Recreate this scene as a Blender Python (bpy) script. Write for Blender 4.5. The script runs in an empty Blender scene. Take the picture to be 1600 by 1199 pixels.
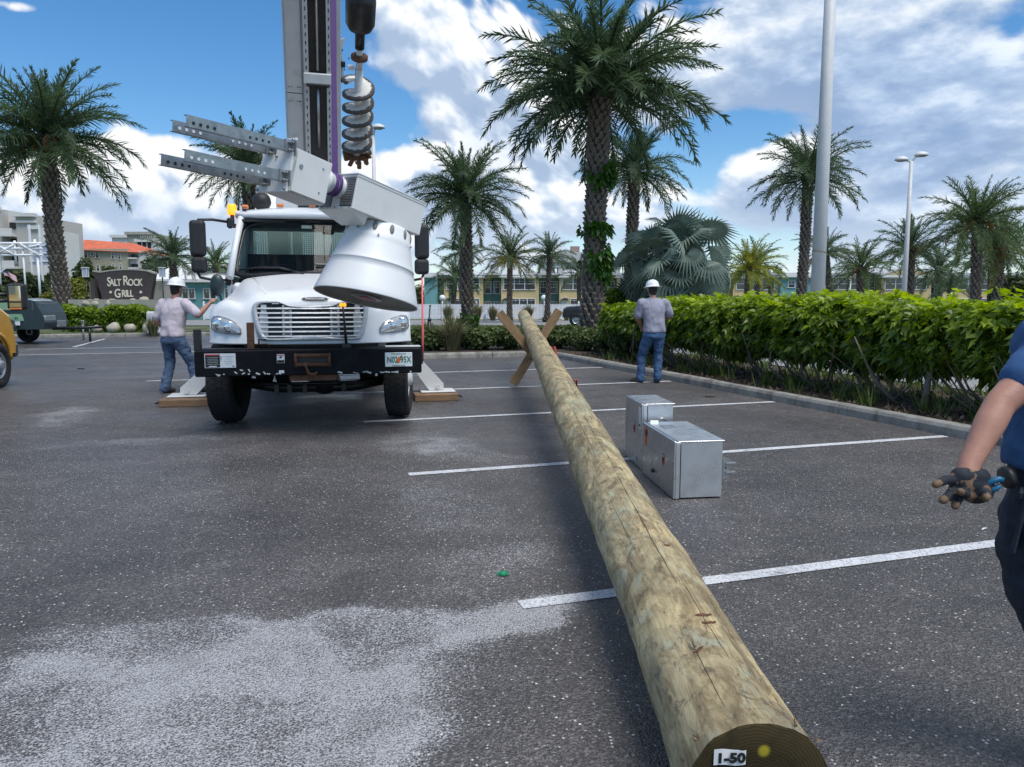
import bpy, bmesh, math, random
import numpy as np
from mathutils import Vector, Matrix, Euler, noise as mnoise
R = math.radians
random.seed(7)
SC = bpy.context.scene
COL = SC.collection

# ------------------------------------------------------------------ camera
CAM_H = 1.5
FPX = 1202.0
PITCH = math.atan((599.5 - 467) / FPX)
cd = bpy.data.cameras.new('camera')
cam = bpy.data.objects.new('camera', cd)
COL.objects.link(cam)
cam.location = (0, 0, CAM_H)
cam.rotation_euler = (math.pi / 2 - PITCH, 0, 0)
cd.sensor_width = 36.0
cd.lens = 36.0 * FPX / 1600.0
cd.clip_start = 0.05
cd.clip_end = 3000
SC.camera = cam
SC.render.resolution_x, SC.render.resolution_y = 1024, 767


def ray(px, py):
    x = (px - 800) / FPX
    y = -(py - 599.5) / FPX
    return Vector((x, math.cos(PITCH) + y * math.sin(PITCH), -math.sin(PITCH) + y * math.cos(PITCH)))


def at(px, py, Y):
    r = ray(px, py)
    t = Y / r.y
    return Vector((r.x * t, Y, CAM_H + r.z * t))


def gr(px, py, z=0.0):
    r = ray(px, py)
    t = (z - CAM_H) / r.z
    return Vector((r.x * t, r.y * t, z))


# ------------------------------------------------------------------ world
SUN_EL, SUN_AZ = 62.0, 140.0      # azimuth clockwise from +Y (the view direction); sun behind the right shoulder
SKY_STR = 0.10
W = bpy.data.worlds.new('World')
SC.world = W
W.use_nodes = True


class NT:
    """small helper that writes shader math"""
    def __init__(s, tree):
        s.t = tree
        s.n = tree.nodes
        s.l = tree.links

    def new(s, typ, **kw):
        n = s.n.new(typ)
        for k, v in kw.items():
            setattr(n, k, v)
        return n

    def put(s, sock, v):
        if isinstance(v, bpy.types.NodeSocket):
            s.l.new(v, sock)
        elif v is not None:
            sock.default_value = v

    def m(s, op, a, b=None, c=None, clamp=False):
        n = s.new('ShaderNodeMath', operation=op, use_clamp=clamp)
        for i, v in enumerate((a, b, c)):
            if v is not None:
                s.put(n.inputs[i], v)
        return n.outputs[0]

    def mr(s, v, a, b, c=0.0, d=1.0, smooth=True):
        n = s.new('ShaderNodeMapRange', interpolation_type='SMOOTHSTEP' if smooth else 'LINEAR')
        s.put(n.inputs[0], v)
        for i, x in zip((1, 2, 3, 4), (a, b, c, d)):
            s.put(n.inputs[i], x)
        return n.outputs[0]

    def mix(s, f, a, b, mode='MIX'):
        n = s.new('ShaderNodeMix', data_type='RGBA', blend_type=mode)
        s.put(n.inputs[0], f)
        s.put(n.inputs[6], a)
        s.put(n.inputs[7], b)
        return n.outputs[2]

    def noise(s, vec, scale, detail=4, rough=.5, dist=0.0, dims='3D'):
        n = s.new('ShaderNodeTexNoise', noise_dimensions=dims)
        if vec is not None:
            s.l.new(vec, n.inputs['Vector'])
        n.inputs['Scale'].default_value = scale
        n.inputs['Detail'].default_value = detail
        n.inputs['Roughness'].default_value = rough
        n.inputs['Distortion'].default_value = dist
        return n.outputs['Fac']

    def vor(s, vec, scale, feature='F1', out='Distance', rnd=1.0):
        n = s.new('ShaderNodeTexVoronoi', feature=feature)
        if vec is not None:
            s.l.new(vec, n.inputs['Vector'])
        n.inputs['Scale'].default_value = scale
        n.inputs['Randomness'].default_value = rnd
        return n.outputs[out]

    def vm(s, op, a, b=None, scale=None):
        n = s.new('ShaderNodeVectorMath', operation=op)
        s.put(n.inputs[0], a)
        if b is not None:
            s.put(n.inputs[1], b)
        if scale is not None:
            s.put(n.inputs['Scale'], scale)
        return n.outputs[0] if op not in ('LENGTH', 'DOT_PRODUCT') else n.outputs['Value']

    def sep(s, v):
        n = s.new('ShaderNodeSeparateXYZ')
        s.l.new(v, n.inputs[0])
        return n.outputs

    def comb(s, x, y, z):
        n = s.new('ShaderNodeCombineXYZ')
        for i, v in enumerate((x, y, z)):
            s.put(n.inputs[i], v)
        return n.outputs[0]

    def ramp(s, f, stops, interp='LINEAR'):
        n = s.new('ShaderNodeValToRGB')
        cr = n.color_ramp
        cr.interpolation = interp
        while len(cr.elements) < len(stops):
            cr.elements.new(0.5)
        for e, (p, c) in zip(cr.elements, stops):
            e.position = p
            e.color = (*c, 1) if len(c) == 3 else c
        s.put(n.inputs[0], f)
        return n.outputs[0]


def _nnc(s, vec, scale):
    n = s.new('ShaderNodeTexNoise')
    s.l.new(vec, n.inputs['Vector'])
    n.inputs['Scale'].default_value = scale
    n.inputs['Detail'].default_value = 5
    return n.outputs['Color']


NT.new_noise_color = _nnc


def azel(px, py):
    r = ray(px, py).normalized()
    return math.degrees(math.atan2(r.x, r.y)), math.degrees(math.asin(r.z))


# cumulus coverage: (px, py, half width px, half height px, strength); negative = clear sky
CLOUDS = [
    (110, 330, 190, 75, .65), (215, 290, 110, 95, .95), (200, 215, 45, 55, .45), (60, 330, 130, 80, .5), (330, 320, 160, 75, .6), (560, 330, 170, 85, .8),
    (300, 95, 230, 95, -.95), (60, 110, 190, 70, -.8), (420, 150, 110, 60, -.8), (620, 195, 75, 45, -.6),
    (700, 60, 130, 120, .95), (770, 190, 130, 110, .85), (850, 330, 140, 90, .80), (690, 270, 120, 60, .65), (1000, 120, 110, 90, .45),
    (1090, 240, 55, 70, -.55), (1180, 205, 75, 45, -.75), (1090, 20, 40, 30, -.25),
    (1400, 140, 330, 230, .75), (1200, 60, 190, 100, .55), (1150, 300, 150, 60, .45), (1430, 330, 220, 90, .45), (1190, 245, 90, 26, .35),
    (1590, 40, 40, 40, -.4), (540, 390, 400, 35, .25), (420, 20, 70, 40, -.25), (265, 70, 36, 14, .85), (20, 10, 80, 14, .9), (140, 5, 110, 10, .5),
]
GREY = [(1480, 190, 330, 170, 1.0), (1250, 110, 170, 70, .55), (1160, 320, 150, 60, .5), (1500, 330, 200, 60, .45), (800, 250, 150, 70, .40), (900, 120, 120, 80, .35), (260, 340, 80, 45, .75), (130, 330, 90, 30, .45), (560, 360, 120, 40, .4)]


def bumps(nt, az, el, items, base):
    tot = base
    for px, py, rx, ry, st in items:
        a, e = azel(px, py)
        a2, _ = azel(px + rx, py)
        _, e2 = azel(px, py - ry)
        ra, re = abs(a2 - a), abs(e2 - e)
        u = nt.m('DIVIDE', nt.m('SUBTRACT', az, a), ra)
        v = nt.m('DIVIDE', nt.m('SUBTRACT', el, e), re)
        q = nt.m('MULTIPLY_ADD', v, v, nt.m('MULTIPLY', u, u))
        b = nt.m('EXPONENT', nt.m('MULTIPLY', q, -1.0))
        tot = nt.m('MULTIPLY_ADD', b, st, tot)
    return tot


def cloud_group():
    g = bpy.data.node_groups.new('cloud_density', 'ShaderNodeTree')
    g.interface.new_socket('Vector', in_out='INPUT', socket_type='NodeSocketVector')
    g.interface.new_socket('Density', in_out='OUTPUT', socket_type='NodeSocketFloat')
    g.interface.new_socket('Grey', in_out='OUTPUT', socket_type='NodeSocketFloat')
    nt = NT(g)
    gi = nt.new('NodeGroupInput')
    go = nt.new('NodeGroupOutput')
    v = nt.vm('NORMALIZE', gi.outputs[0])
    x, y, z = nt.sep(v)
    az = nt.m('MULTIPLY', nt.m('ARCTAN2', x, y), 180 / math.pi)
    el = nt.m('MULTIPLY', nt.m('ARCSINE', z), 180 / math.pi)
    flat = nt.vm('MULTIPLY', v, nt.comb(1, 1, nt.mr(x, -.12, .22, 1.15, 2.1)))
    n1 = nt.noise(flat, 6.0, 7, .56, .15)
    vo = nt.new('ShaderNodeTexVoronoi', feature='F1')
    nt.l.new(nt.vm('ADD', flat, nt.vm('SCALE', nt.new_noise_color(flat, 14), scale=.03)), vo.inputs['Vector'])
    vo.inputs['Scale'].default_value = 17
    vo.inputs['Detail'].default_value = 2
    vo.inputs['Roughness'].default_value = .5
    puff = nt.m('SUBTRACT', .50, vo.outputs['Distance'])
    n2 = nt.noise(flat, 19.0, 4, .6, .2)
    d = bumps(nt, az, el, CLOUDS, .05)
    d = nt.m('ADD', d, nt.mr(z, .40, .62, 0, .45))
    d = nt.m('MULTIPLY_ADD', nt.m('SUBTRACT', n1, .5), 1.7, d)
    d = nt.m('MULTIPLY_ADD', nt.m('SUBTRACT', n2, .5), .55, d)
    d = nt.m('MULTIPLY_ADD', puff, nt.mr(x, -.05, .30, .75, .15), d)
    nt.l.new(d, go.inputs[0])
    gg = bumps(nt, az, el, GREY, -.05)
    gg = nt.m('MULTIPLY_ADD', nt.m('SUBTRACT', nt.noise(flat, 7.5, 4, .55, .4), .5), 1.5, gg)
    nt.l.new(gg, go.inputs[1])
    return g


def make_world():
    nt = NT(W.node_tree)
    nt.n.clear()
    out = nt.new('ShaderNodeOutputWorld')
    bg = nt.new('ShaderNodeBackground')
    nt.l.new(bg.outputs[0], out.inputs[0])
    sky = nt.new('ShaderNodeTexSky', sky_type='NISHITA')
    sky.sun_disc = False
    sky.sun_elevation = R(SUN_EL)
    sky.sun_rotation = R(SUN_AZ)
    sky.air_density = 1.0
    sky.dust_density = .25
    sky.ozone_density = 3.0
    tc = nt.new('ShaderNodeTexCoord')
    v = nt.vm('NORMALIZE', tc.outputs['Generated'])
    grp = cloud_group()
    a = nt.new('ShaderNodeGroup')
    a.node_tree = grp
    nt.l.new(v, a.inputs[0])
    b = nt.new('ShaderNodeGroup')
    b.node_tree = grp
    nt.l.new(nt.vm('ADD', v, (.006, .0, .022)), b.inputs[0])
    hs = nt.new('ShaderNodeHueSaturation')
    hs.inputs['Saturation'].default_value = 1.3
    hs.inputs['Value'].default_value = SKY_STR * 1.2
    nt.l.new(sky.outputs[0], hs.inputs['Color'])
    dens = a.outputs[0]
    mask = nt.mr(dens, -.02, .40)
    # lit side: density falls off towards the light
    lit = nt.mr(nt.m('SUBTRACT', dens, b.outputs[0]), -.30, .42)
    thick = nt.mr(dens, .25, 1.3)
    lit = nt.m('MULTIPLY_ADD', thick, -.12, lit, clamp=True)
    ccol = nt.ramp(lit, [(0, (.34, .44, .60)), (.42, (.53, .62, .75)), (.8, (.80, .83, .87)), (1, (.90, .90, .90))])
    gmask = nt.mr(a.outputs[1], .12, .95, 0, .92)
    gcol = nt.ramp(lit, [(0, (.24, .35, .55)), (.6, (.38, .50, .69)), (1, (.64, .74, .86))])
    ccol = nt.mix(gmask, ccol, gcol)
    x, y, z = nt.sep(v)
    # the cloud deck pales towards the horizon
    hz = nt.mr(z, 0.0, .16, .55, 0.0)
    ccol = nt.mix(hz, ccol, (.70, .79, .88, 1))
    skyc = nt.mix(nt.mr(z, 0.0, .2, .35, 0.0), hs.outputs[0], (.50, .68, .88, 1))
    fin = nt.mix(mask, skyc, ccol)
    nt.l.new(fin, bg.inputs[0])
    bg.inputs[1].default_value = .80


make_world()
sd = bpy.data.lights.new('sun', 'SUN')
sd.energy = 2.1
sd.angle = R(30)
sd.color = (1.0, .96, .90)
sun = bpy.data.objects.new('sun', sd)
COL.objects.link(sun)
d = Vector((math.sin(R(SUN_AZ)) * math.cos(R(SUN_EL)), math.cos(R(SUN_AZ)) * math.cos(R(SUN_EL)), math.sin(R(SUN_EL))))
sun.rotation_euler = d.to_track_quat('Z', 'Y').to_euler()
sun.location = (20, -20, 60)
vs = SC.view_settings
vs.view_transform = 'Standard'
vs.look = 'None'
vs.exposure = 0.62
vs.gamma = 1.0
vs.use_curve_mapping = False


# ------------------------------------------------------------------ materials
def M(name, col, rough=.5, metal=0.0, var=.12, scale=6.0, bump=0.0, bscale=40.0, spec=.5, coat=0.0, var2=None, dirt=None, dscale=2.0, emit=None, estr=0.0, coord='Object'):
    m = bpy.data.materials.new(name)
    m.use_nodes = True
    nt = NT(m.node_tree)
    b = nt.n['Principled BSDF']
    tc = nt.new('ShaderNodeTexCoord').outputs[coord]
    n = nt.noise(tc, scale, 5, .6)
    c0 = tuple(max(0, c * (1 - var)) for c in col)
    c1 = tuple(min(1, c * (1 + var)) for c in col)
    c = nt.ramp(n, [(.3, c0), (.7, c1)])
    if dirt:
        f = nt.mr(nt.noise(tc, dscale, 8, .65, .4), .5, .72, 0, dirt[3] if len(dirt) > 3 else .7)
        c = nt.mix(f, c, (*dirt[:3], 1))
    nt.l.new(c, b.inputs['Base Color'])
    b.inputs['Metallic'].default_value = metal
    rv = nt.mr(nt.noise(tc, scale * 1.7, 4, .6), .3, .7, max(0, rough - .08), min(1, rough + .08))
    nt.l.new(rv, b.inputs['Roughness'])
    b.inputs['Specular IOR Level'].default_value = spec
    b.inputs['Coat Weight'].default_value = coat
    b.inputs['Coat Roughness'].default_value = .08
    if bump:
        bn = nt.new('ShaderNodeBump')
        bn.inputs['Strength'].default_value = bump
        bn.inputs['Distance'].default_value = .01
        nt.l.new(nt.noise(tc, bscale, 5, .6), bn.inputs['Height'])
        nt.l.new(bn.outputs[0], b.inputs['Normal'])
    if emit:
        b.inputs['Emission Color'].default_value = (*emit, 1)
        b.inputs['Emission Strength'].default_value = estr
    return m


def leaf_mat(name, c_old, c_new, trans=.35, rough=.45, objrand=True, attr=None, rnd=.35):
    m = bpy.data.materials.new(name)
    m.use_nodes = True
    nt = NT(m.node_tree)
    b = nt.n['Principled BSDF']
    out = nt.n['Material Output']
    tc = nt.new('ShaderNodeTexCoord').outputs['Object']
    n = nt.noise(tc, 5, 3)
    if attr:
        an = nt.new('ShaderNodeAttribute')
        an.attribute_name = attr
        f = an.outputs['Fac']
    else:
        oi = nt.new('ShaderNodeObjectInfo')
        f = nt.m('MULTIPLY_ADD', n, .4, nt.m('MULTIPLY', oi.outputs['Random'], .6))
    c = nt.mix(f, (*c_old, 1), (*c_new, 1))
    nt.l.new(c, b.inputs['Base Color'])
    b.inputs['Roughness'].default_value = rough
    b.inputs['Specular IOR Level'].default_value = .4
    tr = nt.new('ShaderNodeBsdfTranslucent')
    hs = nt.new('ShaderNodeHueSaturation')
    hs.inputs['Value'].default_value = 1.5
    hs.inputs['Saturation'].default_value = 1.1
    nt.l.new(c, hs.inputs['Color'])
    nt.l.new(hs.outputs[0], tr.inputs[0])
    mx = nt.new('ShaderNodeMixShader')
    mx.inputs[0].default_value = trans
    nt.l.new(b.outputs[0], mx.inputs[1])
    nt.l.new(tr.outputs[0], mx.inputs[2])
    nt.l.new(mx.outputs[0], out.inputs[0])
    return m


def glass_mat(name, tint, transp=.75, rough=.03):
    """thin tinted sheet: part of the light goes straight through, the rest is gloss"""
    m = bpy.data.materials.new(name)
    m.use_nodes = True
    nt = NT(m.node_tree)
    out = nt.n['Material Output']
    b = nt.n['Principled BSDF']
    b.inputs['Base Color'].default_value = (.01, .013, .014, 1)
    b.inputs['Roughness'].default_value = rough
    t = nt.new('ShaderNodeBsdfTransparent')
    t.inputs[0].default_value = (*tint, 1)
    lw = nt.new('ShaderNodeLayerWeight')
    lw.inputs[0].default_value = .3
    f = nt.mr(lw.outputs['Fresnel'], 0, 1, transp, 0.05, smooth=False)
    mx = nt.new('ShaderNodeMixShader')
    nt.l.new(f, mx.inputs[0])
    nt.l.new(b.outputs[0], mx.inputs[1])
    nt.l.new(t.outputs[0], mx.inputs[2])
    nt.l.new(mx.outputs[0], out.inputs[0])
    return m


# lot frame: s runs along the painted lines, t across them (away from the camera)
DS, DT = Vector((.9505, .3107, 0)), Vector((-.3107, .9505, 0))


def L(s, t, z=0.0):
    p = DS * s + DT * t
    return Vector((p.x, p.y, z))


def asphalt_mat():
    m = bpy.data.materials.new('asphalt')
    m.use_nodes = True
    nt = NT(m.node_tree)
    b = nt.n['Principled BSDF']
    geo = nt.new('ShaderNodeNewGeometry')
    p = geo.outputs['Position']
    big = nt.noise(nt.vm('MULTIPLY', p, (.7, 1.25, 1)), .42, 6, .62, .9)
    mid = nt.noise(p, 3.2, 6, .65)
    c = nt.ramp(nt.m('MULTIPLY_ADD', mid, .35, nt.m('MULTIPLY', big, .65)), [(.30, (.046, .043, .043)), (.50, (.084, .077, .075)), (.70, (.142, .131, .127))])
    # aggregate: small stones of mixed tones, a few of them bright
    vo = nt.new('ShaderNodeTexVoronoi', feature='F1')
    vo.inputs['Scale'].default_value = 115
    nt.l.new(p, vo.inputs['Vector'])
    rs, gs, bs = nt.sep(vo.outputs['Color'])
    stone = nt.ramp(rs, [(0, (.48, .48, .49)), (.5, (.84, .83, .84)), (.86, (1.30, 1.28, 1.26)), (1, (2.1, 2.08, 2.05))])
    c = nt.mix(1.0, c, stone, 'MULTIPLY')
    vo2 = nt.new('ShaderNodeTexVoronoi', feature='F1')
    vo2.inputs['Scale'].default_value = 62
    nt.l.new(p, vo2.inputs['Vector'])
    r2, g2, b2 = nt.sep(vo2.outputs['Color'])
    shell = nt.m('MULTIPLY', nt.m('GREATER_THAN', r2, .90), nt.mr(vo2.outputs['Distance'], .12, .46, 1, 0))
    shell = nt.m('MULTIPLY', shell, nt.mr(g2, 0, 1, .25, 1))
    c = nt.mix(shell, c, (.85, .82, .76, 1))
    # dried sand and wash-out left on the lot; two left-hand patches also paint wet sheen
    x, y, z = nt.sep(nt.vm('ADD', p, nt.vm('SCALE', nt.vm('SUBTRACT', nt.new_noise_color(p, 1.6), (.5, .5, .5)), scale=.7)))
    sand_sheen = 0.0
    for cx, cy, rx, ry, rot, st in SAND_SHEEN:
        ca, sa = math.cos(R(rot)), math.sin(R(rot))
        dx = nt.m('SUBTRACT', x, cx)
        dy = nt.m('SUBTRACT', y, cy)
        u = nt.m('DIVIDE', nt.m('MULTIPLY_ADD', dx, ca, nt.m('MULTIPLY', dy, sa)), rx)
        v = nt.m('DIVIDE', nt.m('MULTIPLY_ADD', dy, ca, nt.m('MULTIPLY', dx, -sa)), ry)
        q = nt.m('MULTIPLY_ADD', u, u, nt.m('MULTIPLY', v, v))
        q4 = nt.m('POWER', q, 2.0)
        sand_sheen = nt.m('MULTIPLY_ADD', nt.m('EXPONENT', nt.m('MULTIPLY', q4, -1)), st, sand_sheen)
    grainy = nt.noise(p, 160, 3, .7)
    patch = nt.noise(p, 2.1, 7, .62, .6)
    dens = nt.m('MULTIPLY', nt.m('MINIMUM', sand_sheen, 1.15), nt.mr(patch, .30, .66, .42, 1.0))
    g2 = nt.noise(p, 55, 3, .7)
    gmix = nt.m('MULTIPLY_ADD', grainy, .40, nt.m('MULTIPLY_ADD', g2, .22, nt.m('MULTIPLY', vo.outputs['Distance'], .42)))
    sf = nt.mr(nt.m('ADD', nt.mr(gmix, .34, .68, 0, 1, False), nt.m('MULTIPLY_ADD', dens, .80, -1.0)), -.20, .52, 0, .90)
    c = nt.mix(sf, c, nt.ramp(grainy, [(.38, (.20, .20, .21)), (.62, (.56, .56, .575))]))
    # tyre marks, damp and oil
    oil = nt.mr(nt.noise(p, .8, 5, .6, 1.0), .56, .72, 0, .35)
    c = nt.mix(oil, c, (.045, .041, .040, 1))
    nt.l.new(c, b.inputs['Base Color'])
    damp = nt.mr(nt.noise(p, .3, 4, .55, .6), .40, .62)
    rg = nt.m('MULTIPLY_ADD', damp, .30, .30)
    nt.l.new(nt.m('ADD', rg, nt.m('MULTIPLY', sf, .3)), b.inputs['Roughness'])
    b.inputs['Specular IOR Level'].default_value = .5
    bn = nt.new('ShaderNodeBump')
    bn.inputs['Strength'].default_value = .8
    bn.inputs['Distance'].default_value = .008
    nt.l.new(nt.m('ADD', vo.outputs['Distance'], nt.m('MULTIPLY', vo2.outputs['Distance'], .8)), bn.inputs['Height'])
    nt.l.new(bn.outputs[0], b.inputs['Normal'])
    return m


SAND_SHEEN = []
for px, py, rx, ry, rot, st in [(120, 1110, .75, .42, 0, 1.0), (330, 1060, .8, .30, 8, 1.0), (420, 1150, .55, .30, 5, .95), (560, 1000, .70, .24, 10, 1.0), (700, 965, .62, .20, 12, 1.0),
                                (840, 960, .34, .17, 10, 1.0), (500, 985, .45, .18, 0, 1.0), (250, 1000, .6, .22, 0, .9), (480, 1100, .7, .4, 20, .8), (560, 1170, .35, .22, 0, .9), (60, 1190, .7, .3, 0, 1.0), (660, 690, .60, .60, 40, .62), (690, 790, .40, .9, 20, .45), (790, 880, .28, .60, -30, .55),
                                (105, 650, .40, 1.05, 20, .80), (230, 690, 1.1, .26, 15, .62), (640, 655, .7, .3, 20, .5), (300, 790, .5, .3, 0, .12), (740, 710, .3, .9, 35, .45), (500, 720, 1.6, 1.0, 10, .12), (1330, 780, .9, .5, 0, .10)]:  # first two patches here: pale residue plus wet sheen put into the colour
    g0 = gr(px, py)
    SAND_SHEEN.append((g0.x, g0.y, rx, ry, rot, st))


def wood_pole_mat():
    m = bpy.data.materials.new('pole_wood')
    m.use_nodes = True
    nt = NT(m.node_tree)
    b = nt.n['Principled BSDF']
    tc = nt.new('ShaderNodeTexCoord').outputs['Object']     # z along the pole
    st = nt.vm('MULTIPLY', tc, (1, 1, .35))
    fib = nt.vm('MULTIPLY', tc, (1, 1, .05))
    n1 = nt.noise(st, 11, 10, .74, 1.2)
    c = nt.ramp(n1, [(.22, (.10, .07, .036)), (.40, (.235, .178, .092)), (.52, (.385, .31, .172)), (.64, (.50, .415, .24)), (.80, (.225, .178, .11))])
    gn = nt.mr(nt.noise(st, 3.2, 6, .6, .8), .54, .66, 0, .55)
    c = nt.mix(gn, c, (.40, .41, .27, 1))
    gv = nt.mr(nt.noise(nt.vm('MULTIPLY', tc, (2, 2, 1.2)), 3.0, 8, .7, 1.2), .55, .63, 0, .45)
    c = nt.mix(gv, c, (.40, .46, .36, 1))
    dk = nt.mr(nt.noise(nt.vm('MULTIPLY', tc, (1, 1, .5)), 14, 8, .75, 2.0), .54, .62, 0, .75)
    c = nt.mix(dk, c, (.12, .09, .055, 1))
    # peeled inner-bark steps across the grain
    vo = nt.new('ShaderNodeTexVoronoi', feature='F1')
    vo.inputs['Scale'].default_value = 7
    nt.l.new(nt.vm('ADD', nt.vm('MULTIPLY', tc, (1, 1, .6)), nt.vm('SCALE', nt.new_noise_color(tc, 6), scale=.16)), vo.inputs['Vector'])
    r, g, bb = nt.sep(vo.outputs['Color'])
    c = nt.mix(1.0, c, nt.ramp(r, [(0, (.72, .70, .68)), (.6, (1.0, 1.0, 1.0)), (1, (1.25, 1.22, 1.15))]), 'MULTIPLY')
    gr_ = nt.mr(nt.noise(fib, 90, 4, .6), .3, .7, .80, 1.1)
    c = nt.mix(1.0, c, nt.comb(gr_, gr_, gr_), 'MULTIPLY')
    # drying checks
    wv = nt.noise(nt.vm('MULTIPLY', tc, (1, 1, .03)), 22, 3, .5, .3)
    ck = nt.mr(nt.m('ABSOLUTE', nt.m('SUBTRACT', wv, .5)), 0, .006, 1, 0)
    ck = nt.m('MULTIPLY', ck, nt.mr(nt.noise(nt.vm('MULTIPLY', tc, (1, 1, .4)), 4, 3), .52, .60))
    c = nt.mix(nt.m('MULTIPLY', ck, .8), c, (.05, .035, .02, 1))
    nt.l.new(c, b.inputs['Base Color'])
    b.inputs['Roughness'].default_value = .72
    bn = nt.new('ShaderNodeBump')
    bn.inputs['Strength'].default_value = .6
    bn.inputs['Distance'].default_value = .012
    hgt = nt.m('ADD', nt.m('MULTIPLY', n1, .7), nt.m('ADD', nt.m('MULTIPLY', r, .35), nt.m('MULTIPLY', ck, -.8)))
    nt.l.new(hgt, bn.inputs['Height'])
    nt.l.new(bn.outputs[0], b.inputs['Normal'])
    return m


def endgrain_mat():
    m = bpy.data.materials.new('end_grain')
    m.use_nodes = True
    nt = NT(m.node_tree)
    b = nt.n['Principled BSDF']
    tc = nt.new('ShaderNodeTexCoord').outputs['Object']
    p = nt.vm('ADD', tc, nt.vm('SCALE', nt.new_noise_color(tc, 9), scale=.012))
    x, y, z = nt.sep(p)
    rr = nt.m('SQRT', nt.m('MULTIPLY_ADD', x, x, nt.m('MULTIPLY', y, y)))
    ring = nt.m('SINE', nt.m('MULTIPLY', nt.m('MULTIPLY_ADD', nt.noise(tc, 6, 4), .05, rr), 760))
    c = nt.ramp(nt.mr(ring, -1, 1, 0, 1), [(0, (.034, .026, .012)), (1, (.050, .039, .019))])
    c = nt.mix(nt.mr(nt.noise(tc, 14, 5), .45, .7, 0, .6), c, (.02, .018, .012, 1))
    dx = nt.m('SUBTRACT', x, .012)
    dy = nt.m('ADD', y, .118)
    dot = nt.mr(nt.m('SQRT', nt.m('MULTIPLY_ADD', dx, dx, nt.m('MULTIPLY', dy, dy))), .008, .022, .8, 0)
    c = nt.mix(dot, c, (.42, .34, .03, 1))
    nt.l.new(c, b.inputs['Base Color'])
    b.inputs['Roughness'].default_value = .95
    b.inputs['Specular IOR Level'].default_value = .1
    return m


def timber_mat(name, c0, c1):
    m = bpy.data.materials.new(name)
    m.use_nodes = True
    nt = NT(m.node_tree)
    b = nt.n['Principled BSDF']
    tc = nt.new('ShaderNodeTexCoord').outputs['Object']
    n = nt.noise(nt.vm('MULTIPLY', tc, (.12, 1, 1)), 40, 6, .6, .5)
    k = nt.mr(nt.noise(tc, 7, 4), .62, .72, 0, .7)
    c = nt.mix(k, nt.ramp(n, [(.3, c0), (.7, c1)]), (c0[0] * .4, c0[1] * .4, c0[2] * .4, 1))
    nt.l.new(c, b.inputs['Base Color'])
    b.inputs['Roughness'].default_value = .75
    return m


def auger_mat():
    m = bpy.data.materials.new('auger_flight')
    m.use_nodes = True
    nt = NT(m.node_tree)
    b = nt.n['Principled BSDF']
    tc = nt.new('ShaderNodeTexCoord').outputs['Object']
    x, y, z = nt.sep(tc)
    rr = nt.m('SQRT', nt.m('MULTIPLY_ADD', x, x, nt.m('MULTIPLY', y, y)))
    n = nt.noise(nt.vm('MULTIPLY', tc, (1, 1, .3)), 24, 5, .6)
    edge = nt.mr(nt.m('MULTIPLY_ADD', n, .10, rr), .195, .212, 0, 1)
    rust = nt.mr(nt.noise(tc, 12, 6, .7), .5, .7)
    c = nt.mix(edge, (.62, .60, .56, 1), nt.mix(rust, (.055, .05, .048, 1), (.16, .075, .03, 1)))
    nt.l.new(c, b.inputs['Base Color'])
    b.inputs['Roughness'].default_value = .65
    return m


def concrete_mat(name, c0, c1, stain=(.10, .095, .085)):
    m = bpy.data.materials.new(name)
    m.use_nodes = True
    nt = NT(m.node_tree)
    b = nt.n['Principled BSDF']
    p = nt.new('ShaderNodeNewGeometry').outputs['Position']
    c = nt.ramp(nt.noise(p, 5, 8, .65), [(.3, c0), (.7, c1)])
    st = nt.mr(nt.noise(nt.vm('MULTIPLY', p, (1, 1, .6)), 2.6, 8, .7, .8), .46, .68, 0, .8)
    c = nt.mix(st, c, (*stain, 1))
    sp = nt.mr(nt.noise(p, 110, 3, .6), .35, .7, .8, 1.12)
    c = nt.mix(1.0, c, nt.comb(sp, sp, sp), 'MULTIPLY')
    nt.l.new(c, b.inputs['Base Color'])
    b.inputs['Roughness'].default_value = .85
    bn = nt.new('ShaderNodeBump')
    bn.inputs['Strength'].default_value = .5
    nt.l.new(nt.noise(p, 60, 6, .7), bn.inputs['Height'])
    nt.l.new(bn.outputs[0], b.inputs['Normal'])
    return m


def paintline_mat():
    m = bpy.data.materials.new('line_paint')
    m.use_nodes = True
    nt = NT(m.node_tree)
    b = nt.n['Principled BSDF']
    p = nt.new('ShaderNodeNewGeometry').outputs['Position']
    w = nt.mr(nt.noise(p, 75, 6, .75), .36, .50, .05, 1)
    w = nt.m('MULTIPLY', w, nt.mr(nt.noise(p, 7, 6, .7), .30, .46, .35, 1))
    c = nt.mix(w, (.075, .072, .075, 1), nt.ramp(nt.noise(p, 4, 5), [(.3, (.50, .51, .53)), (.7, (.66, .67, .69))]))
    nt.l.new(c, b.inputs['Base Color'])
    b.inputs['Roughness'].default_value = .7
    return m


def ground_mat():
    m = bpy.data.materials.new('verge_ground')
    m.use_nodes = True
    nt = NT(m.node_tree)
    b = nt.n['Principled BSDF']
    p = nt.new('ShaderNodeNewGeometry').outputs['Position']
    c = nt.ramp(nt.noise(p, .35, 7, .65, .5), [(.35, (.055, .085, .022)), (.52, (.085, .105, .035)), (.68, (.21, .18, .125))])
    c = nt.mix(nt.mr(nt.noise(p, 9, 6, .7), .35, .7, 0, .5), c, (.035, .05, .015, 1))
    nt.l.new(c, b.inputs['Base Color'])
    b.inputs['Roughness'].default_value = .95
    bn = nt.new('ShaderNodeBump')
    bn.inputs['Strength'].default_value = 1.0
    bn.inputs['Distance'].default_value = .04
    nt.l.new(nt.noise(p, 16, 6, .7), bn.inputs['Height'])
    nt.l.new(bn.outputs[0], b.inputs['Normal'])
    return m


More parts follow.
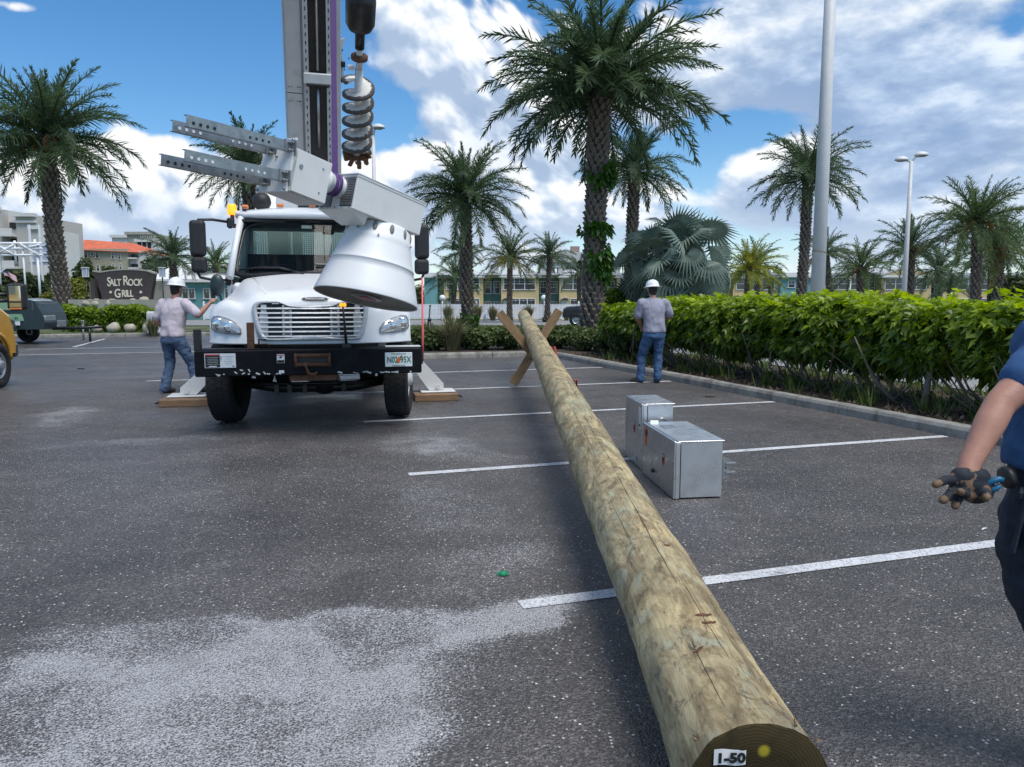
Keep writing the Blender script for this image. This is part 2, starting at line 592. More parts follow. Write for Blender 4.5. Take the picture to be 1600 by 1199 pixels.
MAT = {}
MAT['asphalt'] = asphalt_mat()
MAT['paint'] = paintline_mat()
MAT['kerb'] = concrete_mat('kerb_concrete', (.21, .20, .175), (.36, .345, .31))
MAT['road'] = concrete_mat('street_asphalt', (.22, .22, .225), (.30, .30, .30), (.19, .185, .18))
MAT['ground'] = ground_mat()
MAT['mulch'] = M('mulch', (.050, .036, .026), .95, var=.6, scale=26, bump=1, bscale=45, dirt=(.11, .085, .06, .6), dscale=7)
MAT['white'] = M('truck_white_paint', (.76, .77, .78), .34, var=.015, scale=1.5, coat=.35, dirt=(.66, .655, .63, .16), dscale=1.2)
MAT['shroud'] = M('shroud_white', (.70, .71, .71), .5, var=.02, scale=1.5, dirt=(.60, .60, .57, .3), dscale=1.5)
MAT['white2'] = M('powder_coat_white', (.66, .67, .66), .45, var=.03, dirt=(.55, .55, .53, .25), dscale=4)
MAT['whitespeck'] = M('speckled_underside', (.50, .50, .52), .6, var=.3, scale=160)
MAT['dirtywhite'] = M('worn_white_steel', (.60, .61, .60), .5, var=.06, dirt=(.34, .33, .31, .5), dscale=5)
MAT['shroudshade'] = M('shroud_painted_shade', (.20, .195, .175), .6, var=.1)  # grey darkened so the colour itself carries the shade under the cone
MAT['boomgrey'] = M('boom_white_paint', (.46, .46, .455), .5, var=.05, dirt=(.33, .32, .31, .6), dscale=4)
MAT['black'] = M('black_paint', (.012, .012, .013), .42, var=.3, dirt=(.06, .055, .05, .4), dscale=9)
MAT['blacksteel'] = M('bumper_black_steel', (.006, .007, .009), .5, var=.3, spec=.15, dirt=(.020, .019, .019, .5), dscale=6)
MAT['rubber'] = M('tyre_rubber', (.016, .016, .017), .8, var=.25, bump=.3, bscale=60)
MAT['plastic'] = M('black_plastic', (.018, .018, .020), .5, var=.15)
MAT['dark'] = M('dark_interior', (.018, .021, .024), .8, var=.2)
MAT['chrome'] = M('grille_bright', (.52, .54, .56), .30, metal=.25, var=.05)
MAT['galv'] = M('galvanised_steel', (.34, .36, .37), .42, metal=.75, var=.2, scale=14, dirt=(.20, .20, .2, .5), dscale=9)
MAT['alum'] = M('brushed_aluminium', (.63, .64, .65), .33, metal=.86, var=.07, scale=5, dirt=(.36, .36, .36, .3), dscale=3)
MAT['steel'] = M('bare_steel', (.42, .42, .42), .35, metal=.85, var=.1)
MAT['rust'] = M('rusty_steel', (.13, .06, .032), .75, metal=.3, var=.4, scale=18)
MAT['amber'] = M('amber_lens', (.85, .30, .02), .2, var=.1, emit=(1, .38, .02), estr=.9)
MAT['amber_dull'] = M('amber_marker', (.75, .24, .08), .3, var=.1)
MAT['lens'] = M('headlight_lens', (.46, .48, .50), .06, metal=.35, var=.12, scale=14, coat=1.0)
MAT['lensin'] = M('headlight_reflector', (.72, .73, .74), .12, metal=.9, var=.1)
MAT['windglass'] = glass_mat('windscreen_glass', (.62, .74, .72), .80)
MAT['rearglass'] = glass_mat('rear_glass', (.75, .9, .86), .92)
MAT['mirror'] = M('mirror_glass', (.6, .72, .72), .03, metal=1.0, var=.02)
MAT['winglass'] = M('window_pane', (.035, .045, .055), .08, var=.3, scale=.8, spec=.7)
MAT['purple'] = M('purple_webbing', (.085, .035, .16), .7, var=.2, scale=50)
MAT['red'] = M('red_decal', (.42, .03, .05), .4, var=.1)
MAT['decalw'] = M('decal_white', (.70, .71, .73), .4, var=.05)
MAT['pink'] = M('fluorescent_pink', (.85, .16, .17), .45, var=.05)
MAT['wood'] = wood_pole_mat()
MAT['endgrain'] = endgrain_mat()
MAT['tear'] = M('torn_wood', (.11, .045, .022), .85, var=.5, scale=60)
MAT['check'] = M('check_dark', (.030, .020, .011), .95, var=.5, scale=30)
MAT['timber'] = timber_mat('sawn_timber', (.17, .10, .045), (.32, .21, .105))
MAT['timber2'] = timber_mat('pad_timber', (.15, .085, .045), (.27, .17, .095))
MAT['auger'] = auger_mat()
MAT['plate'] = M('plate_white', (.70, .74, .74), .4, var=.06, scale=20)
MAT['plategreen'] = M('plate_green', (.02, .16, .10), .4, var=.1)
MAT['orange'] = M('orange_print', (.72, .16, .03), .5, var=.2, scale=30)
MAT['ink'] = M('black_ink', (.012, .012, .012), .6, var=.1)
MAT['paper'] = M('paper_tag', (.78, .78, .76), .6, var=.04)
MAT['denim'] = M('blue_denim', (.068, .115, .20), .85, var=.35, scale=11, bump=.4, bscale=120)
MAT['denim2'] = M('mid_blue_denim', (.045, .10, .21), .85, var=.35, scale=11, bump=.4, bscale=120)
MAT['navy'] = M('navy_trousers', (.011, .017, .033), .85, var=.35, scale=11, bump=.3, bscale=90)
MAT['shirtpale'] = M('pale_lilac_tee', (.55, .49, .54), .9, var=.05, scale=2, bump=.25, bscale=30)
MAT['shirtgrey'] = M('grey_tee', (.29, .29, .355), .9, var=.05, scale=2, bump=.25, bscale=30)
MAT['shirtblue'] = M('blue_tee', (.030, .088, .215), .9, var=.22, scale=8, bump=.3, bscale=40)
MAT['skin'] = M('skin', (.40, .20, .14), .5, var=.14, scale=14, bump=.12, bscale=160, dirt=(.45, .21, .15, .35), dscale=5)
MAT['hair'] = M('dark_hair', (.025, .018, .014), .7, var=.4, scale=60)
MAT['hat'] = M('white_hard_hat', (.78, .79, .79), .3, var=.03, coat=.3)
MAT['boot'] = M('work_boot', (.05, .036, .026), .7, var=.3)
MAT['glove'] = M('glove_knit', (.010, .014, .022), .8, var=.3, scale=50)
MAT['glovetan'] = M('glove_tan', (.15, .09, .05), .75, var=.3, scale=40)
MAT['blueplas'] = M('blue_grip', (.0, .10, .20), .4, var=.15)
MAT['yellow'] = M('yellow_truck_paint', (.62, .30, .02), .3, var=.08, coat=.5)
MAT['green'] = M('compressor_green', (.20, .36, .22), .4, var=.05)
MAT['darkgreen'] = M('compressor_dark', (.018, .035, .04), .4, var=.2)
MAT['silver'] = M('silver_paint', (.42, .45, .47), .3, metal=.6, var=.05)
MAT['carblack'] = M('dark_car_paint', (.03, .035, .04), .3, var=.1, coat=.5)
MAT['signbrown'] = M('sign_brown', (.052, .042, .040), .6, var=.25, scale=9, bump=.2)
MAT['cream'] = M('sign_lettering', (.66, .62, .50), .6, var=.04)
MAT['stucco'] = M('sign_stucco', (.34, .33, .28), .8, var=.12, scale=3)
MAT['stone'] = M('landscape_rock', (.40, .36, .29), .9, var=.3, scale=4, bump=.6, bscale=12)
MAT['yel_wall'] = M('yellow_stucco', (.60, .46, .24), .85, var=.06, scale=.7, dirt=(.45, .34, .19, .3), dscale=.5)
MAT['grn_wall'] = M('green_stucco', (.105, .20, .175), .85, var=.08, scale=.7)
MAT['teal_wall'] = M('teal_stucco', (.16, .36, .37), .85, var=.06, scale=.7)
MAT['trim'] = M('white_trim', (.72, .72, .71), .6, var=.05, scale=2)
MAT['roofgrey'] = M('pale_roof', (.48, .48, .49), .7, var=.1, scale=2)
MAT['vinyl'] = M('white_vinyl_fence', (.74, .76, .79), .5, var=.03)
MAT['greywall'] = M('resort_grey_stucco', (.48, .46, .43), .85, var=.06, scale=.3)
MAT['whitewall'] = M('resort_white_stucco', (.62, .61, .59), .85, var=.06, scale=.3)
MAT['olivewall'] = M('olive_stucco', (.36, .35, .27), .85, var=.06, scale=.3)
MAT['redroof'] = M('terracotta_tiles', (.55, .13, .065), .8, var=.2, scale=1.2)
MAT['brickdull'] = M('dull_brick', (.30, .22, .19), .9, var=.2)
MAT['bluepanel'] = M('blue_panel', (.34, .40, .50), .6, var=.1, scale=.8)
MAT['polewhite'] = M('pole_white_concrete', (.58, .59, .59), .55, var=.05, scale=3, dirt=(.48, .47, .44, .4), dscale=2)
MAT['trunk'] = M('palm_trunk_core', (.055, .042, .033), .95, var=.4, scale=9, bump=.6, bscale=20)
MAT['boots'] = M('palm_leaf_bases', (.16, .135, .11), .95, var=.55, scale=5, bump=.6, bscale=25)
MAT['bootsdark'] = M('palm_leaf_bases_dark', (.085, .066, .052), .95, var=.6, scale=6, bump=.6, bscale=25)
MAT['fruit'] = M('orange_fruit_stalks', (.40, .14, .02), .8, var=.3)
MAT['bark'] = M('shrub_bark', (.17, .145, .115), .9, var=.3, scale=14, bump=.5)
MAT['fr_green'] = leaf_mat('frond_green', (.044, .076, .042), (.105, .155, .070), .34)
MAT['fr_mid'] = leaf_mat('frond_mid_green', (.052, .092, .036), (.12, .17, .06), .32)
MAT['fr_yel'] = leaf_mat('frond_yellowing', (.08, .11, .025), (.22, .19, .045), .32)
MAT['fr_lime'] = leaf_mat('frond_lime', (.12, .18, .02), (.30, .28, .03), .35)
MAT['bismarck'] = leaf_mat('fan_leaf_silver', (.085, .128, .098), (.22, .285, .235), .14, rough=.45)
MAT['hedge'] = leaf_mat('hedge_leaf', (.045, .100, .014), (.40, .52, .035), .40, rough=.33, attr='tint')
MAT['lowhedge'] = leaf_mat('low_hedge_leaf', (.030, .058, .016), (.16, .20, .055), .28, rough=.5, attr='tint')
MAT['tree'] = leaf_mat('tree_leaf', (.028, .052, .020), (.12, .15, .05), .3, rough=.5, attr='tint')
MAT['ivy'] = leaf_mat('ivy_leaf', (.020, .070, .008), (.07, .17, .02), .3, rough=.35, attr='tint')
MAT['treeyel'] = leaf_mat('yellow_tree_leaf', (.10, .13, .02), (.28, .27, .04), .3, rough=.5, attr='tint')
MAT['grassy'] = leaf_mat('ornamental_grass', (.085, .095, .035), (.30, .27, .15), .25, rough=.6, attr='tint')
MAT['capgreen'] = M('green_cap', (.01, .22, .10), .4, var=.1)
MAT['redwire'] = M('red_wire', (.30, .05, .03), .5, var=.3, scale=30)

# ------------------------------------------------------------------ mesh helpers
def link(o, parent=None):
    COL.objects.link(o)
    if parent is not None:
        o.parent = parent
    return o


def tag(o, label=None, cat=None, group=None, kind=None):
    if label:
        o['label'] = label
    if cat:
        o['category'] = cat
    if group:
        o['group'] = group
    if kind:
        o['kind'] = kind
    return o


def empty(name, loc=(0, 0, 0), rz=0.0, label=None, cat=None, group=None):
    o = bpy.data.objects.new(name, None)
    o.empty_display_size = .2
    o.location = loc
    o.rotation_euler = (0, 0, rz)
    link(o)
    return tag(o, label, cat, group)


class MB:
    """collects shapes and links them as ONE mesh object"""
    def __init__(s):
        s.v, s.f, s.mi, s.sm = [], [], [], []

    def add(s, vs, fs, mi=0, smooth=False, X=None):
        o = len(s.v)
        s.v += [tuple(X @ Vector(v)) if X is not None else tuple(v) for v in vs]
        for f in fs:
            s.f.append([i + o for i in f])
            s.mi.append(mi)
            s.sm.append(smooth)
        return s

    def box(s, c, d, mi=0, rot=None, bev=0.0, X=None, seg=1):
        bm = bmesh.new()
        bmesh.ops.create_cube(bm, size=1.0)
        bmesh.ops.scale(bm, vec=d, verts=bm.verts)
        if bev:
            bmesh.ops.bevel(bm, geom=bm.edges[:], offset=min(bev, min(d) * .45), segments=seg, affect='EDGES', profile=.5)
        T = Matrix.Translation(c)
        if rot is not None:
            T = T @ Euler([R(a) for a in rot]).to_matrix().to_4x4()
        if X is not None:
            T = X @ T
        bm.verts.index_update()
        s.add([T @ v.co for v in bm.verts], [[v.index for v in f.verts] for f in bm.faces], mi, False)
        bm.free()
        return s

    def tube(s, pts, r, n=8, mi=0, cap=True, smooth=True, X=None):
        pts = [Vector(p) for p in pts]
        rs = r if isinstance(r, (list, tuple)) else [r] * len(pts)
        rings = []
        up = None
        for i, p in enumerate(pts):
            t = (pts[min(i + 1, len(pts) - 1)] - pts[max(i - 1, 0)]).normalized()
            if up is None:
                up = Vector((0, 0, 1)) if abs(t.z) < .9 else Vector((1, 0, 0))
            a = t.cross(up).normalized()
            up = a.cross(t).normalized()
            rings.append([p + a * rs[i] * math.cos(2 * math.pi * k / n) + up * rs[i] * math.sin(2 * math.pi * k / n) for k in range(n)])
        return s.loft(rings, mi, cap, smooth, X)

    def loft(s, rings, mi=0, cap=True, smooth=True, X=None, closed=True):
        n = len(rings[0])
        vs = [v for r in rings for v in r]
        fs = []
        for i in range(len(rings) - 1):
            for k in range(n if closed else n - 1):
                k2 = (k + 1) % n
                fs.append([i * n + k, i * n + k2, (i + 1) * n + k2, (i + 1) * n + k])
        s.add(vs, fs, mi, smooth, X)
        if cap:
            o = len(s.v) - len(vs)
            s.f += [[o + k for k in range(n)][::-1], [o + (len(rings) - 1) * n + k for k in range(n)]]
            s.mi += [mi, mi]
            s.sm += [False, False]
        return s

    def lathe(s, prof, n=24, mi=0, X=None, smooth=True, cap=False):
        rings = [[Vector((r * math.cos(2 * math.pi * k / n), r * math.sin(2 * math.pi * k / n), z)) for k in range(n)] for r, z in prof]
        return s.loft(rings, mi, cap, smooth, X)

    def prism(s, poly, y0, y1, mi=0, X=None):
        """polygon in the xz plane pushed from y0 to y1"""
        n = len(poly)
        vs = [(x, y0, z) for x, z in poly] + [(x, y1, z) for x, z in poly]
        fs = [list(range(n)), list(range(2 * n - 1, n - 1, -1))]
        fs += [[k, n + k, n + (k + 1) % n, (k + 1) % n] for k in range(n)]
        return s.add(vs, fs, mi, False, X)

    def quad(s, a, b, c, d, mi=0, X=None):
        return s.add([a, b, c, d], [[0, 1, 2, 3]], mi, False, X)

    def sphere(s, c, r, mi=0, n=12, m=8, X=None):
        r = r if isinstance(r, (tuple, list)) else (r, r, r)
        rings = []
        for j in range(m + 1):
            ph = math.pi * j / m - math.pi / 2
            q = max(math.cos(ph), .001)
            rings.append([Vector((c[0] + r[0] * q * math.cos(2 * math.pi * k / n), c[1] + r[1] * q * math.sin(2 * math.pi * k / n), c[2] + r[2] * math.sin(ph))) for k in range(n)])
        return s.loft(rings, mi, True, True, X)

    def mesh(s, name, mats):
        me = bpy.data.meshes.new(name)
        me.from_pydata(s.v, [], s.f)
        me.polygons.foreach_set('material_index', s.mi)
        me.polygons.foreach_set('use_smooth', s.sm)
        for m in (mats if isinstance(mats, (list, tuple)) else [mats]):
            me.materials.append(MAT[m] if isinstance(m, str) else m)
        bm = bmesh.new()
        bm.from_mesh(me)
        bmesh.ops.recalc_face_normals(bm, faces=bm.faces)
        bm.to_mesh(me)
        bm.free()
        me.update()
        return me

    def build(s, name, mats, parent=None, kind=None, label=None):
        o = bpy.data.objects.new(name, s.mesh(name, mats))
        link(o, parent)
        if kind:
            o['kind'] = kind
        if label:
            o['label'] = label
        return o


def np_mesh(name, verts, quads, mats, attr=None, tris=None, smooth=False):
    """big meshes straight from arrays; attr = per-face float called tint"""
    me = bpy.data.meshes.new(name)
    nv = len(verts)
    faces = quads if tris is None else tris
    k = faces.shape[1]
    me.vertices.add(nv)
    me.vertices.foreach_set('co', np.asarray(verts, dtype=np.float32).ravel())
    me.loops.add(faces.size)
    me.loops.foreach_set('vertex_index', faces.astype(np.int32).ravel())
    me.polygons.add(len(faces))
    me.polygons.foreach_set('loop_start', (np.arange(len(faces)) * k).astype(np.int32))
    if attr is not None:
        a = me.attributes.new('tint', 'FLOAT', 'FACE')
        a.data.foreach_set('value', np.asarray(attr, dtype=np.float32))
    for m in (mats if isinstance(mats, (list, tuple)) else [mats]):
        me.materials.append(MAT[m] if isinstance(m, str) else m)
    me.update(calc_edges=True)
    return me


def obj(name, me, parent=None, loc=None, rot=None, scale=None, kind=None):
    o = bpy.data.objects.new(name, me)
    link(o, parent)
    if loc is not None:
        o.location = loc
    if rot is not None:
        o.rotation_euler = rot
    if scale is not None:
        o.scale = (scale,) * 3 if isinstance(scale, (int, float)) else scale
    if kind:
        o['kind'] = kind
    return o


def text_mesh(body, size, depth=.002, spacing=1.0, bold=0.0, sx=1.0):
    cu = bpy.data.curves.new('lettering', 'FONT')
    cu.body = body
    cu.size = size
    cu.extrude = depth
    cu.align_x = 'CENTER'
    cu.align_y = 'CENTER'
    cu.space_character = spacing
    cu.offset = bold
    cu.resolution_u = 3
    o = bpy.data.objects.new('lettering', cu)
    COL.objects.link(o)
    dg = bpy.context.evaluated_depsgraph_get()
    me = bpy.data.meshes.new_from_object(o.evaluated_get(dg))
    bpy.data.objects.remove(o)
    if sx != 1.0:
        me.transform(Matrix.Diagonal((sx, 1, 1, 1)))
    return me


def text(name, body, size, mat, parent, X, depth=.002, spacing=1.0, bold=0.0, sx=1.0):
    me = text_mesh(body, size, depth, spacing, bold, sx)
    me.materials.clear()
    me.materials.append(MAT[mat])
    o = obj(name, me, parent)
    o.matrix_local = X
    return o


FRONT = Matrix.Rotation(math.pi / 2, 4, 'X')        # lettering that faces -y


def blob(name, mats, shapes, voxel=.012, smooth=6, parent=None, disp=None, X=None):
    """one continuous skin from overlapping closed shapes. shapes: ('cap', p0, r0, p1, r1) tapered limbs, ('ell', c, (rx,ry,rz)[, rot]), ('loft', rings)"""
    b = MB()
    for sh in shapes:
        if sh[0] == 'cap':
            p0, r0, p1, r1 = Vector(sh[1]), sh[2], Vector(sh[3]), sh[4]
            ax = (p1 - p0)
            ln = ax.length
            q = ax.to_track_quat('Z', 'Y').to_matrix().to_4x4() if ln > 1e-6 else Matrix()
            T = Matrix.Translation(p0) @ q
            prof = []
            for k in range(5):
                a = -math.pi / 2 + k * math.pi / 8
                prof.append((max(r0 * math.cos(a), .0005), r0 * math.sin(a)))
            for k in range(5):
                a = k * math.pi / 8
                prof.append((max(r1 * math.cos(a), .0005), ln + r1 * math.sin(a)))
            b.lathe(prof, 16, 0, T, True, True)
        elif sh[0] == 'ell':
            T = Matrix.Translation(sh[1])
            if len(sh) > 3:
                T = T @ Euler([R(a) for a in sh[3]]).to_matrix().to_4x4()
            b.sphere((0, 0, 0), sh[2], 0, 16, 12, T)
        elif sh[0] == 'loft':
            b.loft(sh[1], 0, True, True)
    me0 = b.mesh('tmp', mats)
    o = bpy.data.objects.new('tmp', me0)
    COL.objects.link(o)
    md = o.modifiers.new('r', 'REMESH')
    md.mode = 'VOXEL'
    md.voxel_size = voxel
    ms = o.modifiers.new('s', 'SMOOTH')
    ms.iterations = smooth
    ms.factor = .5
    dg = bpy.context.evaluated_depsgraph_get()
    me = bpy.data.meshes.new_from_object(o.evaluated_get(dg))
    bpy.data.objects.remove(o)
    me.name = name
    if disp:
        amp, sc, stretch = disp
        nv = len(me.vertices)
        co = np.empty(nv * 3, dtype=np.float32)
        me.vertices.foreach_get('co', co)
        co = co.reshape(-1, 3)
        nr = np.empty(nv * 3, dtype=np.float32)
        me.vertex_normals.foreach_get('vector', nr)
        nr = nr.reshape(-1, 3)
        h = np.array([mnoise.fractal(Vector((p[0] * sc * stretch[0], p[1] * sc * stretch[1], p[2] * sc * stretch[2])), 1.0, 2.0, 3) for p in co], dtype=np.float32)
        co += nr * (h * amp + amp * .25)[:, None]
        me.vertices.foreach_set('co', co.ravel())
    me.materials.clear()
    for m in (mats if isinstance(mats, (list, tuple)) else [mats]):
        me.materials.append(MAT[m])
    me.polygons.foreach_set('use_smooth', [True] * len(me.polygons))
    me.update()
    return obj(name, me, parent)


def ring(c, rx, ry, n=20, rz=0.0, tilt=0.0, p=2.0):
    """superellipse ring for lofts, tilted about x"""
    out = []
    for k in range(n):
        a = 2 * math.pi * k / n
        ca, sa = math.cos(a), math.sin(a)
        x = rx * math.copysign(abs(ca) ** (2 / p), ca)
        y = ry * math.copysign(abs(sa) ** (2 / p), sa)
        v = Vector((x, y, 0))
        v.rotate(Euler((tilt, 0, rz)))
        out.append(Vector(c) + v)
    return out


# ------------------------------------------------------------------ leaves
def leaf_clusters(name, pts, nrm, size, k, lw, mats, seed=0, tint=None, droop=.25, spread=1.0):
    """whorls of k leaves at every point; one folded quad per leaf"""
    rng = np.random.default_rng(seed)
    n = len(pts)
    nrm = nrm / np.linalg.norm(nrm, axis=1, keepdims=True)
    ref = np.where(np.abs(nrm[:, 2:3]) < .9, np.array([[0, 0, 1.]]), np.array([[1., 0, 0]]))
    a = np.cross(nrm, ref)
    a /= np.linalg.norm(a, axis=1, keepdims=True)
    b = np.cross(nrm, a)
    V, T = [], []
    base = rng.random(n) * 6.28
    for i in range(k):
        ph = base + i * 6.283 / k + rng.normal(0, .2, n)
        dirv = a * np.cos(ph)[:, None] + b * np.sin(ph)[:, None]
        out = spread * (.75 + .5 * rng.random(n))
        dv = dirv * out[:, None] + nrm * (.55 + .5 * rng.random(n))[:, None]
        dv /= np.linalg.norm(dv, axis=1, keepdims=True)
        ln = size * (.65 + .6 * rng.random(n))
        side = np.cross(dv, nrm)
        side /= np.linalg.norm(side, axis=1, keepdims=True) + 1e-9
        mid = pts + dv * (ln * .5)[:, None]
        tip = pts + dv * ln[:, None]
        tip[:, 2] -= droop * ln
        w = (ln * lw)[:, None]
        V.append(np.stack([pts, mid + side * w, tip, mid - side * w], 1))
        t = (tint if tint is not None else np.full(n, .5)) + rng.normal(0, .10, n)
        T.append(t)
    V = np.concatenate(V).reshape(-1, 3)
    T = np.clip(np.concatenate(T), 0, 1)
    q = np.arange(len(V)).reshape(-1, 4)
    return np_mesh(name, V, q, mats, T)


def crown_pts(c, r, n, seed, shell=.55, lumps=7):
    """points in a lumpy crown: several overlapping ellipsoids, denser towards the skin"""
    rng = np.random.default_rng(seed)
    cs = [np.zeros(3)]
    rs = [.72]
    for i in range(lumps):
        d = rng.normal(0, 1, 3)
        d[2] = abs(d[2]) * .6 - .15
        d /= np.linalg.norm(d)
        cs.append(d * (.45 + .2 * rng.random()))
        rs.append(.32 + .24 * rng.random())
    P, N = [], []
    for i in range(len(cs)):
        m = int(n * rs[i] ** 2 / sum(x ** 2 for x in rs))
        d = rng.normal(0, 1, (m, 3))
        d /= np.linalg.norm(d, axis=1, keepdims=True)
        rad = (shell + (1 - shell) * rng.random(m) ** .6) * rs[i]
        P.append(cs[i] + d * rad[:, None])
        N.append(d + np.array([0, 0, .35]) + rng.normal(0, .25, (m, 3)))
    P = np.concatenate(P) * np.array(r) + np.array(c)
    return P, np.concatenate(N)


# ================================================================== ground
def sheet(name, poly, z, mat, kind='structure'):
    b = MB()
    b.add([(p[0], p[1], z) for p in poly], [list(range(len(poly)))])
    o = b.build(name, mat)
    o['kind'] = kind
    return o


def terrain():
    xs = [-900, -400, -200, -120, -80, -50, -30, -15, 0, 15, 30, 50, 80, 120, 200, 400, 900]
    ys = [-60, -20, 0, 15, 30, 45, 57, 60, 64, 68, 75, 90, 120, 200, 400, 900, 1600]

    def h(y):
        if y < 58:
            return -.04
        if y < 72:
            return -.04 - 1.3 * (y - 58) / 14
        return -1.34
    b = MB()
    b.add([(x, y, h(y)) for y in ys for x in xs], [[j * len(xs) + i, j * len(xs) + i + 1, (j + 1) * len(xs) + i + 1, (j + 1) * len(xs) + i] for j in range(len(ys) - 1) for i in range(len(xs) - 1)], 0, True)
    o = b.build('ground', 'ground')
    o['kind'] = 'structure'


terrain()
# the lot: one asphalt sheet, its end bed and right bed cut out
lot = [L(-45, -20), L(7.18, -20), L(7.18, 18.3), L(6.6, 19.0), L(1.5, 19.0), L(.9, 19.6), L(.9, 33.9), L(-45, 33.9)]
sheet('parking_lot', lot, 0.0, 'asphalt')
sheet('street', [(-70, 44), (9, 44), (9, 33), L(9.8, 26), L(11.2, 18), L(11.2, -20), L(24, -20), L(24, 10), (70, 33), (70, 55), (-70, 55)], -.012, 'road')
sheet('mulch_bed', [L(7.32, -20), L(10.4, -20), L(10.4, 22), L(7.6, 24), L(1.2, 24), L(1.2, 19.2), L(6.7, 19.2), L(7.32, 18.4)], .075, 'mulch')
# painted bay lines
for i, (t, s0, s1) in enumerate([(.47, 1.17, 7.1), (3.45, 1.17, 7.1), (6.43, 1.17, 7.1), (9.41, 1.17, 7.1), (12.39, 1.17, 7.1), (15.37, 1.17, 7.1)]):
    b = MB()
    b.add([L(s0, t - .052, .004), L(s1, t - .052, .004), L(s1, t + .052, .004), L(s0, t + .052, .004)], [[0, 1, 2, 3]])
    o = b.build('parking_line', 'paint')
    o['kind'] = 'structure'
for s0, t0, s1, t1 in [(-5.55, 27.0, -5.55, 32.2), (-6.6, 23.6, 0.2, 23.6), (-6.6, 26.2, 0.2, 26.2), (-1.5, 18.3, .6, 18.3), (-2.0, 15.37, .3, 15.37)]:
    b = MB()
    u = Vector((s1 - s0, t1 - t0, 0)).normalized() * .052
    b.add([L(s0 - u.y, t0 + u.x, .004), L(s0 + u.y, t0 - u.x, .004), L(s1 + u.y, t1 - u.x, .004), L(s1 - u.y, t1 + u.x, .004)], [[0, 1, 2, 3]])
    o = b.build('parking_line', 'paint')
    o['kind'] = 'structure'


def kerb(path, seglen, nm='kerb'):
    """concrete kerb cast in lengths with open joints"""
    root = empty(nm)
    root['kind'] = 'structure'
    pts = [Vector(p) for p in path]
    # resample
    cum = [0]
    for a, b_ in zip(pts, pts[1:]):
        cum.append(cum[-1] + (b_ - a).length)

    def pos(d):
        d = max(0, min(cum[-1] - 1e-6, d))
        for i in range(len(pts) - 1):
            if d <= cum[i + 1]:
                f = (d - cum[i]) / (cum[i + 1] - cum[i])
                return pts[i].lerp(pts[i + 1], f)
    rnd = random.Random(3)
    x = 0
    while x < cum[-1] - .2:
        e = min(cum[-1], x + seglen * rnd.uniform(.85, 1.15))
        g_ = .009
        rings = []
        m = max(2, int((e - x) / .35))
        dz = rnd.uniform(-.004, .006)
        for k in range(m + 1):
            dd = x + g_ + (e - x - 2 * g_) * k / m
            p = pos(dd)
            t = (pos(dd + .05) - pos(dd - .05)).normalized()
            nrm = Vector((t.y, -t.x, 0))    # towards the bed
            w = mnoise.noise(p * 2.2) * .008
            prof = [(-.012, -.05), (-.002 + w, .085), (.020 + w, .122), (.045, .135 + dz), (.140, .135 + dz), (.152, .125 + dz), (.155, -.05)]
            rings.append([p + nrm * a + Vector((0, 0, z)) for a, z in prof])
        b = MB()
        b.loft(rings, 0, True, False)
        b.build('kerb_segment', 'kerb', root)
        x = e
    return root


arc = [L(7.17 - .75 + .75 * math.cos(R(a)), 18.25 + .75 * math.sin(R(a))) for a in range(0, 91, 10)]
kerb([L(7.17, -12)] + arc + [L(2.2, 19.0)] + [L(1.6 - .7 * math.sin(R(a)), 19.7 - .7 * math.cos(R(a))) for a in range(0, 91, 15)] + [L(.9, 33.9)], 2.9)
kerb([L(.9, 34.05), L(-28, 34.05)], 3.2)

# ================================================================== the digger truck
TRUCK_AT = Vector((-2.46, 9.61, 0))
TRUCK_RZ = R(12)
TRI = (Matrix.Translation(TRUCK_AT) @ Matrix.Rotation(TRUCK_RZ, 4, 'Z')).inverted()


def sstep(a, b, x):
    t = max(0, min(1, (x - a) / (b - a)))
    return t * t * (3 - 2 * t)


def hood_top(x, y):
    k = max(0, min(1, (y + .9) / 1.15))
    ax = abs(x)
    hc = 1.515 + .31 * k ** .85 - .04 * (ax / .6) ** 2
    hf = 1.46 + .10 * k - .13 * max(0, (ax - .93) / .21) ** 2
    e0 = .52 + .30 * k
    w = sstep(e0, e0 + .24, ax)
    z = hc * (1 - w) + hf * w
    z -= .045 * math.exp(-((ax - (e0 + .20)) / .07) ** 2) * (1 - k)
    return z


def hood_front(x, z):
    ax = abs(x)
    return -.93 + .34 * (ax / 1.14) ** 3.2 + .10 * (z - 1.0) / .5


def mirror_head(parent, x, z, w, h, sgn):
    b = MB()
    b.box((x, .25, z), (w, .13, h), 0, bev=.045, seg=3)
    return b.build('mirror_head', 'plastic', parent)


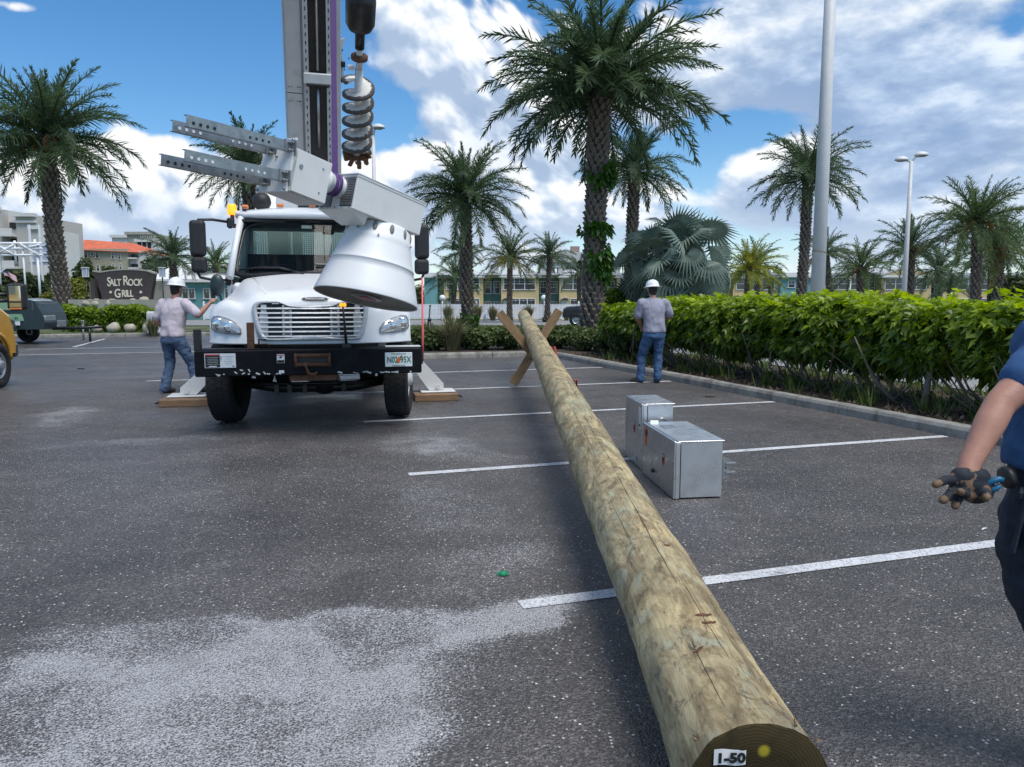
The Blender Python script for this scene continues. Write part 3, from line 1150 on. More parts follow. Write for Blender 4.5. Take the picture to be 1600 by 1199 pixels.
def wheel(parent, c, r, w, steer=0.0, name='wheel', rimmat='dirtywhite', out=1, dish=.07):
    """tyre with tread blocks and a steel rim; axis along x, out = side the hub faces"""
    root = empty(name)
    root.parent = parent
    root.location = c
    root.rotation_euler = (0, 0, steer)
    RX = Matrix.Rotation(math.pi / 2, 4, 'Y')
    b = MB()
    hw = w / 2
    prof = [(r * .60, -hw * .80), (r * .70, -hw), (r * .86, -hw * 1.02), (r * .955, -hw * .90), (r * .985, -hw * .55), (r * .99, 0), (r * .985, hw * .55), (r * .955, hw * .90), (r * .86, hw * 1.02), (r * .70, hw), (r * .60, hw * .80), (r * .58, 0), (r * .60, -hw * .80)]
    b.lathe(prof, 40, 0, RX)
    nb = 44
    for k in range(nb):
        a = 2 * math.pi * k / nb
        for j, yy in enumerate((-.70, -.25, .22, .68)):
            aa = a + (.07 if j % 2 else 0)
            T = Matrix.Rotation(aa, 4, 'X') @ Matrix.Translation((yy * hw, 0, r * .985 if abs(yy) < .6 else r * .968))
            b.box((0, 0, 0), (hw * .36, r * .105, r * .03), 0, X=T)
    b.build('tyre', 'rubber', root)
    b = MB()
    o = out
    b.lathe([(r * .60, -hw * .7), (r * .60, hw * .72), (r * .565, hw * .80), (r * .54, hw * .66), (r * .50, hw * .50), (r * .34, hw * .62 - dish * 0), (r * .22, hw * .95), (r * .20, hw * 1.15), (r * .13, hw * 1.2), (.001, hw * 1.2)], 32, 0, RX if o > 0 else Matrix.Rotation(-math.pi / 2, 4, 'Y'))
    S = 1 if o > 0 else -1
    for k in range(10):
        a = 2 * math.pi * k / 10
        b.tube([(S * hw * .55, r * .28 * math.cos(a), r * .28 * math.sin(a)), (S * hw * .82, r * .28 * math.cos(a), r * .28 * math.sin(a))], .016, 6, 1)
    for k in range(8):
        a = 2 * math.pi * (k + .5) / 8
        b.sphere((S * hw * .57, r * .43 * math.cos(a), r * .43 * math.sin(a)), (.02, r * .05, r * .05), 2, 8, 5)
    b.build('rim', [rimmat, 'steel', 'black'], root)
    return root


def build_truck():
    T = empty('digger_truck', TRUCK_AT, TRUCK_RZ, 'white digger derrick truck facing the camera with raised boom and black bumper', 'truck')
    # --- hood: one sheet over nose, fenders and cowl
    NX = 49
    b = MB()
    cols = []
    xs = [-1.14 + 2.28 * i / (NX - 1) for i in range(NX)]
    for x in xs:
        col = []
        zt0 = hood_top(x, -.85)
        for z in [1.0, 1.06, 1.14, 1.22, 1.30]:
            z = min(z, zt0 - .13)
            col.append(Vector((x, hood_front(x, z), z)))
        zc = zt0 - .13
        yf = hood_front(x, zc)
        for k in range(1, 6):
            a = k * math.pi / 10
            yy = yf + .15 * (1 - math.cos(a))
            col.append(Vector((x, yy, zc + (hood_top(x, yy) - zc) * math.sin(a))))
        y0 = yf + .15
        for k in range(1, 11):
            yy = y0 + (.27 - y0) * k / 10
            col.append(Vector((x, yy, hood_top(x, yy))))
        cols.append(col)

    def skirt(x, col):
        out = []
        for p in col:
            arch = 1.0
            if abs(p.y) < .60:
                arch = max(1.0, .54 + math.sqrt(max(0, .64 ** 2 - p.y ** 2)))
            out.append(Vector((x, p.y, min(p.z - .002, arch if p.z > 1.02 else p.z - .002))))
        return out
    cols = [skirt(-1.145, cols[0])] + cols + [skirt(1.145, cols[-1])]
    n = len(cols[0])
    b.add([v for c in cols for v in c], [[i * n + j, i * n + j + 1, (i + 1) * n + j + 1, (i + 1) * n + j] for i in range(len(cols) - 1) for j in range(n - 1)], 0, True)
    # rolled lower lip
    b.tube([(x, hood_front(x, 1.0) + .012, 1.0) for x in xs[::3]], .014, 6, 0)
    hood = b.build('hood', 'white', T)
    # hood crease lines
    b = MB()
    for sx in (-1, 1):
        b = MB()
        b.tube([(sx * .50, -.70, hood_top(.50, -.70) - .002), (sx * .62, -.2, hood_top(.62, -.2) - .002), (sx * .74, .25, hood_top(.74, .25) - .002)], .010, 6)
        b.build('hood_crease', 'white', hood)
    b = MB()
    for x0 in (.14, .40):
        b.box((x0, -.60, hood_top(x0, -.60) + .008), (.17, .05, .012), 0, bev=.004)
    b.build('hood_vent', 'black', hood)
    # --- grille
    def GX(x, z, off=-.012):
        return Vector((x, hood_front(x, z) + off, z))
    outl = []
    for (x, z) in [(-.64, 1.36), (-.63, 1.43), (-.57, 1.47), (-.40, 1.475), (-.33, 1.465), (-.24, 1.435), (0, 1.43), (.24, 1.435), (.33, 1.465), (.40, 1.475), (.57, 1.47), (.63, 1.43), (.64, 1.36), (.60, 1.16), (.555, 1.065), (.48, 1.035), (0, 1.03), (-.48, 1.035), (-.555, 1.065), (-.60, 1.16)]:
        outl.append((x, z))
    cz = 1.24
    m0 = len(outl)
    sm = []
    for i in range(m0):
        p0, p1, p2, p3 = [Vector(outl[(i + k) % m0]) for k in (-1, 0, 1, 2)]
        for k in range(4):
            t = k / 4
            q_ = .5 * ((2 * p1) + (p2 - p0) * t + (2 * p0 - 5 * p1 + 4 * p2 - p3) * t * t + (3 * p1 - p0 - 3 * p2 + p3) * t ** 3)
            sm.append((q_.x, q_.y))
    outl = sm
    fr = MB()
    rings = []
    for x, z in outl:
        d = Vector((x, 0, z - cz)).normalized()
        p = GX(x, z, -.02)
        q = GX(x - d.x * .055, z - d.z * .055, -.02)
        rings.append([p + Vector((0, .03, 0)), p + Vector((0, -.012, 0)), q + Vector((0, -.018, 0)), q + Vector((0, .05, 0))])
    rings.append(rings[0])
    fr.loft(rings, 0, False, True)
    gf = fr.build('grille_frame', 'chrome', T)
    b = MB()
    m_ = len(outl)
    b.add([GX(x * f, cz + (z - cz) * f, -.008) for f in (.98, .8, .6, .4, .2, .02) for x, z in outl], [[j * m_ + i, j * m_ + (i + 1) % m_, (j + 1) * m_ + (i + 1) % m_, (j + 1) * m_ + i] for j in range(5) for i in range(m_)], 0)
    b.build('radiator_screen', 'black', gf)
    for k in range(7):
        z = 1.075 + k * .052
        hw = .53 + .07 * (k / 6)
        if k == 6:
            hw = .585
        b = MB()
        b.loft([[GX(x, z - .002, -.040), GX(x, z + .014, -.034), GX(x, z + .014, -.010), GX(x, z - .004, -.010)] for x in [-hw + 2 * hw * i / 12 for i in range(13)]], 0, True, False)
        b.build('grille_slat', 'chrome', gf)
    for sx in (-1, 1):
        b = MB()
        for k in range(7):
            z = 1.075 + k * .052 + .03
            b.box((sx * .262, hood_front(.262, z) - .016, z), (.105, .02, .034), 0, bev=.006)
            b.box((sx * .262, hood_front(.262, z) - .026, z), (.055, .008, .016), 1)
            b.box((sx * .515, hood_front(.515, z) - .014, z), (.09 if k < 5 else .06, .016, .034), 0)
        b.build('grille_bracket', ['chrome', 'black'], gf, kind='stuff')
    b = MB()
    b.box((-.385, hood_front(.385, 1.445) - .035, 1.447), (.10, .012, .028), 0, bev=.005)
    b.box((-.385, hood_front(.385, 1.445) - .043, 1.447), (.075, .004, .012), 1)
    b.build('grille_nameplate', ['black', 'chrome'], gf)
    # maker's badge on the nose
    zb = 1.487
    yb = hood_front(.04, zb) + .055
    BX = Matrix.Translation((.045, yb - .03, zb)) @ Matrix.Rotation(R(-42), 4, 'X')
    b = MB()
    for rx, rz, dy, mi in ((.155, .034, 0, 0), (.142, .026, -.006, 1)):
        vs = []
        for k in range(28):
            a = 2 * math.pi * k / 28
            vs.append((rx * math.copysign(abs(math.cos(a)) ** .7, math.cos(a)), rz * math.copysign(abs(math.sin(a)) ** .8, math.sin(a))))
        b.prism(vs, dy - .012, dy, mi, BX)
    bd = b.build('badge', ['chrome', 'black'], T)
    text('lettering', 'FREIGHTLINER', .036, 'chrome', bd, BX @ Matrix.Translation((0, -.019, 0)) @ FRONT, .002, 1.0, .001, .92)
    # --- headlights
    for sx in (-1, 1):
        outl = [(.765, 1.115), (.80, 1.10), (.95, 1.105), (1.08, 1.125), (1.125, 1.17), (1.12, 1.26), (1.09, 1.305), (1.02, 1.31), (.90, 1.275), (.81, 1.225), (.77, 1.17)]
        c = Vector((.94, 0, 1.20))
        fr = MB()
        rings = []
        for x, z in outl + outl[:1]:
            p = GX(sx * x, z, -.022)
            q = GX(sx * (c.x + (x - c.x) * .94), c.z + (z - c.z) * .90, -.032)
            rings.append([p + Vector((0, .02, 0)), p, q, q + Vector((0, .02, 0))])
        fr.loft(rings, 0, False, False)
        hl = fr.build('headlight', 'steel', T)
        b = MB()
        vs, fs = [], []
        m = len(outl)
        for j in range(5):
            f = .93 * (1 - j / 5)
            for x, z in outl:
                vs.append(GX(sx * (c.x + (x - c.x) * f), c.z + (z - c.z) * f, -.026 - .030 * (1 - (f / .93) ** 2)))
        vs.append(GX(sx * c.x, c.z, -.056))
        for j in range(4):
            for k in range(m):
                fs.append([j * m + k, j * m + (k + 1) % m, (j + 1) * m + (k + 1) % m, (j + 1) * m + k])
        fs += [[4 * m + k, 4 * m + (k + 1) % m, 5 * m] for k in range(m)]
        b.add(vs, fs, 0, True)
        b.build('lens', 'lens', hl)
        b = MB()
        for (x, z, rr) in ((.90, 1.185, .06), (1.03, 1.215, .065)):
            p = GX(sx * x, z, -.052)
            b.lathe([(rr, 0), (rr * .9, .006), (rr * .55, .004), (rr * .2, .010), (.001, .011)], 20, 0, Matrix.Translation(p) @ Matrix.Rotation(math.pi / 2, 4, 'X'))
        b.build('lamp_bowl', 'lensin', hl, kind='stuff')
    # --- cab
    b = MB()
    for sx in (-1, 1):
        b.box((sx * 1.04, 1.02, 1.36), (.06, 1.30, .86), 0, bev=.02)                 # door skins
        b.tube([(sx * 1.02, .27, 1.76), (sx * .97, .50, 2.16), (sx * .915, .74, 2.54)], [.050, .042, .046], 8, 0)
        b.tube([(sx * 1.03, 1.60, 1.76), (sx * .95, 1.60, 2.56)], .055, 8, 0)
    b.box((0, .42, 1.62), (2.0, .26, .16), 0, bev=.04)                                # cowl
    # roof with a crown and rounded front
    rings = []
    for x in [-.99, -.95, -.86, -.6, -.3, 0, .3, .6, .86, .95, .99]:
        e = (abs(x) / .99)
        zt = 2.70 - .05 * e ** 2 - (.07 * sstep(.86, 1.0, e))
        zb = 2.535 + (.02 if e > .95 else 0)
        yf = .60 + .16 * e ** 2
        rings.append([Vector((x, yf, zb)), Vector((x, yf - .035, zb + .03)), Vector((x, yf - .02, zb + .075)), Vector((x, yf + .05, zt - .03)), Vector((x, yf + .20, zt)), Vector((x, 1.55, zt)), Vector((x, 1.67, zt - .05)), Vector((x, 1.67, zb))])
    b.loft(rings, 0, True, True)
    # rear wall with its window opening
    b.box((0, 1.64, 1.54), (2.04, .05, 1.16), 0)
    b.box((0, 1.64, 2.50), (1.96, .05, .10), 0)
    for sx in (-1, 1):
        b.box((sx * .935, 1.64, 2.29), (.13, .05, .34), 0)
    cab = b.build('cab', 'white', T)
    b = MB()
    b.box((0, .80, .98), (1.98, 1.5, .04), 0)
    b.box((0, .62, 1.64), (1.92, .34, .30), 0, bev=.08, seg=2)                        # dash
    b.box((0, 1.12, 2.505), (1.8, .9, .03), 0)                                        # headliner
    b.box((0, 1.60, 1.6), (1.9, .03, 1.05), 0)
    for x in (-.52, .50):
        b.box((x, 1.30, 1.55), (.52, .18, .85), 0, bev=.06, seg=2)
        b.box((x, 1.10, 1.30), (.52, .5, .16), 0, bev=.05)
    b.box((.18, .66, 2.42), (.16, .05, .16), 0, bev=.02)
    b.build('cab_interior', 'dark', cab)
    b = MB()
    pts = [(.50 + .21 * math.cos(a), .82 + .10 * math.sin(a), 1.82 + .19 * math.sin(a)) for a in [2 * math.pi * k / 20 for k in range(21)]]
    b.tube(pts, .017, 6, 0, False)
    b.tube([(.50, .82, 1.82), (.50, .62, 1.68)], .03, 8, 0)
    b.build('steering_wheel', 'black', cab)
    b = MB()
    b.quad((-.87, 1.66, 2.12), (.87, 1.66, 2.12), (.87, 1.66, 2.46), (-.87, 1.66, 2.46))
    b.build('rear_window', 'rearglass', cab)
    for sx in (-1, 1):
        b = MB()
        b.quad((sx * 1.03, .40, 1.80), (sx * 1.03, 1.58, 1.80), (sx * .96, 1.58, 2.52), (sx * .93, .75, 2.52))
        b.build('side_window', 'windglass', cab)
    # windscreen: curved glass with a black band round it

    def WS(u, v, off=0.0):
        hw = 1.025 - .125 * v
        z = 1.815 + .715 * v - .085 * u * u * (1 - v) - .03 * u * u * v
        return Vector((u * hw, .215 + .44 * v + .15 * u * u + off, z))
    b = MB()
    n1, n2 = 17, 9
    b.add([WS(-.985 + 1.97 * i / (n1 - 1), .03 + .94 * j / (n2 - 1)) for j in range(n2) for i in range(n1)], [[j * n1 + i, j * n1 + i + 1, (j + 1) * n1 + i + 1, (j + 1) * n1 + i] for j in range(n2 - 1) for i in range(n1 - 1)], 0, True)
    b.build('windscreen', 'windglass', cab)
    b = MB()
    rings = []
    NP = 56
    for k in range(NP + 1):
        a = 2 * math.pi * k / NP
        ca, sa = math.cos(a), math.sin(a)
        se = lambda q, p: math.copysign(abs(q) ** p, q)
        u, v = se(ca, .28), .5 + .5 * se(sa, .28)
        rings.append([WS(u * 1.0, .5 + (v - .5) * 1.02, -.004), WS(u * .945, .5 + (v - .5) * .885, -.008), WS(u * .945, .5 + (v - .5) * .885, .01), WS(u, .5 + (v - .5) * 1.02, .02)])
    b.loft(rings, 0, False, True)
    b.build('windscreen_seal', 'black', cab)
    for x0, x1, x2 in ((-.12, -.42, -.92), (.78, .45, .02)):
        b = MB()
        f = lambda x, v: WS(x / 1.0, v, -.03)
        b.tube([f(x0, -.01), f(x0 - .16, .07)], .010, 6)
        b.tube([f(x0 - .16, .07), f(x1, .12), f((x1 + x2) / 2, .15), f(x2, .155)], [.012, .016, .016, .010], 6)
        b.build('wiper', 'black', cab)
    b = MB()
    b.box(WS(-.10, .86, .02), (.13, .004, .05), 0, rot=(-30, 0, 0))
    b.box(WS(.10, .16, .02), (.16, .004, .035), 0, rot=(-30, 0, 0))
    b.build('windscreen_sticker', 'decalw', cab)
    # roof lamps, beacon and horn
    for x in (-.86, -.42, -.02, .38, .80):
        b = MB()
        b.box((x, .72, hood_roof(x)), (.085, .07, .05), 0, bev=.018, seg=2)
        b.build('clearance_light', 'amber_dull', cab)
    b = MB()
    b.lathe([(.055, 0), (.06, .03), (.06, .10), (.05, .135), (.001, .14)], 16, 0, Matrix.Translation((-1.03, .78, 2.58)))
    bc = b.build('beacon', 'amber', T)
    b = MB()
    b.tube([(-1.03, .78, 2.44), (-1.03, .78, 2.58)], .025, 8)
    b.box((-1.0, .78, 2.44), (.14, .06, .05))
    b.build('beacon_bracket', 'plastic', bc)
    b = MB()
    b.lathe([(.11, -.08), (.118, -.05), (.118, .02), (.09, .07), (.03, .10), (.001, .10)], 20, 0, Matrix.Translation((-.68, 1.0, 2.79)) @ Matrix.Rotation(R(80), 4, 'X'), True, True)
    b.tube([(-.68, 1.0, 2.78), (-.68, 1.0, 2.62)], .02, 6)
    b.build('spot_lamp', 'plastic', T)
    # mirrors on loop arms
    for sx in (-1, 1):
        b = MB()
        b.tube([(sx * .99, .42, 2.45), (sx * 1.20, .30, 2.47), (sx * 1.36, .25, 2.46), (sx * 1.385, .25, 2.38), (sx * 1.40, .27, 2.08), (sx * 1.41, .27, 1.86), (sx * 1.36, .25, 1.76), (sx * 1.2, .28, 1.73), (sx * 1.03, .36, 1.73)], .017, 8)
        b.box((sx * 1.01, .40, 2.44), (.07, .09, .13), 0, bev=.02)
        b.box((sx * 1.05, .38, 1.73), (.07, .09, .13), 0, bev=.02)
        ma = b.build('mirror_arm', 'plastic', T)
        mirror_head(ma, sx * 1.37, 2.235, .185, .44, sx)
        mirror_head(ma, sx * 1.365, 1.915, .185, .20, sx)
        b = MB()
        b.box((sx * 1.37, .32, 2.235), (.15, .006, .38), 0, bev=.002)
        b.box((sx * 1.365, .32, 1.915), (.15, .006, .16), 0, bev=.002)
        b.build('mirror_glass', 'mirror', ma)
    b = MB()
    b.sphere((-1.10, -.18, 1.66), (.085, .05, .13), 0, 16, 10)
    b.tube([(-1.09, -.17, 1.60), (-1.04, -.15, 1.40)], .014, 6)
    b.build('fender_mirror', 'darkgreen', T)
    # --- bumper
    b = MB()
    zc, h = .80, .285
    b.box((0, -1.08, zc), (2.44, .10, h), 0, bev=.012)
    b.box((0, -.93, .945), (2.44, .26, .012), 0)
    for sx in (-1, 1):
        b.box((sx * 1.17, -.92, .80), (.10, .26, .28), 0)
    bp = b.build('bumper', 'blacksteel', T)
    b = MB()
    b.box((1.02, -.94, .955), (.40, .20, .008), 0)
    b.box((-1.20, -1.0, .955), (.05, .14, .008), 0)
    b.build('bumper_tread_plate', 'white2', bp)
    b = MB()
    rr = random.Random(5)
    for k in range(22):
        x = rr.uniform(-1.0, 1.1)
        if -.25 < x < .3:
            continue
        b.box((x, -1.1315, .672 + rr.uniform(0, .012)), (rr.uniform(.012, .06), .003, rr.uniform(.006, .018)), 0, rot=(0, rr.uniform(-25, 25), 0))
    for x, z, a in ((-.80, .70, 40), (-.74, .725, 15), (-.72, .69, -30), (-.66, .72, 60), (-.50, .69, 50), (-.46, .68, 10)):
        b.box((x, -1.1315, z), (.035, .003, .012), 0, rot=(0, a, 0))
    b.build('paint_scuff', 'dirtywhite', bp, kind='stuff')
    b = MB()
    b.box((-.955, -1.133, .832), (.32, .004, .155), 0, bev=.002)
    b.box((-1.032, -1.1365, .826), (.150, .003, .125), 1)
    b.box((-1.032, -1.1365, .897), (.150, .003, .014), 2)
    for k in range(5):
        b.box((-1.032, -1.139, .868 - k * .018), (.115 - .012 * (k % 2), .002, .006), 3)
    b.box((-1.032, -1.139, .772), (.08, .002, .010), 0)
    b.box((-.945, -1.1365, .86), (.006, .003, .05), 1)
    for k in range(4):
        b.box((-.87, -1.1365, .80 + k * .026), (.07 + .02 * (k % 2), .002, .003), 3)
    b.box((-.82, -1.1365, .772), (.02, .003, .008), 1)
    dc = b.build('warning_decal', ['decalw', 'ink', 'red', 'steel'], bp)
    b = MB()
    b.box((-.325, -1.133, .845), (.082, .004, .098), 0, bev=.002)
    b.box((-.325, -1.136, .884), (.074, .003, .010), 1)
    b.box((-.325, -1.136, .815), (.074, .003, .030), 2)
    b.add([(-.345, -1.136, .852), (-.32, -1.136, .850), (-.305, -1.136, .868), (-.328, -1.136, .872)], [[0, 1, 2, 3]], 2)
    b.build('warning_decal', ['decalw', 'red', 'ink'], bp)
    b = MB()
    b.box((-.32, -1.133, .70), (.055, .004, .032), 0)
    b.build('warning_decal', ['decalw'], bp)
    # licence plate
    b = MB()
    b.box((.96, -1.136, .815), (.305, .008, .160), 0, bev=.003)
    pl = b.build('licence_plate', 'plate', bp)
    for body, x in (('N02', .895), ('95X', 1.045)):
        text('lettering', body, .098, 'plategreen', pl, Matrix.Translation((x - .005, -1.142, .812)) @ FRONT, .002, 1.0, .0012, .72)
    text('lettering', 'MYFLORIDA.COM', .021, 'plategreen', pl, Matrix.Translation((.96, -1.142, .879)) @ FRONT, .001)
    text('lettering', 'SUNSHINE STATE', .019, 'plategreen', pl, Matrix.Translation((.96, -1.142, .746)) @ FRONT, .001)
    b = MB()
    b.sphere((.955, -1.141, .800), (.024, .003, .027), 0, 10, 6)
    b.sphere((.972, -1.141, .826), (.020, .003, .022), 0, 10, 6)
    b.add([(.972, -1.1445, .845), (.995, -1.1445, .868), (1.002, -1.1445, .835)], [[0, 1, 2]], 1)
    b.build('plate_emblem', ['orange', 'plategreen'], pl)
    # front winch
    b = MB()
    b.box((.015, -1.128, .825), (.37, .012, .135), 1)
    for z in (.875, .775):
        b.tube([(-.16, -1.15, z), (.19, -1.15, z)], .022, 10, 0)
    for x in (-.165, .195):
        b.tube([(x, -1.15, .76), (x, -1.15, .895)], .020, 10, 0)
        b.box((x, -1.13, .825), (.03, .03, .16), 1)
    b.tube([(-.07, -1.16, .80), (-.05, -1.18, .74), (-.035, -1.18, .69), (.0, -1.17, .665), (.05, -1.16, .675), (.06, -1.15, .70)], [.016, .014, .018, .018, .016, .012], 8, 0)
    b.build('winch', ['rust', 'black'], bp)
    # posts on the bumper
    b = MB()
    b.box((-1.19, -1.05, 1.055), (.075, .075, .235), 0, bev=.006)
    b.build('bumper_post', 'black', bp)
    b = MB()
    b.box((-.645, -1.02, 1.09), (.075, .06, .30), 0, bev=.006)
    b.tube([(-.70, -1.02, 1.0), (-.46, -1.02, 1.0), (-.46, -1.02, .95)], .007, 6, 0)
    b.tube([(-.56, -1.02, .96), (-.56, -1.02, 1.05), (-.48, -1.02, 1.05)], .012, 6, 1)
    b.build('bumper_post', ['rust', 'black'], bp)
    b = MB()
    b.tube([(.385, -1.0, .95), (.37, -1.0, 1.20), (.355, -1.0, 1.42)], [.018, .013, .010], 8, 0)
    b.box((.385, -1.0, .97), (.10, .07, .05), 0)
    al = b.build('amber_lamp_stalk', 'black', bp)
    b = MB()
    for x in (-.018, .018):
        b.sphere((.355 + x, -1.0, 1.43), (.022, .02, .024), 0, 10, 8)
    b.build('amber_lamp', 'amber', al)
    b = MB()
    b.tube([(1.245, -1.0, .78), (1.25, -1.0, 1.10), (1.25, -1.0, 1.74)], [.012, .013, .010], 6, 0)
    b.box((1.23, -1.0, .82), (.03, .05, .14), 1)
    b.build('marker_whip', ['pink', 'black'], bp)
    # --- running gear
    b = MB()
    for sx in (-1, 1):
        b.box((sx * .42, 2.9, .80), (.09, 7.6, .25), 0)
        b.tube([(sx * .52, -.70, .72), (sx * .52, -.2, .60), (sx * .52, .2, .60), (sx * .52, .75, .72)], .035, 6, 0)
    b.box((0, -.55, .80), (1.5, .35, .36), 0)
    b.box((0, -.40, 1.10), (1.3, .75, .25), 0)
    b.box((0, .5, .95), (1.1, 1.4, .6), 0)
    b.tube([(-.82, 0, .47), (-.45, 0, .40), (.45, 0, .40), (.82, 0, .47)], .065, 8, 0)
    b.sphere((.10, .1, .46), (.20, .22, .17), 0)
    b.tube([(-.75, -.25, .47), (.75, -.25, .47)], .022, 6, 0)
    for x in (-.45, -.30, -.12, .34):
        b.box((x, -.30, .42), (.05, .1, .10), 0)
    b.box((0, 3.0, .62), (.6, 3.0, .3), 0)
    b.build('chassis', 'black', T)
    b = MB()
    b.box((.02, -1.06, .625), (.52, .06, .07), 0)
    b.build('tow_bracket', 'rust', T)
    st = R(-9)
    wheel(T, (-1.03, 0, .50), .50, .29, st, out=-1)
    wheel(T, (1.03, 0, .50), .50, .29, st, out=1)
    for y in (4.35,):
        for x in (-1.06, -.73, .73, 1.06):
            wheel(T, (x, y, .50), .50, .27, 0, out=1 if x > 0 else -1)
    # --- body behind the cab
    b = MB()
    b.box((0, 4.0, 1.12), (2.42, 4.4, .12), 0, bev=.01)
    for sx in (-1, 1):
        b.box((sx * 1.10, 3.9, 1.42), (.24, 4.0, .55), 0, bev=.015)
        b.box((sx * 1.08, 2.15, .95), (.24, .5, .42), 0, bev=.015)
    b.build('utility_body', 'white', T)
    # cab guard behind the rear window: a sheet punched with rows of openings
    b = MB()
    for k in range(61):
        b.box((-.96 + 1.92 * k / 60, 1.90, 2.20), (.017, .02, .76), 0)
    for k in range(25):
        b.box((0, 1.90, 1.85 + .70 * k / 24), (1.95, .018, .014), 0)
    b.box((0, 1.90, 2.60), (2.0, .05, .05), 0)
    for sx in (-1, 1):
        b.box((sx * .99, 1.90, 1.85), (.05, .05, 1.55), 0)
        b.box((sx * .55, 1.95, 2.2), (.30, .02, .70), 0)
    b.build('cab_guard', 'white2', T)
    # outriggers with their feet
    for sx, px_, py_ in ((-1, -1.86, 1.80), (1, 1.70, 1.62)):
        b = MB()
        b.prism([(sx * 1.0, .95), (sx * 1.15, .95), (abs(px_) * sx + sx * .09, .24), (abs(px_) * sx + sx * .09, .14), (abs(px_) * sx - sx * .13, .14)], py_ - .10, py_ + .10, 0)
        b.box((sx * 1.0, py_, 1.05), (.35, .30, .5), 0)
        o = b.build('outrigger', 'white2', T)
        b = MB()
        b.box((px_, py_, .120), (.52, .38, .03), 0, bev=.012)
        b.tube([(px_ - .0, py_ - .12, .19), (px_, py_ + .12, .19)], .035, 10, 0)
        b.build('outrigger_foot', 'dirtywhite', o)
    # --- turret and boom
    foot = Vector((-2.90, 11.9, 2.9))
    piv = TRI @ foot
    b = MB()
    b.lathe([(.50, 1.18), (.50, 1.35), (.40, 1.40), (.38, 1.75), (.001, 1.76)], 24, 0, Matrix.Translation((piv.x, piv.y + .25, 0)))
    b.box((piv.x - .36, piv.y + .15, 2.2), (.10, .9, 1.5), 0, bev=.03)
    b.box((piv.x + .36, piv.y + .15, 2.2), (.10, .9, 1.5), 0, bev=.03)
    b.build('turret', 'boomgrey', T)
    b = MB()
    b.box((-.42, 2.0, 2.78), (.30, .20, .36), 0, bev=.01)
    b.box((.20, 2.05, 2.74), (.95, .1, .26), 1)
    b.build('boom_rest', ['white2', 'black'], T)
    hd = Vector((.252, -.968, 0)).normalized()
    ELV = R(65)
    ax = (hd * math.cos(ELV) + Vector((0, 0, math.sin(ELV)))).normalized()
    face = (hd * math.sin(ELV) - Vector((0, 0, math.cos(ELV)))).normalized()   # underside, towards the camera
    lat = face.cross(ax).normalized()
    if lat.x < 0:
        lat = -lat
    BW = Matrix((lat, -face, ax)).transposed().to_4x4()       # x = lateral, y = away from the camera, z = along the boom
    BW.translation = foot
    BX = TRI @ BW
    LB = 9.2
    b = MB()
    b.box((0.03, .20, LB * .42), (.56, .46, LB * .84), 0, bev=.015)
    b.box((.315, .03, LB * .42), (.15, .20, LB * .84), 0, bev=.01)
    b.box((-.475, .10, LB * .42), (.02, .40, LB * .84), 0)
    boom = b.build('boom', 'boomgrey', T)
    boom.matrix_local = BX @ Matrix.Translation((-.035, 0, 0)) @ Matrix.Diagonal((.87, 1, 1, 1))
    b = MB()
    for sx in (-.145, .205):
        b.box((sx, -.075, LB * .42), (.075, .07, LB * .82), 0)
    b.build('boom_rail', 'boomgrey', boom)
    b = MB()
    b.box((.03, -.044, LB * .42), (.272, .012, LB * .82), 0)
    k = 0
    z = .3
    while z < LB * .8:
        for sx in (-.145, .205):
            b.box((sx, -.111, z), (.016, .004, .045), 0)
        z += .105
    b.build('boom_channel', 'black', boom)
    b = MB()
    b.tube([(.03, -.085, .9), (.03, -.085, 1.75)], .026, 10)
    b.tube([(.03, -.085, 1.95), (.03, -.085, 7.0)], .026, 10)
    b.build('boom_cylinder_rod', 'steel', boom)
    for z0, z1 in ((.2, 1.62), (1.63, 3.15), (3.45, 5.2), (5.22, 7.4)):
        b = MB()
        b.box((-.335, -.04, (z0 + z1) / 2), (.235, .05, z1 - z0), 0, bev=.006)
        for z in (z0 + .08, z1 - .10):
            for x in (-.42, -.38, -.29, -.265, -.245):
                b.box((x, -.067, z), (.014, .004, .014), 1)
        b.build('boom_side_panel', ['boomgrey', 'black'], boom)
    b = MB()
    b.box((-.335, .05, 4.0), (.235, .2, 7.5), 0)
    b.build('boom_hose_tray', 'black', boom)
    for z in (1.85, 3.40, 5.3):
        b = MB()
        b.box((.03, -.125, z), (.44, .05, .14), 0, bev=.012)
        b.box((.03, -.13, z - .085), (.36, .05, .05), 1, bev=.012)
        b.build('boom_cross_tie', ['dirtywhite', 'black'], boom)
    # head at the tip
    tipw = BX @ Vector((0, 0, LB * .84))
    b = MB()
    b.box((.03, .12, LB * .90), (.36, .34, LB * .14), 0, bev=.02)
    b.lathe([(.20, -.04), (.24, -.05), (.24, .05), (.20, .04)], 24, 1, Matrix.Translation((.21, .1, LB * .985)) @ Matrix.Rotation(math.pi / 2, 4, 'Y'))
    b.box((.21, .1, LB * .955), (.16, .2, .35), 0)
    b.build('boom_tip', ['boomgrey', 'black'], boom)
    # --- auger stowed on the boom's side
    pa = at(557, 250, 10.35)
    base = BW.inverted() @ pa
    aax = (hd * math.sin(R(44)) + Vector((0, 0, math.cos(R(44))))).normalized()
    alat = Vector((-hd.y, hd.x, 0))
    AW = Matrix((alat, aax.cross(alat), aax)).transposed().to_4x4()
    AX = TRI @ (Matrix.Translation(pa) @ AW)
    b = MB()
    H_, turns, NS = 1.22, 5.6, 150
    ri, ro, th = .045, .195, .034
    rings = []
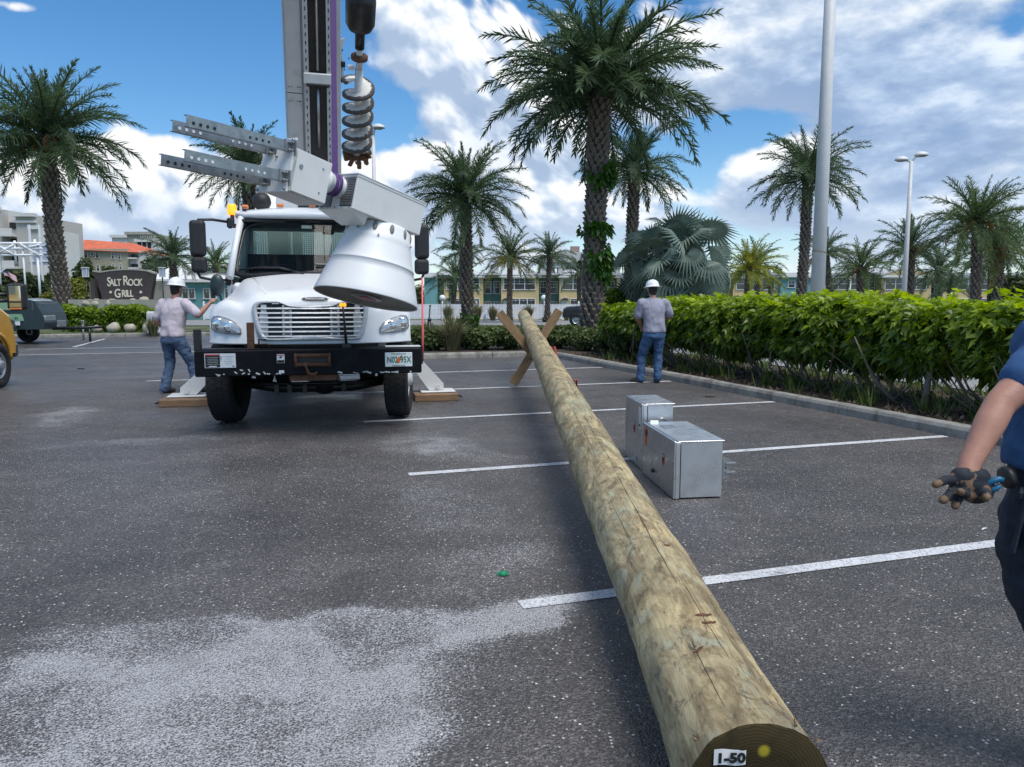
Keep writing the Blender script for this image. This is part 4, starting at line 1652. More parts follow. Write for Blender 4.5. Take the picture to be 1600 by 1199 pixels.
    for i in range(NS + 1):
        a = 2 * math.pi * turns * i / NS
        z = .12 + H_ * i / NS
        c, s_ = math.cos(a), math.sin(a)
        rings.append([Vector((ri * c, ri * s_, z)), Vector((ro * c, ro * s_, z - .02)), Vector((ro * c, ro * s_, z - .02 + th)), Vector((ri * c, ri * s_, z + th))])
    b.loft(rings, 0, True, True)
    au = b.build('auger', 'auger', T)
    au.matrix_local = AX @ Matrix.Diagonal((1, 1, .84, 1))
    b = MB()
    b.tube([(0, 0, 0), (0, 0, 1.50)], .048, 12, 0)
    b.build('auger_shaft', 'dirtywhite', au)
    b = MB()
    rr = random.Random(2)
    for k in range(9):
        a = 2 * math.pi * k / 9
        b.box((.15 * math.cos(a), .15 * math.sin(a), .06 + rr.uniform(-.03, .03)), (.055, .05, .12), 0, rot=(rr.uniform(-25, 25), rr.uniform(-25, 25), math.degrees(a)), bev=.008)
    b.box((0, 0, .06), (.30, .10, .07), 0)
    b.tube([(0, 0, .1), (0, 0, -.08)], [.06, .01], 8, 0)
    b.build('auger_teeth', 'rust', au)
    b = MB()
    b.tube([(0, 0, 1.48), (0, 0, 1.9)], .04, 10, 0)
    b.lathe([(.05, 1.62), (.10, 1.65), (.10, 1.69), (.05, 1.72)], 20, 1)
    b.box((-.09, .02, 1.50), (.07, .05, .05), 0)
    b.build('auger_coupling', ['dirtywhite', 'rust'], au)
    b = MB()
    b.tube([(0, 0, 1.80), (0, 0, 2.10)], [.055, .06], 10, 0)
    b.lathe([(.06, 2.02), (.13, 2.07), (.165, 2.15), (.17, 2.45), (.16, 2.53), (.13, 2.55), (.13, 3.3), (.001, 3.31)], 24, 0)
    b.tube([(.12, -.12, 3.1), (.05, -.19, 2.7), (-.04, -.19, 2.6), (-.12, -.14, 3.1)], .02, 8, 0)
    b.build('auger_motor', 'black', au)
    b = MB()
    b.add([(0, 0, 0)], [])
    pl0 = BW.inverted() @ at(558, 112, 10.3)
    b2 = MB()
    b2.prism([(.36, pl0.z - .30), (.36, pl0.z + .22), (.46, pl0.z + .26), (pl0.x - .06, pl0.z + .10), (pl0.x - .03, pl0.z - .26)], .02, .06, 0)
    b2.box(((.36 + pl0.x) / 2 - .02, .0, pl0.z - .29), (pl0.x - .34, .10, .05), 1)
    for x, z in ((.42, .1), (.52, 0), (.45, -.15), (.62, -.2)):
        b2.tube([(x, .015, pl0.z + z), (x, .022, pl0.z + z)], .012, 8, 1)
    b2.box((pl0.x - .08, .0, pl0.z - .08), (.14, .10, .07), 1)
    b2.build('auger_bracket', ['white2', 'black'], boom)
    b2 = MB()
    b2.box((.55, .06, pl0.z + 1.0), (.50, .10, .12), 0)
    b2.build('auger_arm', 'boomgrey', boom)
    return T, BX, boom, BW, LB


def hood_roof(x):
    return 2.70 - .05 * (abs(x) / .99) ** 2 + .018


TRUCK, BOOMX, BOOM, BOOMW, BOOML = build_truck()
# timber pads under the outriggers
for x, y, lab in ((-1.86, 1.72, 'wooden outrigger pad on the side of the man in pale pink tee'), (1.66, 1.58, 'wooden outrigger pad on the side nearest the wooden pole')):
    p = TRI.inverted() @ Vector((x, y, 0))
    r_ = empty('outrigger_pad', p, TRUCK_RZ, lab, 'pad', 'outrigger pads')
    for k in range(3):
        b = MB()
        b.box(((-.0), -.20 + .20 * k, .052), (.64, .192, .104), 0, bev=.008)
        b.build('board', 'timber2', r_)
    b = MB()
    s_ = -1 if x < 0 else 1
    b.tube([(s_ * .32, -.25, .06), (s_ * .38, -.22, .05), (s_ * .38, -.1, .05), (s_ * .32, -.08, .06)], .012, 6)
    b.build('rope_handle', 'black', r_)

# ================================================================== the hoisted equipment
LR = Matrix(((.609, -.772, .185), (.764, .633, .127), (-.215, .064, .975))).to_4x4()
LOAD_AT = Vector((-1.476, 7.6, 2.697))
LM = Matrix.Translation(LOAD_AT) @ LR


def build_load():
    T = empty('hoisted_cabinet', LOAD_AT, 0, 'white equipment cabinet with steel struts, vented box and cone shroud hanging tilted', 'equipment cabinet')
    T.rotation_euler = LR.to_euler()
    # vented box
    LH, HH, DH = .924, .342, .539
    b = MB()
    b.box((LH / 2, DH / 2, -HH / 2), (LH, DH, HH), 0, bev=.006)
    b.box((LH / 2, -.002, -.012), (LH + .012, .006, .022), 0)
    b.box((LH / 2, DH / 2, .004), (LH + .02, DH + .02, .012), 0, bev=.003)
    hb = b.build('vented_box', 'white2', T)
    b = MB()
    for k in range(17):
        b.box((-.006, .115, -.035 - k * .0165), (.012, .17, .008), 0, rot=(0, 25, 0))
        b.box((-.006, .43, -.10 - k * .0132), (.012, .17, .006), 0, rot=(0, 25, 0))
    b.box((-.002, .115, -.17), (.003, .18, .29), 1)
    b.box((-.002, .43, -.20), (.003, .18, .24), 1)
    b.build('louvre', ['galv', 'black'], hb, kind='stuff')
    b = MB()
    for y in (.05, .16, .27, .38, .49):
        b.tube([(-.004, y, -.325), (-.012, y, -.325)], .008, 8)
    b.build('screw', 'galv', hb, kind='stuff')
    # tray below the box
    b = MB()
    b.add([(0, .02, -HH), (.22, .02, -HH), (.26, .10, -HH - .09), (.26, DH - .08, -HH - .09), (0, DH, -HH), (.22, DH, -HH)], [[0, 1, 2], [0, 2, 3, 4], [3, 5, 4], [1, 5, 3, 2]], 0)
    b.build('gusset', 'white2', T)
    # cone shroud
    CX_, CY_ = .60, .27
    C = Matrix.Translation((CX_, CY_, 0))
    b = MB()
    zb, rb, zt, rt = -1.127, .541, -.51, .350
    prof = [(rb - .012, zb + .004), (rb, zb), (rb, zb + .012)]
    for k in range(1, 9):
        f = k / 9
        prof.append((rb + (rt - rb) * f, zb + .012 + (zt - zb) * f * .98))
        if k == 5:
            prof += [(rb + (rt - rb) * f + .003, zb + .014 + (zt - zb) * f * .98), (rb + (rt - rb) * f + .0025, zb + .024 + (zt - zb) * f * .98), (rb + (rt - rb) * (f + .02), zb + .034 + (zt - zb) * f * .98)]
    prof += [(rt + .006, zt - .02), (rt + .006, zt + .02), (rt - .005, zt + .03), (rt - .022, zt + .13), (rt - .06, zt + .165), (.001, zt + .165)]
    b.lathe(prof, 56, 0, C)
    cone = b.build('cone_shroud', 'shroud', T)
    b = MB()
    b.lathe([(rb - .012, zb + .004), (rb - .02, zb + .03), (rb * .5, zb + .035), (.001, zb + .035)], 48, 0, C)
    b.build('shroud_floor', 'shroudshade', cone)  # shade under the cone is put into this dark grey
    b = MB()
    b.lathe([(.15, zb + .030), (.16, zb + .020), (.12, zb + .018), (.001, zb + .018)], 28, 0, C)
    b.build('cover_plate', 'galv', cone)
    b = MB()
    b.box((CX_ + .01, CY_, zb + .013), (.18, .11, .004), 0, rot=(0, 0, 12))
    b.build('red_label', 'red', cone)
    for k in range(12):
        a = 2 * math.pi * (k + .4) / 12
        P = Matrix.Translation((CX_, CY_, 0)) @ Matrix.Rotation(a, 4, 'Z') @ Matrix.Translation((rt - .018, 0, zt + .09)) @ Matrix.Rotation(R(-8), 4, 'Y')
        b = MB()
        b.sphere((0, 0, 0), (.016, .026, .055), 0, 12, 8, P)
        b.build('hanger_slot', 'plastic' if k == 3 else 'shroudshade', cone)  # recess shade of the slots is given by the dark colour
    for k in range(5):
        a = 2 * math.pi * (k + .2) / 5
        b = MB()
        b.tube([(CX_ + (rt + .01) * math.cos(a), CY_ + (rt + .01) * math.sin(a), zt), (CX_ + (rt + .022) * math.cos(a), CY_ + (rt + .022) * math.sin(a), zt)], .010, 6)
        b.build('rim_bolt', 'galv', cone)
    cv = LR.inverted() @ (Vector((0, 0, CAM_H)) - LOAD_AT)
    cv.normalize()
    axr = Vector((0, 0, -1)).cross(cv).normalized()
    pv = Matrix.Translation((CX_, CY_, -.40))
    cone.matrix_local = pv @ Matrix.Rotation(R(3.0), 4, axr) @ pv.inverted()
    # neck
    b = MB()
    RY = Matrix.Translation((-.21, .235, -.13)) @ Matrix.Rotation(math.pi / 2, 4, 'Y')
    b.lathe([(.001, 0), (.115, 0), (.115, .02), (.098, .03), (.098, .20), (.115, .21), (.115, .225), (.001, .225)], 28, 0, RY)
    b.build('neck', 'white2', T)
    # cabinet with its door
    g, Lc, Hc, vo, wo = .201, .421, .403, .037, .164
    b = MB()
    b.box((-g - Lc / 2, wo + .21, vo - Hc / 2), (Lc, .40, Hc), 0, bev=.006)
    cb = b.build('cabinet_box', 'white2', T)
    b = MB()
    b.box((-g - Lc / 2, wo + .21, vo - Hc - .004), (Lc - .02, .38, .006), 0)
    b.build('cabinet_base', 'whitespeck', cb)
    b = MB()
    b.box((-g - Lc / 2 + .008, wo - .006, vo - Hc / 2), (Lc - .03, .012, Hc - .012), 0, bev=.004)
    dr = b.build('door', 'white2', cb)
    b = MB()
    b.tube([(-g - Lc + .08, wo - .012, vo - .15), (-g - Lc + .08, wo - .020, vo - .15)], .020, 14)
    for x, z in ((-.10, -.09), (-.10, -.32)):
        b.tube([(-g + x, wo - .012, vo + z), (-g + x, wo - .018, vo + z)], .009, 8)
    b.build('door_lock', 'galv', dr)
    # mounting plate
    b = MB()
    b.box((-g - Lc - .022, .385, -.135), (.022, .49, .50), 0, bev=.004)
    mp = b.build('mounting_plate', 'white2', T)
    b = MB()
    for y, z in ((.17, .09), (.60, .09), (.17, -.36), (.60, -.36), (.385, -.05)):
        b.tube([(-g - Lc - .033, y, z), (-g - Lc - .05, y, z)], .014, 8)
    b.build('plate_bolt', 'galv', mp, kind='stuff')
    # four slotted channels
    x0 = -g - Lc - .03
    for (y, z, ln, nh) in ((.20, .035, 1.00, 0), (.50, .025, .96, 1), (.20, -.245, .96, 1), (.50, -.275, 1.0, 2)):
        b = MB()
        h, d, t = .090, .046, .006
        b.box((x0 - ln / 2, y, z), (ln, t, h), 0)
        b.box((x0 - ln / 2, y + d / 2, z + h / 2), (ln, d, t), 0)
        b.box((x0 - ln / 2, y + d / 2, z - h / 2), (ln, d, t), 0)
        b.box((x0 - .02, y, z), (.10, .03, h + .02), 0)
        b.box((x0 - .005, y - .01, z - .02), (.012, .16, h + .05), 0)
        st = b.build('strut', 'galv', T)
        st.matrix_local = Matrix.Translation((x0, y, z)) @ Matrix.Rotation(R(-9), 4, 'Y') @ Matrix.Translation((-x0, -y, -z))
        b = MB()
        for k in range(4):
            b.tube([(x0 - ln + .06 + k * .062, y - t, z - .01), (x0 - ln + .06 + k * .062, y - t / 2 - .001, z - .01)], .014, 10, 0)
            b.tube([(x0 - ln * .42 + k * .062, y - t, z - .01), (x0 - ln * .42 + k * .062, y - t / 2 - .001, z - .01)], .012, 10, 0)
        b.build('bolt_hole', 'decalw' if nh == 1 else 'ink', st, kind='stuff')
        b = MB()
        for dz in (-.04, .03):
            b.tube([(x0 - .03, y - .015, z + dz), (x0 - .03, y - .045, z + dz)], .016, 6)
            b.tube([(x0 - .03, y - .045, z + dz), (x0 - .03, y - .075, z + dz)], .008, 6)
        b.build('bolt', 'steel', st, kind='stuff')
    return T


build_load()


def build_sling():
    top = BOOMW @ Vector((.21, .08, BOOML * .985 - .05))
    c = LM @ Vector((-.10, .235, -.13))
    b = MB()
    # two plies running from the boom head to the neck
    u = (LR @ Vector((1, 0, 0))).normalized()
    side = Vector((1, 0, 0))
    end = c + (LR @ Vector((0, 0, .10)))
    n = 26
    rings = []
    for k in range(n + 1):
        f = k / n
        p = top.lerp(end, f)
        w = .027 + .003 * math.sin(f * 40)
        tw = side.lerp(Vector((.9, .4, 0)), min(1, f * 1.2)).normalized()
        nn = Vector((-tw.y, tw.x, 0)) * .006
        rings.append([p - tw * w - nn, p + tw * w - nn, p + tw * w + nn, p - tw * w + nn])
    b.loft(rings, 0, True, False)
    RY = LM @ Matrix.Translation((-.14, .235, -.13)) @ Matrix.Rotation(math.pi / 2, 4, 'Y')
    for z0 in (0.0, .045):
        b.lathe([(.100, z0), (.112, z0 + .004), (.114, z0 + .03), (.100, z0 + .036)], 28, 0, RY)
    o = b.build('lifting_sling', 'purple')
    tag(o, 'purple webbing sling running from the boom down to the cabinet neck', 'sling')


build_sling()


# ================================================================== the utility pole on the ground
def build_pole():
    butt, tip = Vector((.655, 1.92, .195)), Vector((.262, 17.4, 1.12))
    ax = (tip - butt).normalized()
    ln = (tip - butt).length
    X = ax.cross(Vector((0, 0, 1))).normalized()
    Y = ax.cross(X).normalized()
    T = Matrix((X, Y, ax)).transposed().to_4x4()
    T.translation = butt
    N, MR = 56, 200
    vs, fs = [], []
    for j in range(MR + 1):
        f = (j / MR) ** 1.5
        z = ln * f
        r = .186 + (.128 - .186) * f + .012 * math.exp(-z / .25)
        for k in range(N):
            a = 2 * math.pi * k / N
            p = Vector((math.cos(a), math.sin(a), 0))
            q = Vector((p.x * .9, p.y * .9, z * .9))
            dr = .010 * mnoise.noise(q * 1.3) + .006 * mnoise.noise(Vector((p.x * 3, p.y * 3, z * 4))) + .003 * mnoise.noise(Vector((p.x * 9, p.y * 9, z * 12)))
            # peeled flats
            dr -= .006 * max(0, mnoise.noise(Vector((p.x * 2.2 + 5, p.y * 2.2, z * 2.2))) - .1)
            vs.append(p * (r + dr) + Vector((0, 0, z)))
    for j in range(MR):
        for k in range(N):
            k2 = (k + 1) % N
            fs.append([j * N + k, j * N + k2, (j + 1) * N + k2, (j + 1) * N + k])
    b = MB()
    b.add(vs, fs, 0, True)
    b.add(vs[-N:], [list(range(N))], 0)
    o = b.build('utility_pole', 'wood')
    o.matrix_world = T
    tag(o, 'long weathered wooden utility pole lying across the lot on a timber cross', 'utility pole')
    b = MB()
    rings = [[Vector((v[0] * f, v[1] * f, zz)) for v in vs[:N]] for f, zz in ((1.0, 0), (.985, -.008), (.6, -.010), (.2, -.009), (.002, -.009))]
    b.loft(rings, 0, False, True)
    e = b.build('butt_end', 'endgrain', o)
    # numbered tag: upright in the world on the end face
    up = T.inverted().to_3x3() @ Vector((0, 0, 1))
    up.z = 0
    up.normalize()
    rt = Vector((0, 0, -1)).cross(up)
    rt = -rt if (T.to_3x3() @ rt).x < 0 else rt
    TX = Matrix((rt, up, Vector((0, 0, -1)))).transposed().to_4x4()
    TX.translation = Vector((0, 0, -.014)) + rt * -.085 + up * .112
    b = MB()
    vs2, fs2 = [], []
    for i in range(9):
        x = -.042 + .0105 * i
        y = .003 * math.sin(i * .9)
        vs2 += [(x, -.023 + y, .001 + .002 * math.sin(i)), (x, .023 + y - (.004 if i > 6 else 0), .001 + .002 * math.sin(i))]
    fs2 = [[2 * i, 2 * i + 2, 2 * i + 3, 2 * i + 1] for i in range(8)]
    b.add(vs2, fs2, 0, True, TX)
    tg = b.build('number_tag', 'paper', o)
    text('lettering', '1-50', .038, 'ink', tg, TX @ Matrix.Translation((.002, -.002, .004)), .0008, 1.0, .0016, 1.12)
    # splinters, knots and a torn strip
    rnd = random.Random(4)
    b = MB()
    for k in range(26):
        z = rnd.choice([rnd.uniform(.0, .05), rnd.uniform(.2, 9)])
        a = rnd.uniform(0, 6.28)
        r = .197 - .0045 * z + (.008 if z < .1 else 0)
        p = Vector((math.cos(a) * r, math.sin(a) * r, z))
        b.tube([p, p + Vector((math.cos(a) * .012, math.sin(a) * .012, rnd.uniform(-.05, .05)))], [.005, .001], 4)
    b.build('splinter', 'timber', o, kind='stuff')
    # torn strips near the butt and long drying checks
    def surf(a, z, h=.0015):
        f = (z / ln) ** 1.0
        r = .186 + (.128 - .186) * f + .012 * math.exp(-z / .25)
        p = Vector((math.cos(a), math.sin(a), 0))
        dr = .010 * mnoise.noise(Vector((p.x * .9, p.y * .9, z * .9)) * 1.3) + .006 * mnoise.noise(Vector((p.x * 3, p.y * 3, z * 4))) + .003 * mnoise.noise(Vector((p.x * 9, p.y * 9, z * 12)))
        dr -= .006 * max(0, mnoise.noise(Vector((p.x * 2.2 + 5, p.y * 2.2, z * 2.2))) - .1)
        return p * (r + dr + h) + Vector((0, 0, z))
    a0 = math.atan2(up.y, up.x)
    sg = 1 if (rt.x * -math.sin(a0) + rt.y * math.cos(a0)) > 0 else -1
    for z0, da, w in ((.60, .16, .30), (.655, .14, .34), (1.30, .24, .16), (.42, -.3, .2)):
        b = MB()
        q = 9
        vs3 = []
        for k in range(q):
            a = a0 + sg * (da + w * (k / (q - 1) - .5))
            zz = z0 + .012 * (k / (q - 1) - .5) + rnd.uniform(-.003, .003)
            hw_ = .009 * math.sin(math.pi * (k + .4) / q) * rnd.uniform(.6, 1.3)
            vs3 += [surf(a, zz - hw_, .002), surf(a, zz, .006), surf(a, zz + hw_, .002)]
        fs3 = []
        for k in range(q - 1):
            fs3 += [[3 * k, 3 * k + 1, 3 * k + 4, 3 * k + 3], [3 * k + 1, 3 * k + 2, 3 * k + 5, 3 * k + 4]]
        b.add(vs3, fs3, 0, False)
        b.build('torn_strip', 'tear', o)
    for z0, z1, da, w in ((.35, 1.0, .10, .0016), (.9, 2.6, -.04, .0024), (2.3, 4.4, .02, .0022), (4.2, 8.0, .22, .0030), (.2, .9, .55, .0016), (1.2, 2.2, -.55, .0016), (2.8, 4.6, -.35, .002), (6.5, 12.0, .1, .0035), (.5, 1.6, .85, .0014), (3.4, 6.0, .7, .002), (.10, .5, -.35, .0016)):
        b = MB()
        m = int((z1 - z0) / .04)
        vs3 = []
        for k in range(m + 1):
            zz = z0 + (z1 - z0) * k / m
            a = a0 + sg * (da + .05 * mnoise.noise(Vector((zz * 1.3, da * 9, 0))) + .012 * mnoise.noise(Vector((zz * 11, da * 9, 3))))
            ww = .7 * w * math.sin(math.pi * (k + .3) / (m + .6)) ** .5 * (.7 + .8 * abs(mnoise.noise(Vector((zz * 6, da, 7))))) / .18
            vs3 += [surf(a - ww, zz, .0012), surf(a + ww, zz, .0012)]
        b.add(vs3, [[2 * k, 2 * k + 1, 2 * k + 3, 2 * k + 2] for k in range(m)], 0, False)
        b.build('drying_check', 'check', o)
    return T, o


POLE_T, POLE = build_pole()


def board(name, a, b_, w, t, mat, parent, face):
    """a plank from a to b, its wide side facing 'face'"""
    a, b_ = Vector(a), Vector(b_)
    ax = (b_ - a).normalized()
    f = Vector(face)
    sd = ax.cross(f).normalized()
    nn = sd.cross(ax).normalized()
    m = Matrix((ax, sd, nn)).transposed().to_4x4()
    m.translation = (a + b_) / 2
    mb = MB()
    mb.box((0, 0, 0), ((b_ - a).length, w, t), 0, bev=.004)
    o = mb.build(name, mat)
    o.parent = parent
    o.matrix_world = Matrix.Translation(parent.location) @ m.copy() if False else m
    o.matrix_parent_inverse = Matrix.Translation(parent.location).inverted()
    return o


cx_ = empty('timber_cross', (.34, 13.0, 0), 0, 'two crossed sawn boards propping up the far end of the wooden pole', 'pole prop')
board('board', (-.22, 13.10, 1.27), (.78, 13.10, .045), .15, .05, 'timber', cx_, (0, -1, .1))
board('board', (.80, 13.02, 1.31), (.02, 13.02, .055), .15, .05, 'timber', cx_, (0, -1, .1))
b = MB()
b.tube([(.315, 12.97, .69), (.315, 13.16, .69)], .012, 8)
bo = b.build('cross_bolt', 'steel', cx_)
bo.matrix_parent_inverse = Matrix.Translation(cx_.location).inverted()
# a strap of red wire beside the pole
b = MB()
rnd = random.Random(8)
for k in range(5):
    pts = []
    for i in range(15):
        f = i / 14
        c = POLE_T @ Vector((0, 0, 6.6 + 3.0 * f))
        pts.append((c.x + .20 + .035 * math.sin(f * 7 + k) + .12 * math.sin(f * math.pi) * rnd.uniform(.7, 1), c.y, max(.012, c.z + .02 - .42 * math.sin(f * math.pi) ** .7 * rnd.uniform(.8, 1.05))))
    b.tube(pts, .009, 5)
o = b.build('wire_bundle', 'redwire')
tag(o, 'loose bundle of red brown wire hanging off the right side of the wooden pole', 'wire')


# ================================================================== two metal boxes
def metal_box(corners, h, label, near):
    """corners: front-left, front-right, back-right, back-left on the ground"""
    c = [Vector((x, y, 0)) for x, y in corners]
    o_ = c[0]
    T = empty('metal_enclosure', o_, 0, label, 'metal box', 'aluminium enclosures by the pole')
    q = [v - o_ for v in c]
    b = MB()
    z0 = .012
    vs = [v + Vector((0, 0, z0)) for v in q] + [v + Vector((0, 0, h)) for v in q]
    b.add(vs, [[3, 2, 1, 0], [4, 5, 6, 7], [0, 1, 5, 4], [1, 2, 6, 5], [2, 3, 7, 6], [3, 0, 4, 7]], 0)
    b.build('shell', 'alum', T)
    # folded door edge standing proud round the left face and lid
    lx = (q[1] - q[0]).normalized()
    ly = (q[3] - q[0]).normalized()
    w, dp = (q[1] - q[0]).length, (q[3] - q[0]).length
    M4 = Matrix((lx, ly, Vector((0, 0, 1)))).transposed().to_4x4()
    b = MB()
    b.box((-.010, dp / 2, h / 2 + .006), (.014, dp + .012, h + .004), 0, bev=.003, X=M4)
    b.box((.013, -.006, h / 2 + .004), (.034, .008, h - .006), 0, bev=.002, X=M4)
    b.build('door', 'alum', T)
    b = MB()
    b.box((.036, -.003, h / 2), (.004, .006, h - .03), 0, X=M4)
    b.build('door_seam', 'ink', T)
    b = MB()
    b.box((w / 2 + .015, dp / 2, h + .004), (w + .0, dp + .012, .008), 0, bev=.002, X=M4)
    b.build('lid', 'alum', T)
    b = MB()
    k = .30 if near else .42
    b.box((-.019, dp * k, h * .58), (.003, .05, .085), 0, X=M4)
    b.box((-.021, dp * k, h * .58), (.002, .035, .028), 1, X=M4)
    b.box((-.021, dp * k, h * .64), (.002, .035, .014), 2, X=M4)
    b.build('maker_decal', ['red', 'ink', 'decalw'], T)
    if near:
        b = MB()
        b.box((w * .36, dp * .70, h + .010), (.11, .18, .004), 0, X=M4)
        b.build('rating_plate', 'galv', T)
        b = MB()
        b.box((.06, dp * .90, h + .012), (.07, .004, .05), 0, X=M4, rot=(-20, 0, 0))
        b.build('paper_label', 'paper', T)
        b = MB()
        b.box((-.019, dp * .88, h * .78), (.003, .055, .155), 0, X=M4)
        b.box((-.0205, dp * .87, h * .86), (.002, .04, .05), 1, X=M4)
        b.build('warning_label', ['orange', 'ink'], T)
        b = MB()
        b.box((w + .010, .05, h * .52), (.006, .07, .155), 0, X=M4)
        b.box((w + .035, .018, h * .52), (.056, .006, .150), 0, X=M4)
        b.box((w + .072, .03, h * .60), (.09, .055, .006), 0, X=M4)
        b.box((w + .072, .03, h * .44), (.09, .055, .006), 0, X=M4)
        for z in (-.035, 0, .035):
            b.tube([(w + .035, .013, h * .52 + z), (w + .035, .016, h * .52 + z)], .007, 8, 1, X=M4)
        b.build('mounting_bracket', ['steel', 'ink'], T)
        b = MB()
        b.tube([(-.015, dp * .62, h * .24), (-.03, dp * .62, h * .24), (-.03, dp * .56, h * .23)], .010, 8, 0, X=M4)
        b.build('latch', 'black', T)
    else:
        b = MB()
        b.box((-.019, .06, h * .78), (.003, .07, .19), 0, X=M4)
        b.box((-.0205, .06, h * .67), (.002, .05, .02), 1, X=M4)
        b.build('paper_label', ['paper', 'ink'], T)
        b = MB()
        pts = [(w * .62 + .035 * math.cos(a), -.02, h * .74 + .03 * math.sin(a)) for a in [math.pi * i / 10 for i in range(11)]]
        b.tube(pts, .006, 6, 0, X=M4)
        b.build('lifting_loop', 'steel', T)
        b = MB()
        pts = [(-.02, dp * .2 + .03 * math.cos(a), h * .10 + .04 * math.sin(a)) for a in [math.pi * i / 8 for i in range(9)]]
        b.tube(pts, .005, 6, 0, X=M4)
        b.build('latch', 'steel', T)


metal_box([(1.225, 5.65), (1.585, 5.70), (1.505, 6.60), (1.145, 6.55)], .435, 'bare metal box lying nearer, with orange label and side bracket', True)
metal_box([(1.155, 6.68), (1.42, 6.72), (1.375, 7.34), (1.105, 7.29)], .575, 'taller bare metal box standing behind the nearer box', False)


# ================================================================== people
def limb(*pts):
    """chain of tapered capsules: (x, y, z, r) joints"""
    return [('cap', p[:3], p[3], q[:3], q[3]) for p, q in zip(pts, pts[1:])]


def hard_hat(parent, c, rz, tilt=0.0):
    X = Matrix.Translation(c) @ Matrix.Rotation(rz, 4, 'Z') @ Matrix.Rotation(tilt, 4, 'X')
    b = MB()
    prof = []
    for k in range(9):
        a = math.pi / 2 * k / 8
        prof.append((max(.001, math.cos(a)), math.sin(a)))
    rings = []
    for r, z in [(1.30, -.10), (1.34, -.06), (1.14, -.02), (1.03, .06)] + [(q * 1.0, .10 + w * .90) for q, w in prof]:
        rings.append([Vector((.118 * r * math.cos(2 * math.pi * k / 28), .146 * r * math.sin(2 * math.pi * k / 28) * (1 if r > 1.05 else 1), .135 * z)) for k in range(28)])
    b.loft(rings, 0, True, True, X)
    b.tube([(0, -.13, .040), (0, -.10, .103), (0, 0, .130), (0, .10, .103), (0, .13, .040)], .012, 6, 0, True, True, X)
    return b.build('hard_hat', 'hat', parent)


